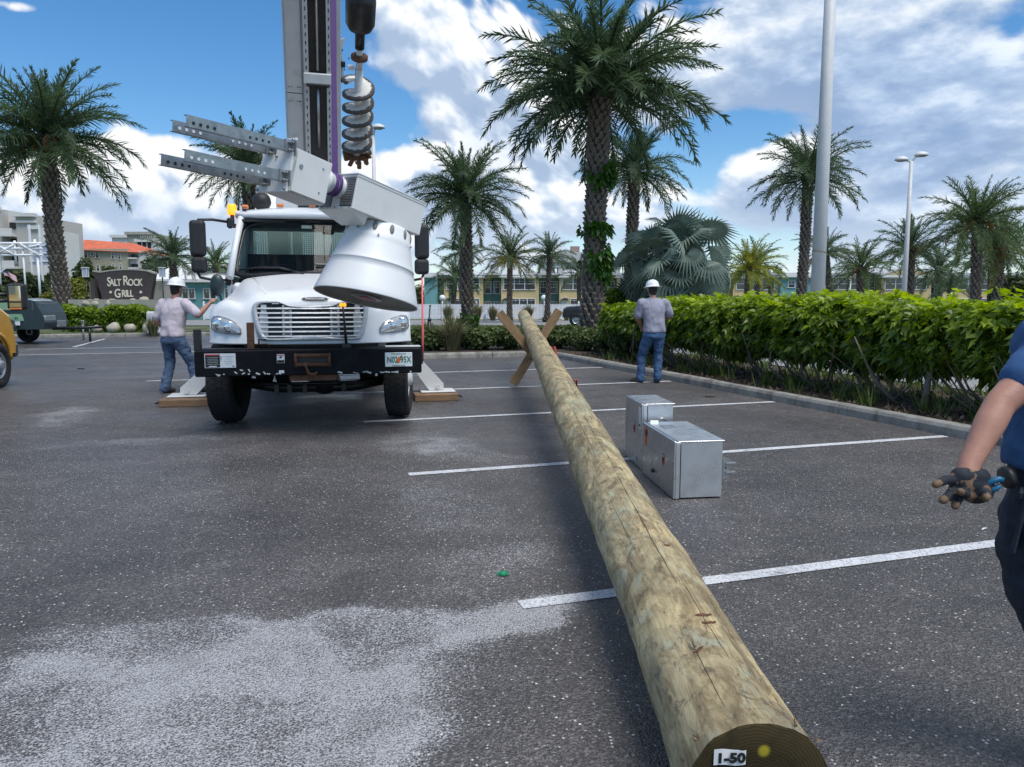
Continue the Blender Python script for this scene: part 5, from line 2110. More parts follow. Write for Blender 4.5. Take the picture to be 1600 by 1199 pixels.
def worker(loc, rz, label, shirt, denim, hip, feet, knees, hands, elbows, head_rz, lean=(0, 0), headtilt=0.0, s=1.0):
    """local frame: faces +y, x to his right. All joints given in metres."""
    T = empty('person', loc, rz, label, 'person')
    T.scale = (s, s, s)
    lx, ly = lean
    sh = Vector((hip[0] + lx, hip[1] + ly, 1.44))
    hd = Vector((sh.x + .0, sh.y + .05, 1.66))
    SL, SRr = sh + Vector((-.205, 0, -.01)), sh + Vector((.205, 0, -.01))
    shapes = [('ell', hd + Vector((0, .012, 0)), (.078, .098, .118)), ('ell', hd + Vector((0, .03, -.06)), (.062, .08, .065)), ('cap', sh + Vector((0, 0, .02)), .062, hd + Vector((0, -.01, -.06)), .056)]
    shapes += [('ell', hd + Vector((sx * .082, .0, -.01)), (.014, .026, .036)) for sx in (-1, 1)]
    shapes += [('cap', hd + Vector((0, .105, .0)), .012, hd + Vector((0, .122, -.03)), .016)]
    shapes += [('cap', SL + Vector((.1, 0, -.05)), .06, SRr - Vector((.1, 0, .05)), .06), ('cap', sh + Vector((0, 0, -.09)), .085, Vector((hip[0], hip[1], 1.0)), .085)]
    for S, E_, Hn in ((SL, elbows[0], hands[0]), (SRr, elbows[1], hands[1])):
        E_, Hn = Vector(E_), Vector(Hn)
        fw = (Hn - E_).normalized()
        shapes += limb((*S, .058), (*(S.lerp(E_, .5)), .054), (*E_, .043))
        shapes += limb((*E_, .045), (*(E_.lerp(Hn, .35)), .046), (*Hn, .028))
        sd_ = fw.cross(Vector((0, 0, 1)))
        sd_ = sd_.normalized() if sd_.length > .1 else Vector((1, 0, 0))
        nn = sd_.cross(fw)
        pm = Hn + fw * .055
        shapes += [('cap', Hn, .028, pm, .036), ('ell', pm, (.036, .036, .036))]
        for i in range(4):
            k0 = pm + sd_ * (.033 - .022 * i) * .9 + fw * .02
            k1 = k0 + (fw * .9 - nn * .35).normalized() * (.036 + .006 * (i in (1, 2)))
            k2 = k1 + (fw * .5 - nn * .85).normalized() * .030
            shapes += limb((*k0, .0105), (*k1, .0100), (*k2, .0085))
        t0 = Hn + fw * .02 + sd_ * .03
        t1 = t0 + (fw * .6 + sd_ * .6 - nn * .2).normalized() * .04
        shapes += limb((*t0, .013), (*t1, .012), (*(t1 + fw * .028), .010))
    blob('body', 'skin', shapes, .0085, 4, T)
    # tee: torso loft plus short sleeves
    rings = []
    for z, rx, ry, p in ((.905, .192, .138, 2.4), (.95, .196, .142, 2.4), (1.05, .188, .135, 2.4), (1.16, .190, .132, 2.4), (1.28, .205, .135, 2.5), (1.37, .212, .128, 2.5), (1.43, .190, .108, 2.4), (1.475, .125, .085, 2.2), (1.50, .080, .070, 2)):
        f = max(0, min(1, (z - .95) / .5))
        rings.append(ring((hip[0] + lx * f, hip[1] + ly * f, z), rx, ry, 24, 0, 0, p))
    sh2 = [('loft', rings), ('cap', SL + Vector((.03, 0, -.02)), .072, sh + Vector((-.03, 0, .035)), .055), ('cap', SRr + Vector((-.03, 0, -.02)), .072, sh + Vector((.03, 0, .035)), .055)]
    for S, E_ in ((SL, Vector(elbows[0])), (SRr, Vector(elbows[1]))):
        m_ = S.lerp(E_, .80)
        sh2 += limb((*(S + Vector((0, 0, -.015))), .085), (*(S.lerp(E_, .45)), .078), (*m_, .072))
    blob('tee_shirt', shirt, sh2, .011, 5, T, disp=(.018, 6.5, (1.3, 1.0, .7)))
    # jeans
    js = [('loft', [ring((hip[0], hip[1], z), rx, ry, 22, 0, 0, 2.3) for z, rx, ry in ((.80, .150, .115), (.84, .175, .135), (.90, .172, .130), (.96, .152, .108), (1.00, .140, .098))])]
    for sx, kn, ft in ((-1, knees[0], feet[0]), (1, knees[1], feet[1])):
        hj = (hip[0] + sx * .092, hip[1], .86)
        js += limb((*hj, .108), ((hj[0] + kn[0]) / 2, (hj[1] + kn[1]) / 2, (hj[2] + kn[2]) / 2, .094), (*kn, .075), ((kn[0] + ft[0]) / 2, (kn[1] + ft[1]) / 2 - .01, (kn[2] + .10) / 2, .071), (ft[0], ft[1] - .01, .085, .074))
    blob('jeans', denim, js, .011, 5, T, disp=(.016, 8.0, (1, 1, 1.3)))
    for sx, ft in ((-1, feet[0]), (1, feet[1])):
        a = R(ft[2])
        F = Vector((math.sin(a), math.cos(a), 0))
        c = Vector((ft[0], ft[1], 0))
        bt = limb((*(c + Vector((0, 0, .10))), .045), (*(c - F * .02 + Vector((0, 0, .045))), .045), (*(c + F * .10 + Vector((0, 0, .045))), .045), (*(c + F * .165 + Vector((0, 0, .035))), .034))
        o = blob('boot', 'boot', bt, .009, 4, T)
    hs = [('ell', hd + Vector((0, -.008, .012)), (.084, .098, .112)), ('ell', hd + Vector((0, -.05, -.05)), (.062, .05, .06))]
    me_ = blob('hair', 'hair', hs, .010, 2, T)
    # keep hair off the face
    bm = bmesh.new()
    bm.from_mesh(me_.data)
    bmesh.ops.delete(bm, geom=[f for f in bm.faces if f.calc_center_median().y > hd.y + .035], context='FACES')
    bm.to_mesh(me_.data)
    bm.free()
    hard_hat(T, hd + Vector((0, .012, .048)), 0, R(-6))
    for n_ in ('hair', 'hard_hat'):
        pass
    return T


# man at the hedge: back to the camera, hands together in front of him
worker((2.53, 13.72, 0), R(8), 'man in grey tee, blue jeans and white hard hat standing by the hedge', 'shirtgrey', 'denim2',
       (.0, .0), [(-.20, .10, -48), (.08, .0, 4)], [(-.175, .14, .48), (.10, .05, .48)],
       [(-.16, .26, 1.02), (.10, .30, 1.12)], [(-.27, .10, 1.15), (.32, .06, 1.18)], 0, (-.01, .05))
# man at the fender: his right hand up on the truck's hood mirror
worker((-5.42, 12.18, 0), R(-14), 'man in pale pinkish tee, jeans and white hard hat leaning on the truck', 'shirtpale', 'denim',
       (.06, .0), [(-.10, -.02, 8), (.36, .20, 10)], [(-.05, .06, .49), (.26, .14, .50)],
       [(-.16, .20, .98), (.60, .22, 1.43)], [(-.25, .02, 1.16), (.52, .02, 1.24)], 0, (.02, .06))


def near_man():
    T = empty('person', (1.64, 2.22, 0), R(0), 'man in blue tee and navy trousers at the right edge holding pliers', 'person')

    def q(px, py, Y):
        v = at(px, py, Y)
        return v - Vector(T.location)
    S = Vector((-.04, .0, 1.38))
    El = q(1562, 632, 2.16)
    Wr = q(1513, 728, 2.10)
    shp = limb((*S, .062), (*(S.lerp(El, .55)), .051), (*El, .041))
    shp += [('cap', El, .041, El.lerp(Wr, .30), .042), ('cap', El.lerp(Wr, .30), .042, El.lerp(Wr, .75), .033), ('cap', El.lerp(Wr, .75), .033, Wr, .030), ('cap', Wr, .030, q(1511, 742, 2.09), .031)]
    shp += [('cap', (0, 0, 1.15), .13, (0, 0, 1.42), .12), ('cap', (-.06, 0, 1.37), .06, (.14, 0, 1.37), .06), ('cap', (0, .02, 1.45), .06, (0, .04, 1.62), .055), ('ell', (0, .05, 1.68), (.078, .098, .118)), ('ell', (0, .07, 1.62), (.06, .08, .06))]
    E2, W2 = (.34, .06, 1.14), (.30, .28, .98)
    shp += limb((.20, 0, 1.40, .06), (*E2, .045)) + limb((*E2, .045), (*W2, .03)) + limb((*W2, .03), (.28, .36, .94, .035))
    blob('body', 'skin', shp, .007, 4, T)
    hs = [('ell', (0, .04, 1.69), (.086, .10, .115)), ('ell', (0, 0, 1.62), (.062, .05, .06))]
    me_ = blob('hair', 'hair', hs, .010, 2, T)
    bm = bmesh.new()
    bm.from_mesh(me_.data)
    bmesh.ops.delete(bm, geom=[f for f in bm.faces if f.calc_center_median().y > .09], context='FACES')
    bm.to_mesh(me_.data)
    bm.free()
    rings = []
    for z, rx, ry in ((1.01, .208, .150), (1.06, .210, .152), (1.15, .200, .145), (1.26, .205, .142), (1.36, .205, .13), (1.43, .185, .108), (1.475, .12, .085), (1.50, .08, .07)):
        rings.append(ring((0.035, 0, z), rx, ry, 24, 0, 0, 2.4))
    sh2 = [('loft', rings)]
    sh2 += limb((*(S + Vector((.01, 0, -.01))), .082), (*(S.lerp(El, .35)), .072), (*(S.lerp(El, .62)), .066))
    sh2 += limb((.0, 0, 1.47, .06), (.16, 0, 1.40, .08)) + limb((.05, 0, 1.47, .06), (-.08, 0, 1.40, .075))
    sh2 += limb((.20, 0, 1.39, .085), (.28, .03, 1.24, .07))
    blob('tee_shirt', 'shirtblue', sh2, .009, 4, T, disp=(.014, 9.0, (1, 1, 1)))
    js = [('loft', [ring((0.035, 0, z), rx, ry, 22, 0, 0, 2.3) for z, rx, ry in ((.80, .165, .12), (.86, .190, .145), (.94, .192, .145), (1.02, .185, .138), (1.045, .183, .136))])]
    for sx in (-1, 1):
        js += limb((.035 + sx * .10, 0, .86, .118), (.075 + sx * .11, .03, .66, .104), (.155 + sx * .115, .06, .50, .086), (.26 + sx * .115, .0, .28, .082), (.34 + sx * .115, -.06, .09, .080))
    blob('trousers', 'navy', js, .009, 4, T, disp=(.014, 8.0, (1, 1, 1.2)))
    for sx in (-1, 1):
        bt = limb((.34 + sx * .115, -.06, .10, .048), (.34 + sx * .115, -.09, .048, .048), (.34 + sx * .12, .04, .048, .048), (.34 + sx * .125, .11, .038, .036))
        blob('boot', 'boot', bt, .009, 3, T)
    b = MB()
    b.box((-.175, -.06, .86), (.012, .10, .17), 0, rot=(0, 8, -35), bev=.004)
    b.box((-.182, -.065, .95), (.010, .11, .02), 0, rot=(0, 8, -35), bev=.003)
    b.build('pocket', 'navy', T)
    b = MB()
    b.lathe([(.001, -.012), (.030, -.012), (.034, 0), (.030, .012), (.001, .012)], 20, 0, Matrix.Translation(q(1574, 746, 2.20)) @ Matrix.Rotation(R(75), 4, 'Y'))
    b.build('belt_clip', 'plastic', T)
    # glove: palm, four fingers and a thumb, each its own bent chain fused at the palm
    Y0 = 2.07
    P = lambda px, py, dy=0.0: q(px, py, Y0 + dy)
    g_ = []
    g_ += [('cap', P(1500, 745), .026, P(1532, 746, .02), .026), ('cap', P(1498, 752), .026, P(1536, 762, .02), .030), ('ell', P(1526, 767, .012), (.046, .028, .037)), ('ell', P(1505, 757), (.034, .026, .030)), ('ell', P(1536, 768, .02), (.026, .03, .030))]
    rr = .0125
    fing = {
        'index': [(1490, 750, 0), (1478, 750, -.02), (1462, 757, -.03)],
        'middle': [(1492, 762, 0), (1484, 774, -.02), (1473, 782, -.035)],
        'ring': [(1502, 770, 0), (1496, 782, -.015), (1492, 791, -.03)],
        'little': [(1514, 775, .0), (1507, 772, -.03), (1500, 768, -.045)],
        'thumb': [(1535, 766, .0), (1542, 772, -.02), (1541, 778, -.03)],
    }
    for nme, ch in fing.items():
        p = [P(a, b_, c) for a, b_, c in ch]
        k = {'index': 1.05, 'middle': 1.05, 'ring': 1.0, 'little': .9, 'thumb': 1.1}[nme]
        g_ += limb((*p[0], rr * k * 1.15), (*p[1], rr * k), (*p[2], rr * k * .88))
    blob('work_glove', 'glove', g_, .0042, 3, T)
    # tan rubber coating on tips, finger pads and palm patches
    gl = [c for c in T.children if c.name.startswith('work_glove')][-1]
    gl.data.materials.append(MAT['glovetan'])
    segs = []
    for nme, ch in fing.items():
        p = [P(a, b_, c) for a, b_, c in ch]
        l0, l1 = (p[1] - p[0]).length, (p[2] - p[1]).length
        segs.append((p, l0, l1))
    for pg in gl.data.polygons:
        c = Vector(pg.center)
        best, tt = 9, 0
        for p, l0, l1 in segs:
            for a_, b_, o0, ll in ((p[0], p[1], 0, l0), (p[1], p[2], l0, l1)):
                f = max(0, min(1.35, (c - a_).dot(b_ - a_) / (b_ - a_).length_squared))
                dd = (c - (a_ + (b_ - a_) * min(1, f))).length
                if dd < best:
                    best, tt = dd, (o0 + ll * f) / (l0 + l1)
        wob = .10 * mnoise.noise(c * 90)
        tan = False
        if best < .019:
            tan = tt + wob > .86 or (.02 < tt + wob < .36 and mnoise.noise(c * 40) > -.15)
        else:
            tan = mnoise.noise(c * 55 + Vector((3, 1, 7))) > .22 and c.x < P(1520, 760).x
        pg.material_index = 1 if tan else 0
    # pliers held in the palm
    hb = at(1534, 762, 2.075)
    pl = empty('pliers', hb, 0, 'pliers with blue handles held in the gloved hand', 'pliers')
    e1, e2 = at(1568, 750, 2.06) - hb, at(1563, 758, 2.065) - hb
    for e, up in ((e1, .008), (e2, -.010)):
        b = MB()
        b.tube([(0, 0, 0), e * .35 + Vector((0, 0, up)), e * .8 + Vector((0, 0, up * .8)), e], [.007, .009, .009, .007], 8, 0)
        b.build('handle', 'blueplas', pl)
    b = MB()
    b.box((-.012, 0, .004), (.03, .012, .02), 0, bev=.004)
    b.build('jaw', 'steel', pl)


near_man()


# ================================================================== palms
def frond_mesh(name, pitch, droop, seed, mat, nleaf=52, leaf=.185, wid=.0115, twist=.9):
    """one feather leaf of unit length growing along +x, its midrib bending under its weight"""
    rnd = random.Random(seed)
    ns = 18
    pts, tans = [], []
    x = z = 0.0
    y = 0.0
    side = rnd.uniform(-.12, .12)
    for i in range(ns + 1):
        t = i / ns
        th = R(pitch) - R(droop) * t ** 1.35
        pts.append(Vector((x, y, z)))
        tn = Vector((math.cos(th), side * t, math.sin(th))).normalized()
        tans.append(tn)
        x += tn.x / ns
        y += tn.y / ns
        z += tn.z / ns

    def at_(t):
        f = min(.9999, max(0, t)) * ns
        i = int(f)
        return pts[i].lerp(pts[i + 1], f - i), tans[i].lerp(tans[min(ns, i + 1)], f - i).normalized()
    b = MB()
    b.tube(pts[::2], [.014 * (1 - .85 * k / (len(pts[::2]) - 1)) + .0015 for k in range(len(pts[::2]))], 4, 0)
    vs, fs = [], []
    tot = nleaf * 2
    for k in range(tot):
        t = .13 + .87 * ((k + rnd.random() * .6) / tot)
        p, tn = at_(t)
        sgn = 1 if k % 2 else -1
        sd = tn.cross(Vector((0, 0, 1)))
        sd = sd.normalized() if sd.length > .05 else Vector((0, 1, 0))
        up = sd.cross(tn).normalized()
        env = math.sin(math.pi * min(1, .22 + .78 * t) ** .9) ** .7 if t < 1 else .1
        env = max(.35 * (1 - t) + .35, env) * (1 if t > .25 else .6 + .4 * (t / .25))
        ln = leaf * env * rnd.uniform(.85, 1.12)
        fw = R(28 + 40 * t + rnd.uniform(-8, 8))
        vz = R(rnd.choice([40, 12, -26]) + rnd.uniform(-14, 14)) * (1 - .3 * t)
        d = (sd * sgn * math.cos(fw) + tn * math.sin(fw)).normalized()
        d = (d * math.cos(vz) + up * math.sin(vz)).normalized()
        wv = d.cross(up).normalized() * wid * .5
        wv.rotate(Matrix.Rotation(rnd.uniform(-twist, twist), 3, d))
        m = p + d * ln * .55 - Vector((0, 0, ln * .03))
        e = p + d * ln - Vector((0, 0, ln * rnd.uniform(.05, .22)))
        o = len(vs)
        vs += [p - wv * .6, p + wv * .6, m - wv, m + wv, e]
        fs += [[o, o + 1, o + 3, o + 2], [o + 2, o + 3, o + 4]]
    b.add(vs, fs, 0, False)
    return b.mesh(name, mat)


FR = {}
CLASSES = [(78, 34), (60, 52), (42, 66), (24, 72), (4, 66), (-16, 50), (-42, 30)]
for mat in ('fr_green', 'fr_mid', 'fr_yel', 'fr_lime'):
    for ci, (pt_, dr_) in enumerate(CLASSES):
        for v in range(2):
            FR[mat, ci, v] = frond_mesh('frond', pt_ + (-6, 6)[v], dr_ + (8, -8)[v], ci * 10 + v, mat, nleaf=54 if mat != 'fr_green' else 66)


def trunk_path(base, h, lean, n=14, bow=0.0):
    return [Vector((base[0] + lean[0] * (k / n) ** 1.3 + bow * math.sin(math.pi * k / n), base[1] + lean[1] * (k / n), h * k / n + base[2])) for k in range(n + 1)]


def palm(label, base, h, r, fl, n, seed, mat='fr_green', lean=(0, 0), bow=0.0, low=5, mat2=None, frac2=.0, fruit=0, parts=False, flare=.25, z0=0.0, name='date_palm', group='feather palms around the lot', boots='boots', ivy=None, zdark=.75, vase=1.0):
    rnd = random.Random(seed)
    base = (base[0], base[1], z0)
    T = empty(name, base, 0, label, 'palm tree', group)
    inv = -Vector(base)
    path = [p + inv for p in trunk_path(base, h, lean, 14, bow)]
    b = MB()
    rad = []
    for k in range(len(path)):
        f = k / (len(path) - 1)
        rad.append(r * (1 + flare * math.exp(-f * 14) + (.10 if f > .9 else 0)) * .86)
    b.tube(path, rad, 14, 0)
    # old leaf bases wound round the trunk
    na = 9 if r > .3 else 7
    step = r * .50 if parts else r * .62
    cum = 0
    boot = MB()
    w_, hh, dd = r * .46, r * .62, r * .22
    boot.add([(0, -w_ / 2, 0), (0, w_ / 2, 0), (0, w_ * .36, hh), (0, -w_ * .36, hh), (dd * .8, -w_ * .40, hh * .55), (dd * .8, w_ * .40, hh * .55), (dd * 1.35, 0, hh * .92), (dd * .5, 0, -hh * .15)],
             [[0, 7, 4], [7, 1, 5], [7, 5, 4], [0, 4, 3], [1, 2, 5], [4, 5, 6], [3, 4, 6], [5, 2, 6], [2, 3, 6]], 0)
    bmesh_boot = boot.mesh('leaf_scar', [boots]) if parts else None
    count = 0
    many = MB()
    rows = int(h / step)
    for j in range(rows):
        f = (j + .3) / rows
        i = min(13, int(f * 14))
        c = path[i].lerp(path[i + 1], f * 14 - i)
        rr_ = rad[i] * .96
        for k in range(na):
            a = 2 * math.pi * (k + (j % 2) * .5 + .13 * j) / na + rnd.uniform(-.06, .06)
            if parts and rnd.random() > 1.0:
                continue
            X = Matrix.Translation(c + Vector((math.cos(a) * rr_ * .97, math.sin(a) * rr_ * .97, rnd.uniform(-.1, .1) * step))) @ Matrix.Rotation(a, 4, 'Z') @ Matrix.Rotation(R(rnd.uniform(0, 16)), 4, 'Y') @ Matrix.Scale(rnd.uniform(.82, 1.15), 4)
            if parts and count < 300 and math.sin(a) < .25:
                o = obj('leaf_scar', bmesh_boot, T)
                o.matrix_local = X
                count += 1
            else:
                many.add(boot.v, boot.f, 0, False, X)
    b.build('trunk', 'trunk', T)
    many.build('leaf_bases', boots if not parts else boots, T, kind='stuff')
    top = path[-1]
    for k in range(n):
        u = (k + .5) / n
        ci = 0
        # few spears, many spreading and drooping leaves
        q = u ** vase
        ci = min(low, int(q * (low + 1)))
        az = k * 2.39996 + rnd.uniform(-.25, .25)
        m = mat
        if mat2 and (ci >= low - 1) and rnd.random() < frac2:
            m = mat2
        me = FR[m, ci, rnd.randint(0, 1)]
        o = obj('frond', me, T, top + Vector((math.cos(az) * r * .35, math.sin(az) * r * .35, .12 * r * (1 - ci) - u * r * .5)), (rnd.uniform(-.12, .12), rnd.uniform(-.10, .10), az), fl * rnd.uniform(.86, 1.08) * (.72 if ci == 0 else 1))
    for k in range(fruit):
        a = 2 * math.pi * k / fruit + .5
        b = MB()
        c = top + Vector((math.cos(a) * r * 1.1, math.sin(a) * r * 1.1, -.05))
        for i in range(16):
            aa = rnd.uniform(-.7, .7) + a
            e = c + Vector((math.cos(aa) * fl * .16, math.sin(aa) * fl * .16, rnd.uniform(-.22, .03) * fl))
            b.tube([c, c.lerp(e, .6) + Vector((0, 0, fl * .035)), e], [.012, .012, .02], 4)
        b.build('fruit_stalk', 'fruit', T)
    if ivy:
        for zc, sz, side in ivy:
            rng = np.random.default_rng(int(zc * 100))
            m = int(240 * sz)
            zz = zc + rng.normal(0, .32 * sz, m)
            aa = rng.normal(side, .8, m)
            f = np.clip(zz / h, 0, .999)
            cx = np.array([path[int(q * 14)].x for q in f])
            cy = np.array([path[int(q * 14)].y for q in f])
            rr_ = r * (1.05 + .45 * rng.random(m))
            P = np.stack([cx + np.cos(aa) * rr_, cy + np.sin(aa) * rr_, zz], 1)
            N = np.stack([np.cos(aa), np.sin(aa), rng.normal(-.1, .4, m)], 1)
            me = leaf_clusters('ivy', P, N, .19, 4, .30, 'ivy', seed, np.clip(rng.random(m) * .9, 0, 1), droop=.5)
            obj('ivy', me, T, kind='stuff')
    return T


def palm_px(label, pxb, pxc, Y, rpx, fpx, n, seed, **kw):
    """base column pxb, crown centre pxc in the photograph, at distance Y"""
    z0 = kw.pop('z0', 0.0)
    c = at(pxc[0], pxc[1], Y)
    bx = at(pxb, 480, Y).x
    r = rpx / FPX * Y
    fl = fpx / FPX * Y
    return palm(label, (bx, Y), c.z - z0, r, fl, n, seed, lean=(c.x - bx, 0), z0=z0, **kw)


palm_px('largest feather palm with ivy on its scaly trunk, near the hedge corner', 925, (938, 142), 23.5, 16.5, 186, 92, 11, parts=True, flare=.55, low=4, ivy=[(2.55, .75, -.5), (3.55, .25, -1.2), (5.1, .55, -.2)], boots='boots', vase=.85)
palm_px('tall feather palm at left beside the restaurant sign', 102, (72, 214), 39, 12.5, 135, 76, 12, bow=-.15, low=5, fruit=5)
palm_px('feather palm rising behind the truck boom and cabinet', 392, (388, 262), 33, 10, 92, 58, 13, low=5, fruit=3)
palm_px('dark feather palm between the white cone and the large ivy palm', 731, (727, 305), 34, 9.5, 104, 66, 14, low=5, flare=.9, ivy=[(.5, .4, -1.2)])
palm_px('feather palm just behind the large ivy palm', 983, (992, 262), 37, 9.5, 88, 56, 15, low=5)
palm_px('slim feather palm beside the tall white pole', 1249, (1263, 272), 31, 8.2, 94, 56, 16, low=5, bow=.05)
palm_px('feather palm at far right with orange fruit stalks', 1525, (1527, 345), 34, 8.0, 92, 58, 17, mat='fr_mid', low=5, fruit=4, mat2='fr_yel', frac2=.3)
palm_px('dense palm with large orange fruit stalks at the far right edge', 1556, (1563, 385), 38, 7.5, 84, 46, 18, mat='fr_mid', low=5, fruit=5, mat2='fr_yel', frac2=.3)
palm_px('palm behind the double headed lamp post', 1420, (1423, 385), 50, 7, 66, 40, 19, low=5, fruit=3, z0=-.3)
palm_px('low bushy palm right of the tall white pole', 1345, (1345, 418), 46, 6.5, 64, 40, 20, mat='fr_mid', low=5, fruit=2)
palm_px('small palm partly hidden behind the tall white pole', 1300, (1290, 392), 58, 5.0, 52, 36, 21, low=5, z0=-.6)
palm_px('small palm directly behind the dark palm trunk', 722, (722, 392), 62, 4.5, 46, 34, 22, low=5, z0=-.5)
palm_px('yellowing palm in front of the townhouses, left of the pole tip', 796, (797, 402), 49, 4.5, 62, 40, 23, mat='fr_mid', mat2='fr_yel', frac2=.75, low=5, fruit=2, flare=.5)
palm_px('thin palm in front of the townhouses, right of the pole tip', 855, (859, 398), 50, 4.2, 48, 36, 24, low=5, flare=1.2)
palm_px('small leaning palm against the townhouses', 905, (905, 425), 62, 3.6, 40, 26, 25, low=5, z0=-.5)
palm_px('dark palm against the sky just left of the truck cab', 272, (270, 398), 58, 6, 56, 40, 26, low=5)
palm_px('pale palm touching the truck mirror', 340, (338, 412), 64, 5, 52, 36, 27, mat='fr_mid', low=5)
palm_px('dark palm low behind the yellow townhouse at left', 706, (712, 432), 70, 4, 52, 30, 28, low=5, z0=-1.0)
palm_px('dark palm rising over the gabled townhouse roof', 1466, (1466, 422), 70, 4, 60, 30, 29, low=5, z0=-1.0)
palm_px('slim dark trunked palm at the far right', 1546, (1548, 396), 44, 3.5, 58, 34, 30, low=5)
# cluster palm with lime leaves and tiny young palms
palm_px('yellow lime cluster palm between the fan palm and teal house', 1165, (1170, 420), 46, 4.5, 62, 40, 31, mat='fr_lime', low=5, name='cluster_palm', group='small palms by the houses')
palm_px('green palm behind the lime cluster palm', 1182, (1184, 412), 52, 4.5, 50, 32, 32, mat='fr_mid', low=5, name='cluster_palm', group='small palms by the houses')
palm_px('tiny young palm in front of the pale yellow house', 1203, (1203, 447), 50, 2.6, 24, 18, 33, mat='fr_mid', low=5, name='young_palm', group='small palms by the houses')
palm_px('tiny dark palm over the hedge at right', 1480, (1484, 452), 50, 2.6, 40, 20, 34, low=4, name='young_palm', group='small palms by the houses')


def fan_mesh(name, seed, mat, nseg=27):
    rnd = random.Random(seed)
    b = MB()
    vs, fs = [], []
    span = R(280)
    dq = .25 + .35 * seed
    for k in range(nseg):
        a = -span / 2 + span * (k + .5) / nseg
        da = span / nseg * .52
        L1 = .52 * (1 - .10 * abs(a) / 2.5)
        L2 = 1.0 * (1 - .18 * abs(a) / 2.5) * rnd.uniform(.86, 1.08)
        cup = lambda r_: .34 * r_ ** 1.6 * (.5 + .5 * abs(math.sin(a / 2)))
        fold = .045
        P = lambda r_, an, dz=0: Vector((r_ * math.cos(an), r_ * math.sin(an), cup(r_) * .6 + dz - (dq * max(0, r_ - .46) ** 1.5)))
        o = len(vs)
        vs += [P(.02, a), P(L1, a - da, 0), P(L1, a, fold), P(L1, a + da, 0), P(L2, a + rnd.uniform(-.03, .03), -.05 + rnd.uniform(-.07, .02))]
        fs += [[o, o + 1, o + 2], [o, o + 2, o + 3], [o + 1, o + 4, o + 2], [o + 2, o + 4, o + 3]]
    b.add(vs, fs, 0, False)
    return b.mesh(name, mat)


def bismarck():
    Y = 24.5
    base = at(1048, 480, Y)
    T = empty('fan_palm', (base.x, Y, .05), 0, 'wide silver green fan palm behind the hedge corner', 'palm tree')
    rnd = random.Random(5)
    b = MB()
    b.tube([(0, 0, 0), (.03, 0, .8), (0, 0, 2.35)], [.34, .27, .25], 14)
    b.build('trunk', 'trunk', T)
    boot = MB()
    boot.add([(0, -.09, 0), (0, .09, 0), (.05, .06, .3), (.05, -.06, .3), (.11, 0, .42), (.10, 0, .1)], [[0, 5, 3], [5, 1, 2], [5, 2, 4], [5, 4, 3], [0, 1, 5]])
    bme = boot.mesh('leaf_scar', 'bootsdark')
    for j in range(11):
        for k in range(8):
            o = obj('leaf_scar', bme, T)
            o.location = (.25 * math.cos(k * .785 + j * .39), .25 * math.sin(k * .785 + j * .39), .1 + j * .2)
            o.rotation_euler = (0, .12, k * .785 + j * .39)
    fans = [fan_mesh('fan_leaf', i, 'bismarck') for i in range(4)]
    pet = MB()
    pet.tube([(0, 0, 0), (.5, 0, .02), (1.0, 0, 0)], [.035, .026, .018], 5)
    pme = pet.mesh('leaf_stalk', 'bismarck')
    n = 58
    top = Vector((0, 0, 2.35))
    for k in range(n):
        u = (k + .5) / n
        el = R(84 - 142 * u ** .9)
        az = k * 2.39996 + rnd.uniform(-.2, .2)
        d = Vector((math.cos(az) * math.cos(el), math.sin(az) * math.cos(el), math.sin(el)))
        ln = (1.15 + .55 * math.cos(el)) * rnd.uniform(.55, 1.2)
        if el < 0:
            ln *= .8
        x = d
        y = Vector((0, 0, 1)).cross(d).normalized()
        z = x.cross(y).normalized()
        Mx = Matrix((x, y, z)).transposed().to_4x4()
        s_ = obj('leaf_stalk', pme, T)
        s_.matrix_local = Matrix.Translation(top) @ Mx @ Matrix.Diagonal((ln, 1, 1, 1))
        f = obj('fan_leaf', fans[k % 4], T)
        tilt = rnd.uniform(.2, 1.0)
        f.matrix_local = Matrix.Translation(top + d * ln) @ Mx @ Matrix.Rotation(tilt, 4, 'Y') @ Matrix.Rotation(rnd.choice((-1, 1)) * rnd.uniform(.1, 1.2), 4, 'X') @ Matrix.Scale(rnd.uniform(.66, 1.0), 4)


bismarck()


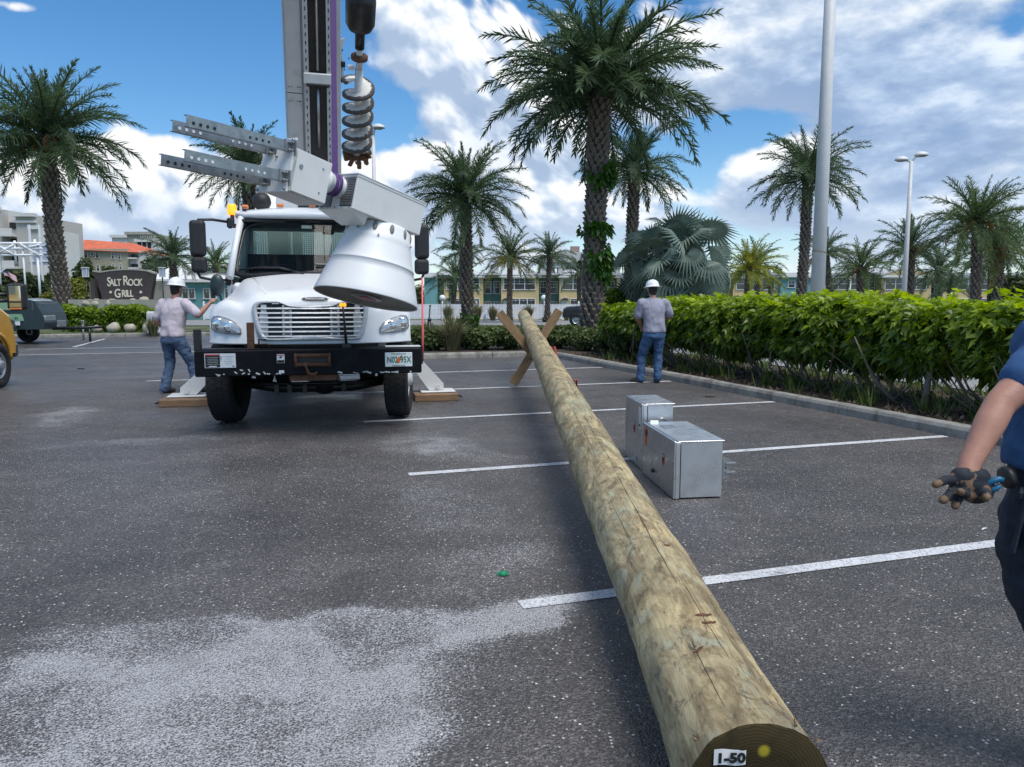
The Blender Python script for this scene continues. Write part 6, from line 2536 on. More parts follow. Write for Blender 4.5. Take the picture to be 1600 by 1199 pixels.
# ================================================================== hedges, shrubs and trees
def hedge_right():
    """tall clipped hedge along the right kerb, thin at the foot with bare stems"""
    T = empty('hedge', L(8.6, 8, .08), 0, 'tall glossy green hedge with yellow green tips along the right kerb', 'hedge')
    inv = -(Vector(T.location))
    rng = np.random.default_rng(3)
    # shrubs along t; each a bulging mass
    P, N, TI = [], [], []
    t0, t1 = -1.5, 17.6
    cen = []
    t = t0
    rnd = random.Random(6)
    while t < t1:
        cen.append((8.75 + rnd.uniform(-.20, .14), t, rnd.uniform(.78, 1.10), rnd.uniform(.62, .95)))
        t += rnd.uniform(.75, 1.0)
    for (s_, t_, rs, rt_) in cen:
        m = 1700
        d = rng.normal(0, 1, (m, 3))
        d /= np.linalg.norm(d, axis=1, keepdims=True)
        # boxy ellipsoid
        d2 = np.sign(d) * np.abs(d) ** .62
        d2 /= np.maximum(1e-6, np.abs(d2).max(axis=1, keepdims=True)) ** .55
        d2 /= np.linalg.norm(d2, axis=1, keepdims=True) ** .55
        rad = .62 + .40 * rng.random(m) ** .7
        zc, rz = .90, .56 * (1 + .10 * rng.normal()) * (1 - .22 * max(0, (t_ - 13) / 4.6))
        lp = np.stack([d2[:, 0] * rs * rad * .92, d2[:, 1] * rt_ * rad * .95, d2[:, 2] * rz * rad], 1)
        # the foot is drawn in
        zz = lp[:, 2] + zc
        shrink = np.clip((zz - .10) / .62, .30, 1)
        lp[:, 0] *= shrink
        lo = .24 + .26 * (.5 + .5 * math.sin(t_ * 1.9)) 
        keep = (zz > lo + .20 * rng.random(m))
        keep &= ~((zz < .62) & (rng.random(m) < .40))
        w = np.array([DS.x, DS.y]) * (s_ + lp[:, 0:1]) + np.array([DT.x, DT.y]) * (t_ + lp[:, 1:2])
        pw = np.stack([w[:, 0], w[:, 1], zz + .05], 1)
        nn = np.stack([DS.x * d[:, 0] + DT.x * d[:, 1], DS.y * d[:, 0] + DT.y * d[:, 1], d[:, 2] + .45], 1) + rng.normal(0, .3, (m, 3))
        young = np.clip((zz - .95) / .55, 0, 1) * np.clip(rad - .72, 0, .3) / .3
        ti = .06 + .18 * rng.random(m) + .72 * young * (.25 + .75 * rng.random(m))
        P.append(pw[keep])
        N.append(nn[keep])
        TI.append(ti[keep])
    # upright shoots that break the clipped top
    m = 520
    tt = t0 + (t1 - t0) * rng.random(m)
    ss = 8.75 + .85 * (rng.random(m) * 2 - 1)
    pw = np.stack([DS.x * ss + DT.x * tt, DS.y * ss + DT.y * tt, (1.38 + .22 * rng.random(m) ** 2) * (1 - .14 * np.clip((tt - 13) / 4.6, 0, 1))], 1)
    P.append(pw)
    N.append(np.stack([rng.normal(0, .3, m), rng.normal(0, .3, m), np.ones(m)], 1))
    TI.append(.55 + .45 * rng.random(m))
    P, N, TI = np.concatenate(P) + np.array(inv), np.concatenate(N), np.concatenate(TI)
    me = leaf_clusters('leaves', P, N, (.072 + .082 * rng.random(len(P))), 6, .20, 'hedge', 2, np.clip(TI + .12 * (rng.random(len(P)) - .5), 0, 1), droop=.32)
    obj('leaves', me, T, kind='stuff')
    # bare stems
    for (s_, t_, rs, rt_) in cen:
        for k in range(rnd.randint(5, 8)):
            b = MB()
            s0 = s_ - .22 + rnd.uniform(-.18, .22)
            p0 = L(s0, t_ + rnd.uniform(-.2, .2), .06) + inv
            a = rnd.uniform(-1, 1)
            p1 = L(s0 - rnd.uniform(.0, .32), t_ + a * .30, rnd.uniform(.25, .40)) + inv
            p2 = L(s0 - rnd.uniform(.10, .55), t_ + a * .75, rnd.uniform(.65, 1.0)) + inv
            r0 = rnd.uniform(.010, .026)
            b.tube([p0, p0.lerp(p1, .5) + Vector((rnd.uniform(-.02, .02), rnd.uniform(-.02, .02), 0)), p1, p2], [r0 * 1.2, r0, r0 * .8, r0 * .45], 6)
            b.build('stem', 'bark', T)
    b = MB()
    p0 = gr(1442, 640, .1) + inv
    b.tube([p0, p0 + Vector((.10, .1, .35)), p0 + Vector((.20, .25, .85))], [.045, .040, .032], 8)
    b.build('stem', 'bark', T)


hedge_right()


def mound(name, label, c, r, n, size, mat, seed, k=5, lw=.22, cat='shrub', group=None, tlo=.1, thi=.75, stems=True, droop=.25):
    T = empty(name, (c[0], c[1], c[2]), 0, label, cat, group)
    P, N = crown_pts((0, 0, r[2] * .75), r, n, seed, .5)
    keep = P[:, 2] > .02
    P, N = P[keep], N[keep]
    rng = np.random.default_rng(seed)
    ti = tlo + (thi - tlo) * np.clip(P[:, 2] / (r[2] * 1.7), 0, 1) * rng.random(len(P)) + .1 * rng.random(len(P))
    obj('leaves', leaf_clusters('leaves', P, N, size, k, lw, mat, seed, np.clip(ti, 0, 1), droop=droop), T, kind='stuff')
    if stems:
        rnd = random.Random(seed)
        for i in range(4):
            b = MB()
            a = rnd.uniform(0, 6.28)
            b.tube([(0, 0, 0), (math.cos(a) * r[0] * .25, math.sin(a) * r[1] * .25, r[2] * .5), (math.cos(a) * r[0] * .5, math.sin(a) * r[1] * .5, r[2] * 1.0)], [.03, .022, .01], 5)
            b.build('stem', 'bark', T)
    return T


for i, (px, Y, rx, rz, lab) in enumerate([
    (672, 21.3, .62, .40, 'low dark shrub right beside the truck bumper'), (748, 21.6, .70, .42, 'low dark shrub in front of the dark palm trunk'),
    (795, 21.8, .62, .40, 'low dark shrub just left of the pole prop'), (872, 22.2, .75, .43, 'low shrub behind the right board of the pole prop'),
    (918, 21.2, .72, .44, 'low olive shrub at the foot of the ivy palm'), (962, 20.3, .80, .50, 'low olive shrub between the ivy palm and tall hedge'),
    (990, 18.3, .55, .50, 'low dark shrub left of the man in the grey tee'), (712, 22.9, .55, .36, 'small dark shrub behind the ornamental grass'), (836, 22.6, .6, .40, 'low dark shrub behind the pole tip')]):
    p = at(px, 550, Y)
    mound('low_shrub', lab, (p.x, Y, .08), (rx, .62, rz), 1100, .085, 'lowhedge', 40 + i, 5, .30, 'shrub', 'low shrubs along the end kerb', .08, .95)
p = at(962, 520, 23.0)
mound('tall_shrub', 'dark leafy shrub joining the end of the tall hedge', (p.x + .1, 19.6, .08), (.85, .8, .78), 1500, .15, 'hedge', 60, 6, .22, 'shrub', None, .05, .45)
p = at(955, 520, 25.5)
mound('tall_shrub', 'dark leafy shrub under the fan palm', (p.x, 25.0, .05), (1.1, .8, .95), 1300, .20, 'hedge', 61, 6, .20, 'shrub', None, .02, .30)


def grass_clump(label, c, h, n, seed, spread=.9):
    rng = np.random.default_rng(seed)
    T = empty('ornamental_grass', c, 0, label, 'grass clump', 'ornamental grass clumps')
    az = rng.random(n) * 6.283
    ln = h * (.6 + .6 * rng.random(n))
    lean = spread * rng.random(n)
    r0 = .16 * h * rng.random(n)
    b0 = np.stack([np.cos(az) * r0, np.sin(az) * r0, np.zeros(n)], 1)
    dr = np.stack([np.cos(az), np.sin(az), np.zeros(n)], 1)
    mid = b0 + dr * (lean * ln * .32)[:, None] + np.array([0, 0, 1.]) * (ln * .62)[:, None]
    tip = b0 + dr * (lean * ln * .85)[:, None] + np.array([0, 0, 1.]) * (ln * (.98 - .35 * lean))[:, None]
    sd = np.stack([-np.sin(az), np.cos(az), np.zeros(n)], 1) * (.006 + .010 * h)
    V = np.stack([b0 - sd, b0 + sd, mid + sd * .8, mid - sd * .8, mid - sd * .8, mid + sd * .8, tip + sd * .15, tip - sd * .15], 1).reshape(-1, 3)
    q = np.arange(len(V)).reshape(-1, 4)
    ti = np.repeat(np.clip(rng.random(n), 0, 1), 2)
    obj('blades', np_mesh('blades', V, q, 'grassy', ti), T, kind='stuff')
    return T


for i, (px, Y, h, lab) in enumerate([(706, 21.2, 1.05, 'tall pale ornamental grass in front of the dark palm'), (700, 55 - 1.4, 1.1, 'ornamental grass at the foot of the white fence behind the palm'), (745, 53.6, 1.2, 'ornamental grass at the fence right of the dark palm trunk'),
                                      (770, 53.6, 1.0, 'ornamental grass at the fence near the yellowing palm'), (825, 53.5, 1.1, 'ornamental grass at the fence behind the pole tip'), (238, 30.8, .75, 'dry ornamental grass beside the man in the pale pinkish tee'),
                                      (885, 53.6, .8, 'ornamental grass at the fence beside the parked jeep'), (668, 27, .75, 'dry ornamental grass behind the marker whip')]):
    p = at(px, 505, Y)
    grass_clump(lab, (p.x, Y, .0), h, 420, 70 + i)

# left clipped hedge in front of the restaurant sign
def box_hedge(label, x0, x1, Y, z1, depth, seed, mat='hedge', n=5200):
    T = empty('hedge', ((x0 + x1) / 2, Y, 0), 0, label, 'hedge')
    rng = np.random.default_rng(seed)
    W_ = (x1 - x0)
    x = (rng.random(n) - .5) * W_
    y = (rng.random(n) - .5) * depth
    z = rng.random(n) ** .7 * z1 * (.95 + .08 * np.sin(x * 2.1) + .05 * np.sin(x * 5.3 + 1))
    nn = np.stack([rng.normal(0, .4, n), y / depth * 2, (z / z1) * 1.2 - .2], 1) + rng.normal(0, .25, (n, 3))
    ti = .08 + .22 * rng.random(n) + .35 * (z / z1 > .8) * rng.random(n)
    obj('leaves', leaf_clusters('leaves', np.stack([x, y, z], 1), nn, .20, 5, .24, mat, seed, np.clip(ti, 0, 1)), T, kind='stuff')
    rnd = random.Random(seed)
    for k in range(int(W_ / .7)):
        b = MB()
        xx = -W_ / 2 + .35 + k * .7
        b.tube([(xx, 0, 0), (xx + rnd.uniform(-.1, .1), 0, z1 * .7)], [.03, .015], 5)
        b.build('stem', 'bark', T)


pa, pb = at(108, 500, 36.5), at(250, 500, 36.5)
box_hedge('clipped green hedge below the brown restaurant sign', pa.x, pb.x, 36.5, 1.12, 1.3, 80)


def tree(label, c, h, r, n, size, mat, seed, name='broadleaf_tree', group='trees at left', tr=.16):
    T = empty(name, c, 0, label, 'tree', group)
    P, N = crown_pts((0, 0, h - r[2] * .95), r, n, seed, .35, 9)
    rng = np.random.default_rng(seed)
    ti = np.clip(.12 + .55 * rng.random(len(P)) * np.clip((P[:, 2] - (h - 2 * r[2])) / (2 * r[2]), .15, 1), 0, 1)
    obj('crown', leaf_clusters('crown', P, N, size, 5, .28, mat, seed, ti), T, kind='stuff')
    b = MB()
    rnd = random.Random(seed)
    b.tube([(0, 0, 0), (rnd.uniform(-.1, .1), 0, h * .35), (rnd.uniform(-.2, .2), 0, h * .65)], [tr, tr * .8, tr * .45], 8)
    for k in range(5):
        a = rnd.uniform(0, 6.28)
        b.tube([(0, 0, h * .32), (math.cos(a) * r[0] * .35, math.sin(a) * r[1] * .35, h * .55), (math.cos(a) * r[0] * .6, math.sin(a) * r[1] * .6, h * .8)], [tr * .5, tr * .35, tr * .12], 6)
    b.build('trunk', 'bark', T)


for i, (px, ytop, Y, rpx, mat, lab) in enumerate([
    (30, 412, 62, 34, 'tree', 'brownish green tree under the white truss frame'), (68, 425, 66, 30, 'tree', 'round dark tree between the truss frame and tall left palm'),
    (118, 432, 60, 20, 'treeyel', 'yellow green tree right behind the tall left palm trunk'), (82, 446, 56, 16, 'treeyel', 'yellow green shrub tree above the compressor'),
    (128, 398, 84, 18, 'tree', 'dark green tree in front of the orange roofed building'), (172, 408, 88, 20, 'tree', 'small dark tree behind the restaurant sign'),
    (250, 400, 66, 26, 'tree', 'dark bushy tree behind the man in the pale pinkish tee'), (305, 408, 70, 22, 'tree', 'dark tree behind the truck mirror'), (60, 470, 50, 26, 'tree', 'low dark bush behind the compressor'),
    (1590, 415, 40, 30, 'tree', 'dark bushy tree at the right edge of the view'), (160, 455, 60, 14, 'treeyel', 'small yellow green tree left of the restaurant sign'), (5, 440, 58, 24, 'tree', 'dark tree at the far left edge')]):
    ct = at(px, ytop, Y)
    rw = rpx / FPX * Y
    hz = max(1.6, ct.z)
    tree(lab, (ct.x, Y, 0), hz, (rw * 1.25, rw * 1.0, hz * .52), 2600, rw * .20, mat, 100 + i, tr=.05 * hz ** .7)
for i, (px, ytop, Y, rpx, lab) in enumerate([(775, 424, 118, 14, 'distant dark tree over the townhouse roof by the yellowing palm'), (840, 430, 122, 14, 'distant dark tree over the townhouse roof right of the pole tip'), (652, 446, 112, 10, 'distant dark tree at the end of the townhouse row'),
                                              (1235, 428, 120, 12, 'distant dark tree over the teal house'), (1500, 424, 118, 16, 'distant dark tree over the roof at far right'), (1395, 420, 125, 14, 'distant dark tree behind the lamp post'), (1215, 415, 115, 12, 'distant dark tree right of the lime cluster palm')]):
    ct = at(px, ytop, Y)
    rw = rpx / FPX * Y
    tree(lab, (ct.x, Y, -1.34), ct.z + 1.34, (rw * 1.3, rw, (ct.z + 1.34) * .5), 1000, rw * .3, 'tree', 130 + i, group='trees beyond the houses')


# ================================================================== townhouses, fence and what stands before them
HY = 87.0
U = HY / FPX            # metres per photo pixel at the facade


def hx(px):
    return at(px, 467, HY).x


def hz_(py):
    return CAM_H + (467 - py) * U


def window(parent, x0, x1, z0, z1, y, nx, lowsplit=True, name='window', frame='trim'):
    b = MB()
    t = .07
    w, h = x1 - x0, z1 - z0
    for x in (x0, x1):
        b.box((x, y - .03, (z0 + z1) / 2), (t, .10, h + t), 0)
    b.box(((x0 + x1) / 2, y - .032, z1), (w + t, .10, t), 0)
    b.box(((x0 + x1) / 2, y - .045, z0), (w + t * 2.2, .15, t), 0)
    for k in range(1, nx):
        b.box((x0 + w * k / nx, y - .028, (z0 + z1) / 2), (t * 1.3, .09, h - t), 0)
    if lowsplit:
        b.box(((x0 + x1) / 2, y - .026, z0 + h * .52), (w - t, .08, t * .8), 0)
    for k in range(nx):
        b.box((x0 + w * (k + .5) / nx, y - .022, z0 + h * .76), (t * .4, .05, h * .42), 0)
        b.box((x0 + w * (k + .5) / nx, y - .021, z0 + h * .76), (w / nx - t, .05, t * .4), 0)
    o = b.build(name, frame, parent)
    for k in range(nx):
        g_ = MB()
        a0, a1 = x0 + w * k / nx, x0 + w * (k + 1) / nx
        g_.quad((a0, y - .008, z0), (a1, y - .008, z0), (a1, y - .008, z1), (a0, y - .008, z1))
        g_.build('pane', 'winglass', o)
    return o


def arched_door(parent, x0, x1, z0, z1, y):
    b = MB()
    b.box(((x0 + x1) / 2, y - .03, (z0 + z1) / 2), ((x1 - x0) * .72, .06, z1 - z0), 0)
    o = b.build('door', 'trim', parent)
    b = MB()
    n = 9
    xm, hw = (x0 + x1) / 2, (x1 - x0) / 2
    pts = [(xm + hw * math.cos(math.pi * k / n), z1 + .12 + hw * .55 * math.sin(math.pi * k / n)) for k in range(n + 1)]
    inn = [(xm + hw * .80 * math.cos(math.pi * k / n), z1 + .10 + hw * .42 * math.sin(math.pi * k / n)) for k in range(n + 1)]
    vs = [(x, y - .75, z) for x, z in pts] + [(x, y, z) for x, z in pts] + [(x, y - .75, z) for x, z in inn] + [(x, y, z) for x, z in inn]
    m = n + 1
    fs = []
    for k in range(n):
        fs += [[k, k + 1, m + k + 1, m + k], [2 * m + k, 3 * m + k, 3 * m + k + 1, 2 * m + k + 1], [k, 2 * m + k, 2 * m + k + 1, k + 1]]
    b.add(vs, fs, 0)
    b.build('door_hood', 'roofgrey', o)


def row_house(label, bays, x_from, x_to, roofs):
    """bays: ('y'|'g'|'t', px0, px1); yellow bays stand 1.3 m proud of the green recesses"""
    T = empty('townhouse_row', (hx(x_from), HY, -1.34), 0, label, 'townhouses', 'townhouse rows beyond the fence')
    inv = -Vector(T.location)
    zt = hz_(434.5)
    zg = -1.34

    def part(name, mat, fn):
        b = MB()
        fn(b)
        o = b.build(name, mat, T)
        o.location = inv
        return o
    for kind, p0, p1 in bays:
        x0, x1 = hx(p0), hx(p1)
        y0 = HY if kind == 'y' else (HY + 1.3 if kind == 'g' else HY - .6)
        mat = {'y': 'yel_wall', 'g': 'grn_wall', 't': 'teal_wall'}[kind]
        w = part('wall', mat, lambda b: b.box(((x0 + x1) / 2, (y0 + HY + 9) / 2, (zg + zt) / 2), (x1 - x0, HY + 9 - y0, zt - zg), 0))
        part('fascia', 'trim', lambda b: b.box(((x0 + x1) / 2, y0 - .22, zt + .16), (x1 - x0 + (.5 if kind == 'y' else 0), .46, .30 if kind == 'y' else .29), 0))
        f = lambda a: x0 + (x1 - x0) * a
        if kind == 'y' and x1 - x0 > 3.3:
            big = (x1 - x0) > 5.2
            wd = window(T, f(.07), f(.90), hz_(453), hz_(436), y0, 4 if big else 3)
            wd.location = inv
            lw = window(T, f(.28), f(.90), hz_(478), hz_(467), y0, 3, False)
            lw.location = inv
            T2 = empty('tmp')
            n0 = len(T.children)
            arched_door(T, f(.03), f(.24), zg, hz_(470), y0)
            d = [c for c in T.children if c.name.startswith('door')][-1]
            d.location = inv
            bpy.data.objects.remove(T2)
        if kind == 'g':
            for a0, a1 in (((.08, .42), (.58, .92)) if x1 - x0 > 1.5 else ((.2, .8),)):
                for za, zb in ((459, 440), (484, 472)):
                    wd = window(T, f(a0), f(a1), hz_(za), hz_(zb), y0, 1)
                    wd.location = inv
            part('downpipe', 'grn_wall', lambda b: b.tube([(f(.5), y0 - .08, zg), (f(.5), y0 - .08, zt)], .06, 6))
        if kind == 't' and x1 - x0 > 2.4:
            wd = window(T, f(.22), f(.42), hz_(450), hz_(440), y0, 1)
            wd.location = inv
    for kind, p0, p1, rise in roofs:
        x0, x1 = hx(p0), hx(p1)
        zb = zt + .30
        zr = zb + rise * U
        xm = (x0 + x1) / 2
        if kind == 'gable':
            def fn(b):
                b.prism([(x0 - .3, zb), (x1 + .3, zb), (xm, zr)], HY - .45, HY + 9.2, 0)
            part('roof', 'roofgrey', fn)
            part('barge_board', 'trim', lambda b: b.loft([[Vector((x, HY - .52, z)), Vector((x, HY - .47, z)), Vector((x, HY - .47, z + .22)), Vector((x, HY - .52, z + .22))] for x, z in ((x0 - .3, zb - .05), (xm, zr - .05), (x1 + .3, zb - .05))], 0, True, False))
            part('gable_wall', 'yel_wall', lambda b: b.prism([(x0, zb - .02), (x1, zb - .02), (xm, zr - .15)], HY - .46, HY - .452, 0))
        elif kind == 'hip':
            part('roof', 'roofgrey', lambda b: b.add([(x0 - .3, HY - .5, zb), (x1 + .3, HY - .5, zb), (x1 + .3, HY + 9, zb), (x0 - .3, HY + 9, zb), (xm - (x1 - x0) * .15, HY + 4, zr), (xm + (x1 - x0) * .15, HY + 4, zr)], [[0, 1, 5, 4], [1, 2, 5], [2, 3, 4, 5], [3, 0, 4], [3, 2, 1, 0]], 0))
        else:
            part('roof', 'roofgrey', lambda b: b.box((xm, HY + 4.2, zb + .1), (x1 - x0, 9.6, .24), 0))
        if kind != 'gable' and rise > 3:
            part('roof_vent', 'trim', lambda b: b.tube([(xm + .8, HY + 1.4, zb), (xm + .8, HY + 1.4, zb + .75)], .12, 8))
    return T


row_house('two storey row with yellow bays and green recesses, left of the fan palm', [('t', 664, 684), ('g', 684, 694), ('y', 694, 755), ('g', 755, 783), ('y', 783, 842), ('g', 842, 874), ('y', 874, 935), ('g', 935, 964), ('y', 964, 1025), ('g', 1025, 1054), ('y', 1054, 1116), ('g', 1116, 1145), ('y', 1145, 1216), ('t', 1216, 1268)],
          664, 1268, [('flat', 664, 694, 1), ('hip', 694, 755, 12), ('flat', 755, 783, 1), ('hip', 783, 842, 12), ('flat', 842, 874, 4), ('hip', 874, 935, 13), ('flat', 935, 1268, 4)])
row_house('two storey yellow and green row with a small gable, behind the tall hedge at right', [('y', 1288, 1348), ('g', 1348, 1376), ('y', 1376, 1454), ('g', 1454, 1472), ('y', 1472, 1552), ('g', 1552, 1580), ('y', 1580, 1650)],
          1288, 1650, [('flat', 1288, 1376, 4), ('gable', 1376, 1454, 13), ('flat', 1454, 1650, 4)])
# a taller block far behind with a chimney, and the pale teal pool house behind the man at the truck
bt = empty('house', (at(905, 440, 128).x, 128, -1.34), 0, 'pale far house with a square brick chimney above the townhouse roofs', 'house')
b = MB()
b.box((0, 3, 4.4), (13, 6, 8.8))
b.build('wall', 'whitewall', bt)
b = MB()
b.prism([(-7, 8.8), (7, 8.8), (4, 10.4), (-4, 10.4)], -.4, 6.4, 0)
rf = b.build('roof', 'roofgrey', bt)
b = MB()
b.box((-.6, 2, 10.6), (1.5, 1.0, 1.8))
b.build('chimney', 'brickdull', rf)
for k in range(4):
    wd = window(bt, -5 + k * 2.8, -3.4 + k * 2.8, 6.6, 8.0, 0, 2)
ph = empty('pool_house', (at(315, 470, 62).x, 62, -.4), 0, 'low teal house with pale roof behind the man in the pale pinkish tee', 'house')
b = MB()
b.box((0, 2.5, 1.6), (7.5, 5, 3.2))
b.build('wall', 'teal_wall', ph)
b = MB()
b.prism([(-4.2, 3.2), (4.2, 3.2), (4.2, 3.45), (-4.2, 3.45)], -.5, 5.5, 0)
b.add([(-4.2, -.5, 3.45), (4.2, -.5, 3.45), (4.2, 5.5, 4.9), (-4.2, 5.5, 4.9)], [[0, 1, 2, 3]], 0)
b.build('roof', 'trim', ph)
for k in range(4):
    window(ph, -3.2 + k * 1.7, -2.2 + k * 1.7, 1.9, 2.7, 0, 2, False)


def picket_fence():
    x0, x1, Y = -22.0, 7.2, 55.2
    T = empty('picket_fence', (x0, Y, 0), 0, 'long white vinyl picket fence in front of the townhouses', 'fence')
    n = 12
    W_ = (x1 - x0) / n
    pm = MB()
    k = 0
    x = .08
    while x < W_ - .06:
        pm.prism([(x, .06), (x + .085, .06), (x + .085, 1.08), (x + .0425, 1.14), (x, 1.08)], -.012, .012, 0)
        x += .105
    for z in (.25, .85):
        pm.box((W_ / 2, .03, z), (W_ - .1, .035, .09), 0)
    pme = pm.mesh('picket_panel', 'vinyl')
    po = MB()
    po.box((0, 0, .62), (.11, .11, 1.24), 0)
    po.add([(-.07, -.07, 1.24), (.07, -.07, 1.24), (.07, .07, 1.24), (-.07, .07, 1.24), (0, 0, 1.34)], [[0, 1, 4], [1, 2, 4], [2, 3, 4], [3, 0, 4], [3, 2, 1, 0]], 0)
    pom = po.mesh('fence_post', 'vinyl')
    for k in range(n + 1):
        obj('fence_post', pom, T, (k * W_, 0, 0))
        if k < n:
            obj('picket_panel', pme, T, (k * W_, 0, 0), kind='stuff')


picket_fence()


# ---- lamp posts
def lamp_post(label, x, Y, h, r0, r1, heads, group='lamp posts around the lot', name='lamp_post'):
    T = empty(name, (x, Y, 0), 0, label, 'lamp post', group)
    b = MB()
    b.tube([(0, 0, 0), (0, 0, h * .5), (0, 0, h)], [r0, (r0 + r1) / 2, r1], 16)
    b.tube([(0, 0, 0), (0, 0, .12)], r0 * 1.6, 12)
    b.build('pole', 'polewhite', T)
    for dx, dz, sz in heads:
        b = MB()
        sg = 1 if dx >= 0 else -1
        b.tube([(0, 0, h - .05), (dx * .5, 0, h + dz * .7), (dx, 0, h + dz)], .04, 8, 0)
        b.build('lamp_arm', 'polewhite', T)
        b = MB()
        b.lathe([(.001, .5 * sz), (.18 * sz, .46 * sz), (.34 * sz, .32 * sz), (.42 * sz, .12 * sz), (.42 * sz, .02 * sz), (.36 * sz, 0)], 20, 0, Matrix.Translation((dx + sg * .12, 0, h + dz)) @ Matrix.Diagonal((1.15, .8, .62, 1)))
        hd_ = b.build('lamp_head', 'dirtywhite', T)
        b = MB()
        b.lathe([(.36 * sz, .0), (.30 * sz, -.05 * sz), (.001, -.06 * sz)], 20, 0, Matrix.Translation((dx + sg * .12, 0, h + dz)))
        b.build('lens', 'galv', hd_)
    return T


# the tall pole close behind the hedge
p = at(1277, 467, 20)
lamp_post('tall thick white pole rising out of the frame behind the hedge', p.x, 20, 11.5, .185, .125, [(-.7, .25, 1.0), (.7, .25, 1.0)])
b = MB()
b.lathe([(.186, 0), (.188, .005), (.188, .02), (.186, .025)], 20, 0, Matrix.Translation((p.x, 20, 2.68)) @ Matrix.Rotation(R(10), 4, 'Y'))
o = b.build('tape_band', 'timber')
o.parent = [q for q in bpy.data.objects if q.get('label', '').startswith('tall thick white pole')][0]
o.matrix_parent_inverse = Matrix.Translation(o.parent.location).inverted()
p = at(1410, 467, 34)
lamp_post('double headed white lamp post left of the far right palms', p.x + .06, 34, at(1417, 252, 34).z, .12, .075, [(-.30, .02, .62), (.30, .22, .62)])
p = at(588, 467, 34)
lamp_post('lamp post with a rounded head behind the hanging auger', p.x, 34, at(588, 212, 34).z, .11, .08, [(-.10, .05, .55), (.10, .30, .62)])
for px, top, Y, lab in ((1327, 428, 60, 'slim white post in front of the pale yellow house'), (1553, 410, 52, 'slim grey post behind the far right palms')):
    p = at(px, 467, Y)
    T = empty('thin_post', (p.x, Y, -.3), 0, lab, 'post', 'thin posts near the houses')
    b = MB()
    b.tube([(0, 0, 0), (0, 0, at(px, top, Y).z + .3)], .09, 8)
    b.build('pole', 'polewhite', T)
    b = MB()
    b.sphere((0, 0, at(px, top, Y).z + .35), .16, 0)
    b.build('finial', 'polewhite', T)
for px, lab in ((691, 'globe lamp beside the first arched door'), (850, 'globe lamp beside the thin palm'), (421 + 535, 'globe lamp by the parked silver car')):
    p = at(px, 466, 80)
    T = empty('globe_lamp', (p.x, 80, -1.34), 0, lab, 'lamp', 'white globe lamps at the townhouses')
    b = MB()
    b.tube([(0, 0, 0), (0, 0, p.z + 1.2)], .05, 6)
    b.build('pole', 'black', T)
    b = MB()
    b.sphere((0, 0, p.z + 1.34), .33, 0, 14, 10)
    b.build('globe', 'vinyl', T)
# stakes and small posts on the end bed
for px, pt_, py, Y, r, mat, lab in ((668, 478, 545, 22.4, .022, 'black', 'thin black leaning stake right of the marker whip'), (671, 500, 545, 22.2, .045, 'black', 'short black bollard behind the low shrubs by the truck')):
    a, c = at(px, py, Y), at(px + (4 if r < .03 else 0), pt_, Y)
    T = empty('stake', (a.x, Y, .05), 0, lab, 'stake')
    b = MB()
    b.tube([(0, 0, 0), (c.x - a.x, 0, c.z - .05)], r, 8)
    b.build('shaft', mat, T)
    b = MB()
    b.sphere((c.x - a.x, 0, c.z - .05), r * 1.3, 0, 8, 6)
    b.build('cap', mat, T)
for px, lean, lab in ((755, .25, 'leaning white pipe stub at the street edge'), (760, 0, 'short upright white pipe stub at the street edge')):
    p = at(px, 500, 52)
    T = empty('pipe_stub', (p.x, 52, 0), 0, lab, 'pipe stub')
    b = MB()
    b.tube([(0, 0, 0), (lean, 0, .85 if lean else .45)], .06, 8)
    b.build('pipe', 'vinyl', T)
    b = MB()
    b.sphere((lean, 0, .85 if lean else .45), .075, 0, 8, 6)
    b.build('cap', 'vinyl', T)
p = at(131, 535, 28)
T = empty('marker_post', (p.x, 28, 0), 0, 'small grey marker post at the lot edge left of the truck', 'post')
b = MB()
b.tube([(0, 0, 0), (0, 0, .55)], .03, 8)
b.build('shaft', 'galv', T)
b = MB()
b.box((0, 0, .62), (.12, .05, .2), 0, bev=.02)
b.build('cap', 'galv', T)


# ---- vehicles
def car(label, x, Y, z, rz, length, prof, glassx, mat, wr, group=None, cat='car', name='parked_car', w=1.75):
    """side outline pushed across the width with tumblehome, glass bands, wheels and lamps"""
    T = empty(name, (x, Y, z), rz, label, cat, group)
    n = len(prof)
    rings = []
    for f, inset in ((-1, .14), (-.96, .03), (-.80, 0), (.80, 0), (.96, .03), (1, .14)):
        rings.append([Vector((px_, f * w / 2, pz - (inset * .35 if pz > .6 else 0))) for px_, pz in prof])
    b = MB()
    vs = [v for r_ in rings for v in r_]
    for r_ in rings:
        for v in r_:
            if v.z > .95:
                v.y *= 1 - .16 * (v.z - .95)
    b.loft(rings, 0, True, False)
    b.build('body', mat, T)
    for (a0, a1, z0, z1) in glassx:
        for sg in (-1, 1):
            b = MB()
            f = lambda z_: sg * w / 2 * (1 - .16 * max(0, z_ - .95)) * 1.004
            b.quad((a0[0], f(z0), z0), (a0[1], f(z0), z0), (a1[1], f(z1), z1), (a1[0], f(z1), z1))
            b.build('side_window', 'winglass', T)
    for sx in (-1, 1):
        for sy in (-1, 1):
            q = MB()
            Xw = Matrix.Translation((sx * length * .31, sy * (w / 2 - .10), wr)) @ Matrix.Rotation(math.pi / 2, 4, 'X')
            q.lathe([(wr * .6, -.10), (wr * .95, -.11), (wr, -.07), (wr, .07), (wr * .95, .11), (wr * .6, .10), (wr * .55, 0), (wr * .6, -.10)], 24, 0, Xw)
            wo_ = q.build('wheel', 'rubber', T)
            q = MB()
            q.lathe([(wr * .6, sy * -.09), (wr * .5, sy * -.05), (wr * .2, sy * -.09), (.001, sy * -.09)], 16, 0, Xw)
            q.build('rim', 'silver', wo_)
    return T


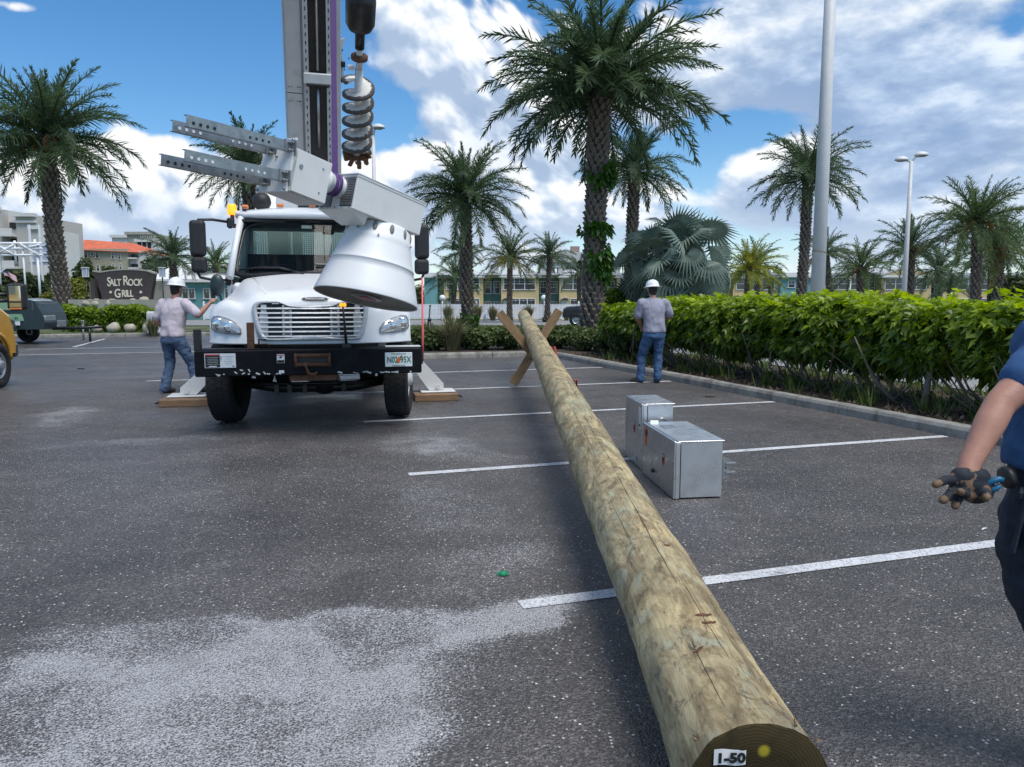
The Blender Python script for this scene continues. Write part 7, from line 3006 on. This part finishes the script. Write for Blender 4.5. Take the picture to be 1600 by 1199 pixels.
sedan = [(-2.2, .35), (-2.2, .72), (-2.05, .90), (-1.55, .95), (-.85, 1.38), (.45, 1.40), (1.15, .98), (2.0, .82), (2.2, .65), (2.2, .35)]
jeep = [(-2.0, .5), (-2.05, 1.0), (-2.0, 1.78), (-1.85, 1.84), (.35, 1.82), (.65, 1.16), (1.75, 1.08), (1.95, .95), (2.0, .5)]
p = at(918, 500, 43)
car('dark jeep style car parked behind the ivy palm trunk', p.x + .6, 43, -.012, R(176), 4.0, jeep, [((-1.9, -.9), (-1.85, -.9), 1.15, 1.72), ((-.8, .55), (-.8, .33), 1.15, 1.72)], 'carblack', .38)
p = at(968, 500, 46)
car('silver car parked behind the ivy palm, right of the jeep', p.x + .3, 46, -.012, R(170), 4.4, sedan, [((-1.35, -.2), (-.8, -.2), .98, 1.33), ((-.1, 1.0), (-.1, .42), .98, 1.33)], 'silver', .33)
p = at(118, 470, 74)
car('small red car in the far lot below the restaurant sign', p.x, 74, -.012, R(10), 4.2, sedan, [((-1.35, -.2), (-.8, -.2), .98, 1.33), ((-.1, 1.0), (-.1, .42), .98, 1.33)], 'red', .33, 'cars in the far lot at left')
p = at(135, 470, 72)
car('small dark blue car in the far lot below the restaurant sign', p.x, 72, -.012, R(-20), 4.2, sedan, [((-1.35, -.2), (-.8, -.2), .98, 1.33), ((-.1, 1.0), (-.1, .42), .98, 1.33)], 'navy', .33, 'cars in the far lot at left')


def compressor():
    p = gr(34, 539)
    T = empty('towed_compressor', (p.x - .75, p.y + .75, 0), R(4), 'green and black towed air compressor on a two wheeled trailer', 'compressor')
    b = MB()
    # long body with sloping nose at +x
    prof = [(-2.3, .62), (-2.3, 1.36), (.55, 1.40), (.95, 1.46), (1.18, 1.40), (1.36, 1.05), (1.44, .72), (1.40, .50), (-.2, .50), (-.45, .62)]
    b.prism(prof, -.75, .75, 0)
    body = b.build('body', 'darkgreen', T)
    for z0, z1, x1 in ((1.13, 1.38, .62), (.78, 1.00, .74)):
        b = MB()
        b.prism([(-2.3, z0), (x1 + .06, z0), (x1, z1), (-2.3, z1)], -.775, -.752, 0)
        b.build('side_panel', 'green', body)
    b = MB()
    for x in (-.15, .0):
        b.box((x, -.779, 1.27 if x else .90), (.08, .008, .05), 0)
    b.build('latch', 'ink', body)
    text('lettering', 'SULLAIR', .145, 'decalw', body, Matrix.Translation((-.55, -.756, 1.065)) @ FRONT, .002, 1.05, .002)
    b = MB()
    b.lathe([(.075, 0), (.075, .004), (.055, .004), (.055, 0)], 20, 0, Matrix.Translation((-1.02, -.756, 1.065)) @ FRONT)
    b.build('emblem', 'decalw', body)
    text('lettering', '185', .11, 'ink', body, Matrix.Translation((.55, -.78, .86)) @ FRONT, .001)
    b = MB()
    b.box((.60, -.78, .70), (.16, .006, .13), 0)
    b.build('data_plate', 'decalw', body)
    b = MB()
    b.prism([(.98, 1.10), (1.30, 1.10), (1.20, 1.37), (1.02, 1.38)], -.60, .60, 0)
    b.box((1.10, 0, 1.24), (.05, 1.52, .26), 0)
    b.build('nose_window', 'winglass', body)
    b = MB()
    b.box((1.36, -.35, .85), (.16, .7, .20), 0, bev=.03)
    b.box((1.40, .35, .65), (.10, .6, .25), 0, bev=.03)
    b.build('control_panel', 'galv', body)
    b = MB()
    b.tube([(1.3, 0, .50), (2.2, 0, .52), (2.9, 0, .55)], .05, 8)
    b.tube([(2.5, 0, .5), (2.5, 0, .05)], .04, 8)
    b.build('tow_bar', 'black', T)
    for sy in (-1, 1):
        b = MB()
        b.prism([(-.55, .45), (-.45, .78), (-.2, .92), (.25, .92), (.5, .78), (.6, .45), (.5, .45), (.42, .70), (.2, .82), (-.15, .82), (-.35, .70), (-.45, .45)], sy * .78, sy * 1.02, 0)
        b.build('mudguard', 'darkgreen', T)
    for sy in (-1, 1):
        w = wheel(T, (.02, sy * .90, .35), .35, .21, R(90), rimmat='black', out=-1 if sy < 0 else 1)
    b = MB()
    b.sphere((.86, .0, 1.42), (.36, .66, .10), 0, 16, 8)
    b.build('hood_top', 'silver', body)


compressor()


def yellow_truck():
    """only the right front corner of it reaches into the view"""
    T = empty('yellow_truck', (-9.56, 12.73, 0), R(100), 'yellow truck with dual style wheel cut by the left edge', 'truck')
    # +x is its front
    b = MB()
    rings = []
    for y, sc in ((-.91, .0), (-.89, .6), (-.80, 1.0), (.80, 1.0), (.89, .6), (.91, .0)):
        inset = (1 - sc)
        prof = [(-5.0, 1.0), (-5.0, 1.34), (-2.9, 1.34), (-2.85, 1.52), (-1.2, 1.52), (-.3, 1.46), (.30, 1.38), (.62, 1.24), (.74, 1.0), (.80, .72), (.78, .55)]
        arch = [(.52 - .02, .55)] + [(.02 + .47 * math.cos(a), .40 + .47 * math.sin(a)) for a in [R(20 + 140 * k / 9) for k in range(10)]] + [(-.52, .55), (-5.0, .55)]
        rings.append([Vector((x - inset * .05 * (1 if x > 0 else -1), y, z - inset * .06 * (z > 1.2))) for x, z in prof + arch])
    b.loft(rings, 0, True, False)
    body = b.build('body', 'yellow', T)
    b = MB()
    b.loft([[Vector((.02 + r * math.cos(a), y, .40 + r * math.sin(a))) for r, y in ((.47, -.92), (.52, -.945), (.56, -.92), (.52, -.89))] for a in [R(5 + 170 * k / 16) for k in range(17)]], 0, True, True)
    b.build('wheel_arch_lip', 'yellow', body)
    b = MB()
    b.box((.86, 0, .60), (.20, 1.76, .28), 0, bev=.06, seg=2)
    b.build('front_bumper', 'carblack', T)
    b = MB()
    b.box((-2.2, 0, .66), (5.2, 1.5, .3), 0)
    b.build('chassis', 'black', T)
    for sy in (-1, 1):
        for wx in (.02, -3.75):
            wheel(T, (wx, sy * .86, .385), .385, .24, R(90), rimmat='silver', out=-1 if sy < 0 else 1)
    # cab edge, window line and mirror
    b = MB()
    b.prism([(-2.80, 1.50), (-.55, 1.50), (-1.10, 2.16), (-1.35, 2.22), (-2.55, 2.22), (-2.75, 2.14)], -.84, .84, 0)
    cb_ = b.build('cab', 'yellow', T)
    for sy in (-1, 1):
        for x0, x1, x2 in ((-1.75, -.75, -1.18), (-2.65, -1.85, -1.85)):
            b = MB()
            b.quad((x0, sy * .845, 1.58), (x1, sy * .845, 1.58), (x2, sy * .845, 2.10), (x0, sy * .845, 2.10))
            b.build('side_window', 'winglass', cb_)
    b = MB()
    b.tube([(-.70, -.88, 1.45), (-.72, -1.46, 1.47)], .03, 8)
    b.tube([(-.70, -.88, 1.55), (-.72, -1.46, 1.57)], .03, 8)
    ma = b.build('mirror_arm', 'plastic', T)
    b = MB()
    b.box((-.72, -1.60, 1.53), (.16, .27, .42), 0, bev=.05, seg=3)
    b.build('mirror_head', 'plastic', ma)
    b = MB()
    b.box((-.803, -1.60, 1.58), (.004, .17, .24), 0)
    b.box((-.803, -1.60, 1.40), (.004, .17, .07), 0)
    b.build('mirror_glass', 'mirror', ma)
    b = MB()
    b.box((-.803, -1.60, 1.345), (.006, .18, .022), 0)
    b.build('mirror_marker', 'amber_dull', ma)
    text('lettering', '4x4', .16, 'dirtywhite', body, Matrix.Translation((-.02, -.915, 1.10)) @ FRONT, .002)


yellow_truck()


# ---- restaurant sign
def sign():
    Y = 38.0
    c = at(197, 450, Y)
    T = empty('restaurant_sign', (c.x, Y, 0), R(-3), 'brown wedge shaped restaurant sign with pale lettering on a stucco wall', 'sign')
    z = lambda py: CAM_H + (467 - py) * Y / FPX
    x = lambda px: (px - 197) * Y / FPX
    b = MB()
    outl = [(x(163), z(472)), (x(236), z(473)), (x(246), z(428.5))]
    outl += [(x(246 - 98 * k / 8), z(428.5 - 7.5 * math.sin(math.pi * (.12 + .88 * k / 8)) * .8 + 0)) for k in range(1, 8)] + [(x(148), z(425))]
    b.prism(outl, -.16, .10, 0)
    pn = b.build('sign_panel', 'signbrown', T)
    b = MB()
    b.loft([[Vector((xx, -.18, zz - .02)), Vector((xx, .12, zz - .02)), Vector((xx, .12, zz + .05)), Vector((xx, -.18, zz + .05))] for xx, zz in outl[2:]], 0, True, False)
    b.build('sign_cap', 'stucco', T)
    rnd = random.Random(2)
    for body_, sz, zz, xx in (('S', .62, 441.8, -23.5), ('ALT', .47, 442.8, -13.5), ('R', .66, 440, 3), ('OCK', .47, 442.6, 18), ('G', .60, 459.5, -11), ('RILL', .46, 459.5, 4.6)):
        text('lettering', body_, sz, 'cream', pn, Matrix.Translation((xx * Y / FPX, -.168, z(zz))) @ FRONT, .012, .92, .008, .74)
    for xx in (-22, 26):
        b = MB()
        b.box((xx * Y / FPX, -.17, z(457)), (.11, .02, .11), 0, rot=(0, 45, 0))
        b.build('diamond', 'cream', pn)
    b = MB()
    b.box((x(250), .5, z(457)), (.9, .7, 1.1), 0)
    b.box((x(150), .5, z(458)), (.9, .7, 1.0), 0)
    b.box((x(200), .45, .35), (3.4, .6, .75), 0)
    b.build('stucco_wall', 'stucco', T)
    b = MB()
    b.box((x(150), -.1, z(457)), (.22, .5, 1.25), 0)
    b.build('timber_post', 'signbrown', T)
    for px_, lab in ((139, 'l'), (257, 'r')):
        t2 = empty('flood_lamp', (c.x + x(px_), Y - .2, 0), 0, 'small lantern on the %s end of the restaurant sign wall' % ('left' if lab == 'l' else 'right'), 'lantern', 'lanterns beside the restaurant sign')
        b = MB()
        zb = z(434)
        b.tube([(0, 0, 0), (0, 0, zb)], .03, 6)
        b.build('post', 'black', t2)
        b = MB()
        b.box((0, 0, zb + .02), (.22, .22, .04), 0)
        b.box((0, 0, zb + .46), (.26, .26, .05), 0)
        for sx in (-1, 1):
            for sy in (-1, 1):
                b.box((sx * .10, sy * .10, zb + .24), (.025, .025, .42), 0)
        b.build('frame', 'dirtywhite', t2)
        b = MB()
        b.box((0, 0, zb + .24), (.18, .18, .40), 0)
        b.build('pane', 'bluepanel', t2)
    # rocks at its foot, each its own stone
    for k in range(17):
        px_ = 146 + k * 7.2 if k < 13 else 150 + (k - 13) * 26
        Yr = 37.0 if k < 13 else 35.2
        q = at(px_, 480, Yr)
        b = MB()
        sz = rnd.uniform(.18, .34)
        b.sphere((0, 0, sz * .5), (sz * rnd.uniform(.9, 1.4), sz * .9, sz * rnd.uniform(.6, .9)), 0, 10, 7)
        me = b.mesh('rock', 'stone')
        for v in me.vertices:
            v.co *= 1 + .35 * mnoise.noise(v.co * 3 + Vector((k * 3.1, 0, 0)))
        o = obj('rock', me, None, (q.x, Yr, .55 if k < 13 else 0), (0, 0, rnd.uniform(0, 6)))
        if k < 13:
            o.location.z = z(477) - .10
        ordn = ['first', 'second', 'third', 'fourth', 'fifth', 'sixth', 'seventh', 'eighth', 'ninth', 'tenth', 'eleventh', 'twelfth', 'last']
        tag(o, ('%s pale rock from the left in the row under the restaurant sign' % ordn[k]) if k < 13 else ('%s pale rock from the left before the clipped hedge under the sign' % ordn[k - 13]), 'rock', 'rocks under the restaurant sign' if k < 13 else 'rocks before the left hedge')
    b = MB()
    b.box((x(200), -.75, z(484)), (4.4, 1.2, 1.0), 0)
    b.build('planter', 'stucco', T)


sign()
p = at(243, 500, 33)
T = empty('utility_box', (p.x, 33, 0), 0, 'pale rounded utility box by the man in the pale pinkish tee', 'utility box')
b = MB()
b.box((0, 0, .48), (.6, .5, .96), 0, bev=.08, seg=2)
b.build('cover', 'polewhite', T)
b = MB()
b.box((0, 0, .03), (.72, .62, .06), 0)
b.build('base', 'kerb', T)


# ---- white truss frame, banner screens and flag at far left
def truss():
    Y = 60.0
    k = Y / FPX
    X = lambda px: (px - 800) * k
    Z = lambda py: CAM_H + (467 - py) * k
    T = empty('truss_frame', (X(5), Y, 0), 0, 'white steel truss frame on posts at the far left', 'steel frame')
    ox = X(5)
    rails = [382, 390, 400]
    for py in rails:
        b = MB()
        b.tube([(X(-30) - ox, 0, Z(py)), (X(76) - ox, 0, Z(py))], .09, 8)
        b.build('rail', 'vinyl', T)
    for a, c in ((-28, 32), (5, 33), (33, 62), (5, 33), (43, 72)):
        pass
    for (a, pa_), (c, pc) in (((5, 383), (33, 400)), ((5, 400), (33, 384)), ((43, 383), (70, 400)), ((50, 390), (74, 384)), ((-26, 383), (5, 400)), ((-26, 400), (5, 384))):
        b = MB()
        b.tube([(X(a) - ox, -.1, Z(pa_)), (X(c) - ox, -.1, Z(pc))], .07, 6)
        b.build('brace', 'vinyl', T)
    for px_, p0, p1, r in ((5, 375, 480, .16), (33, 378, 414, .09), (64, 376, 414, .09), (-27, 375, 480, .16), (45, 384, 480, .07), (67, 400, 480, .09)):
        b = MB()
        b.tube([(X(px_) - ox, .05, max(0, Z(p1))), (X(px_) - ox, .05, Z(p0))], r, 8)
        b.build('post', 'vinyl', T)
    b = MB()
    b.box((X(6) - ox, 0, .5), (.5, .5, 1.0), 0)
    b.build('post_base', 'vinyl', T)
    S = empty('banner_screen', (X(52), Y + 2.5, 0), 0, 'blue grey screen with white panels behind the truss frame', 'screen')
    b = MB()
    b.box((0, 0, Z(395)), (50 * k, .15, 36 * k), 0)
    b.build('screen_panel', 'bluepanel', S)
    for dx in (-25, -8, 8, 25):
        b = MB()
        b.box((dx * k * .95, -.12, Z(396) / 2 + Z(378) / 2 - 1), (.14, .1, Z(378) - .2), 0)
        b.build('mullion', 'vinyl', S)
    for py in (382, 394, 407):
        b = MB()
        b.box((0, -.10, Z(py)), (50 * k, .08, .10), 0)
        b.build('transom', 'vinyl', S)
    F = empty('flag', (X(9), Y - .3, Z(428)), 0, 'striped red and white flag with blue corner on an angled staff', 'flag')
    b = MB()
    b.tube([(-.1, 0, -.15), (.55, 0, .35)], .03, 6)
    b.build('staff', 'vinyl', F)
    nx, nz = 14, 13
    b = MB()
    vs = []
    for j in range(nz + 1):
        for i in range(nx + 1):
            u, v = i / nx, j / nz
            vs.append((.45 + u * .95 + v * -.10, .06 * math.sin(u * 7 + v), .32 - u * .45 - (1 - v) * .50 + .05 * math.sin(u * 5)))
    fs = [[j * (nx + 1) + i, j * (nx + 1) + i + 1, (j + 1) * (nx + 1) + i + 1, (j + 1) * (nx + 1) + i] for j in range(nz) for i in range(nx)]
    b.add(vs, fs, 0, True)
    b.mi = [(2 if (i < 6 and j >= 6) else (0 if j % 2 == 0 else 1)) for j in range(nz) for i in range(nx)]
    b.build('cloth', ['red', 'decalw', 'navyflag'], F)


MAT['navyflag'] = M('flag_blue', (.03, .05, .16), .8, var=.1)
truss()


# ---- resort buildings far left
def block(T, name, x0, x1, y0, dep, z0, z1, mat):
    b = MB()
    b.box(((x0 + x1) / 2, y0 + dep / 2, (z0 + z1) / 2), (x1 - x0, dep, z1 - z0), 0)
    return b.build(name, mat, T)


def resort():
    Y = 112.0
    k = Y / FPX
    X = lambda px: (px - 800) * k
    Z = lambda py: CAM_H + (467 - py) * k
    T = empty('resort_building', (X(30), Y, -1.34), 0, 'pale grey resort block with balconies behind the tall left palm', 'building', 'resort buildings at left')
    ox, oz = X(30), 1.34
    x = lambda p: X(p) - ox
    z = lambda p: Z(p) + oz
    block(T, 'wall', x(-60), x(15), 0, 14, 0, z(330), 'greywall')
    block(T, 'wall', x(15.2), x(34), 1.6, 12, 0, z(337), 'whitewall')
    block(T, 'wall', x(34.2), x(66), .5, 12, 0, z(340), 'greywall')
    block(T, 'wall', x(96), x(110.5), -6, 10, 0, z(364), 'greywall')
    block(T, 'wall', x(110.6), x(117.5), -5.4, 8, 0, z(366), 'whitewall')
    b = MB()
    b.box((x(50), .3, z(339)), (33 * k, 1.0, .5), 0)
    b.box((x(50), .38, z(349)), (32.6 * k, .5, .3), 0)
    b.box((x(-20), -.1, z(330)), (72 * k, .6, .5), 0)
    b.box((x(104), -6.05, z(364)), (15.4 * k, .5, .5), 0)
    b.build('cornice', 'whitewall', T, kind='stuff')
    for py in (353, 378, 402):
        b = MB()
        b.box((x(24.5), .55, z(py + 17)), (19 * k, 2.2, .35), 0)
        b.box((x(24.5), -.45, z(py + 12)), (18.6 * k, .12, 1.0), 0)
        b.build('balcony', 'whitewall', T)
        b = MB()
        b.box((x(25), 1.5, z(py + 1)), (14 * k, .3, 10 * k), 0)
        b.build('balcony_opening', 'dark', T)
    for px_, py in ((1, 358), (7, 358), (1, 384), (7, 384), (54, 380), (54, 402)):
        window(T, x(px_ - 1.6), x(px_ + 1.6), z(py + 8), z(py - 6), 0 if px_ < 15 else .5, 1)
    b = MB()
    for px_ in (-6, 3, 12):
        b.box((x(px_), .4, z(326)), (.10, .1, 1.2), 0)
    b.box((x(2), .4, z(321)), (26 * k, .06, .08), 0)
    b.build('roof_rail', 'vinyl', T)
    b = MB()
    b.tube([(x(107), -3, z(364)), (x(107), -3, z(355))], .06, 6)
    b.build('antenna', 'galv', T)
    # orange roofed house
    Y2 = 128.0
    k2 = Y2 / FPX
    H_ = empty('resort_building', ((170 - 800) * k2, Y2, -1.34), 0, 'olive grey house with an orange tiled roof at left', 'building', 'resort buildings at left')
    xx = lambda p: (p - 170) * k2
    zz = lambda p: CAM_H + (467 - p) * k2 + 1.34
    block(H_, 'wall', xx(117), xx(207), 0, 12, 0, zz(391), 'olivewall')
    block(H_, 'wall', xx(207.2), xx(222), .6, 10, 0, zz(393), 'whitewall')
    b = MB()
    b.add([(xx(116), -.8, zz(391.5)), (xx(224), -.4, zz(396)), (xx(224), 13, zz(396)), (xx(116), 13, zz(391.5)), (xx(117), 5, zz(373)), (xx(196), 5, zz(379))], [[0, 1, 5, 4], [1, 2, 5], [2, 3, 4, 5], [3, 0, 4], [3, 2, 1, 0]], 0)
    b.build('roof', 'redroof', H_)
    b = MB()
    b.box((xx(162), -.1, zz(392.5)), (91 * k2, .5, .4), 0)
    b.build('eave_band', 'olivewall', H_)
    for px_, w_, py, hh in ((142.5, 5.4, 400, 9), (152, 5, 398, 6), (160, 5.4, 400, 9), (184, 4, 401, 10), (194, 4, 402, 9), (184, 4, 418, 9), (195, 4, 418, 9), (142, 5, 420, 9), (160, 5, 420, 9)):
        window(H_, xx(px_ - w_ / 2), xx(px_ + w_ / 2), zz(py + hh / 2), zz(py - hh / 2), 0, 1)
    for py in (402, 417):
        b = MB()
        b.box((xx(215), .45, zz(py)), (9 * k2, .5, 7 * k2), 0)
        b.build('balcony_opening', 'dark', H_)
        b = MB()
        b.box((xx(215), -.2, zz(py + 3)), (12 * k2, .8, 2.2 * k2), 0)
        b.build('balcony', 'whitewall', H_)
    # towers behind
    Y3 = 165.0
    k3 = Y3 / FPX
    for px0, px1, pt_, mat, lab in ((154, 178, 367, 'whitewall', 'low pale tower block behind the orange roof'), (178, 221, 362, 'stucco', 'tall pale tower with ribbed crown behind the orange roof'), (221, 246, 378, 'whitewall', 'balconied block right of the orange roofed house')):
        G = empty('resort_building', (((px0 + px1) / 2 - 800) * k3, Y3 + (8 if px0 < 200 else 0), -1.34), 0, lab, 'building', 'resort buildings at left')
        w_ = (px1 - px0) * k3
        zt = CAM_H + (467 - pt_) * k3 + 1.34
        block(G, 'wall', -w_ / 2, w_ / 2, 0, 12, 0, zt, mat)
        b = MB()
        b.box((0, -.1, zt), (w_ + .5, .8, .6), 0)
        if px0 == 178:
            for q in range(7):
                b.box((w_ * .05 + q * w_ * .065, -.15, zt - 1.4), (.25, .4, 2.6), 0)
        b.build('parapet', mat, G)
        nf = 5
        for f_ in range(nf):
            if px0 == 221:
                b = MB()
                b.box((0, -.3, zt - 2.0 - f_ * 2.6), (w_ * .94, .9, .5), 0)
                b.build('balcony', 'whitewall', G)
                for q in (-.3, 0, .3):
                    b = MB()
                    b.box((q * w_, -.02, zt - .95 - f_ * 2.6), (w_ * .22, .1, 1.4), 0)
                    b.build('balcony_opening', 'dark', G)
            elif f_ < 3:
                for q in (-.25, .2):
                    window(G, q * w_ - .5, q * w_ + .5, zt - 4.6 - f_ * 3.0, zt - 3.2 - f_ * 3.0, 0, 1)


resort()

# ---- litter and small leavings on the lot
rnd = random.Random(12)
p = gr(786, 898)
b = MB()
b.lathe([(.001, .012), (.020, .012), (.023, .008), (.023, 0)], 16, 0)
b.lathe([(.023, .001), (.030, .004), (.034, .003)], 16, 0)
o = b.build('bottle_cap', 'capgreen')
o.location = (p.x, p.y, .004)
tag(o, 'small green plastic cap on the bare asphalt left of the pole', 'bottle cap')
for px, py, lab in ((1108, 621, 'small dark scrap of bark on the bay near the hedge kerb'), (125, 577, 'small dark clod on the asphalt right of the yellow truck'), (41, 543, 'dark clod on the asphalt by the compressor wheel')):
    p = gr(px, py)
    b = MB()
    b.sphere((0, 0, .012), (.07, .03, .016), 0, 8, 5)
    b.sphere((.05, .01, .010), (.05, .025, .013), 0, 8, 5)
    o = b.build('debris', 'trunk')
    o.location = (p.x, p.y, 0)
    tag(o, lab, 'debris', 'dark scraps on the asphalt')
p = gr(1538, 828)
b = MB()
b.tube([(-.03, -.02, .006), (0, .005, .008), (.03, .02, .006)], [.004, .006, .003], 5)
o = b.build('paper_scrap', 'paper')
o.location = (p.x, p.y, 0)
tag(o, 'curled white scrap on the asphalt below the gloved hand', 'scrap')
# leaf litter and wood chips on the mulch, one scattered mass
n = 2600
rg = np.random.default_rng(4)
s_ = 7.40 + 2.2 * rg.random(n) ** 1.3
t_ = -2 + 20 * rg.random(n)
P = np.stack([DS.x * s_ + DT.x * t_, DS.y * s_ + DT.y * t_, np.full(n, .085)], 1)
MAT['litter'] = leaf_mat('leaf_litter', (.035, .024, .016), (.19, .14, .09), .1, rough=.8, attr='tint')
me = leaf_clusters('leaf_litter', P, np.stack([rg.normal(0, .5, n), rg.normal(0, .5, n), np.ones(n)], 1), .075, 3, .24, 'litter', 5, rg.random(n), droop=-.05)
obj('leaf_litter', me, kind='stuff')
# grass tufts in the bed and on the verge by the left kerb
def tufts(name, pts, h, seed, mat='grassy', k=9):
    rng = np.random.default_rng(seed)
    n = len(pts) * k
    b0 = np.repeat(np.asarray(pts), k, axis=0) + np.concatenate([rng.normal(0, .05, (n, 2)), np.zeros((n, 1))], 1)
    az = rng.random(n) * 6.283
    ln = h * (.5 + .8 * rng.random(n))
    dr = np.stack([np.cos(az), np.sin(az), np.zeros(n)], 1)
    sd = np.stack([-np.sin(az), np.cos(az), np.zeros(n)], 1) * (.008 + .02 * h)
    tip = b0 + dr * (ln * .5)[:, None] + np.array([0, 0, 1.]) * (ln * .85)[:, None]
    V = np.stack([b0 - sd, b0 + sd, tip + sd * .2, tip - sd * .2], 1).reshape(-1, 3)
    q = np.arange(len(V)).reshape(-1, 4)
    return obj(name, np_mesh(name, V, q, mat, rng.random(n)), kind='stuff')


MAT['lawn'] = leaf_mat('lawn_blades', (.035, .075, .012), (.13, .17, .035), .3, rough=.6, attr='tint')
pts = []
for k in range(420):
    p = L(rnd.uniform(8.6, 10.6), rnd.uniform(-1, 17), .07)
    pts.append(tuple(p))
tufts('verge_grass', pts, .16, 1, 'lawn')
pts = []
for k in range(46):
    q_ = L(rnd.uniform(7.6, 8.25), rnd.uniform(5.5, 16.5), .08)
    pts.append(tuple(q_))
tufts('weeds', pts, .26, 7, 'lawn', 14)
pts = []
for k in range(2600):
    p = L(rnd.uniform(-30, .8), 34.3 + rnd.random() ** 1.5 * 3.5, -.02)
    pts.append(tuple(p))
tufts('verge_grass', pts, .11, 2, 'lawn', 6)
pts = [(rnd.uniform(-9, 14), rnd.uniform(27, 43.5), -.03) for k in range(5000)]
tufts('verge_grass', pts, .12, 3, 'lawn', 5)
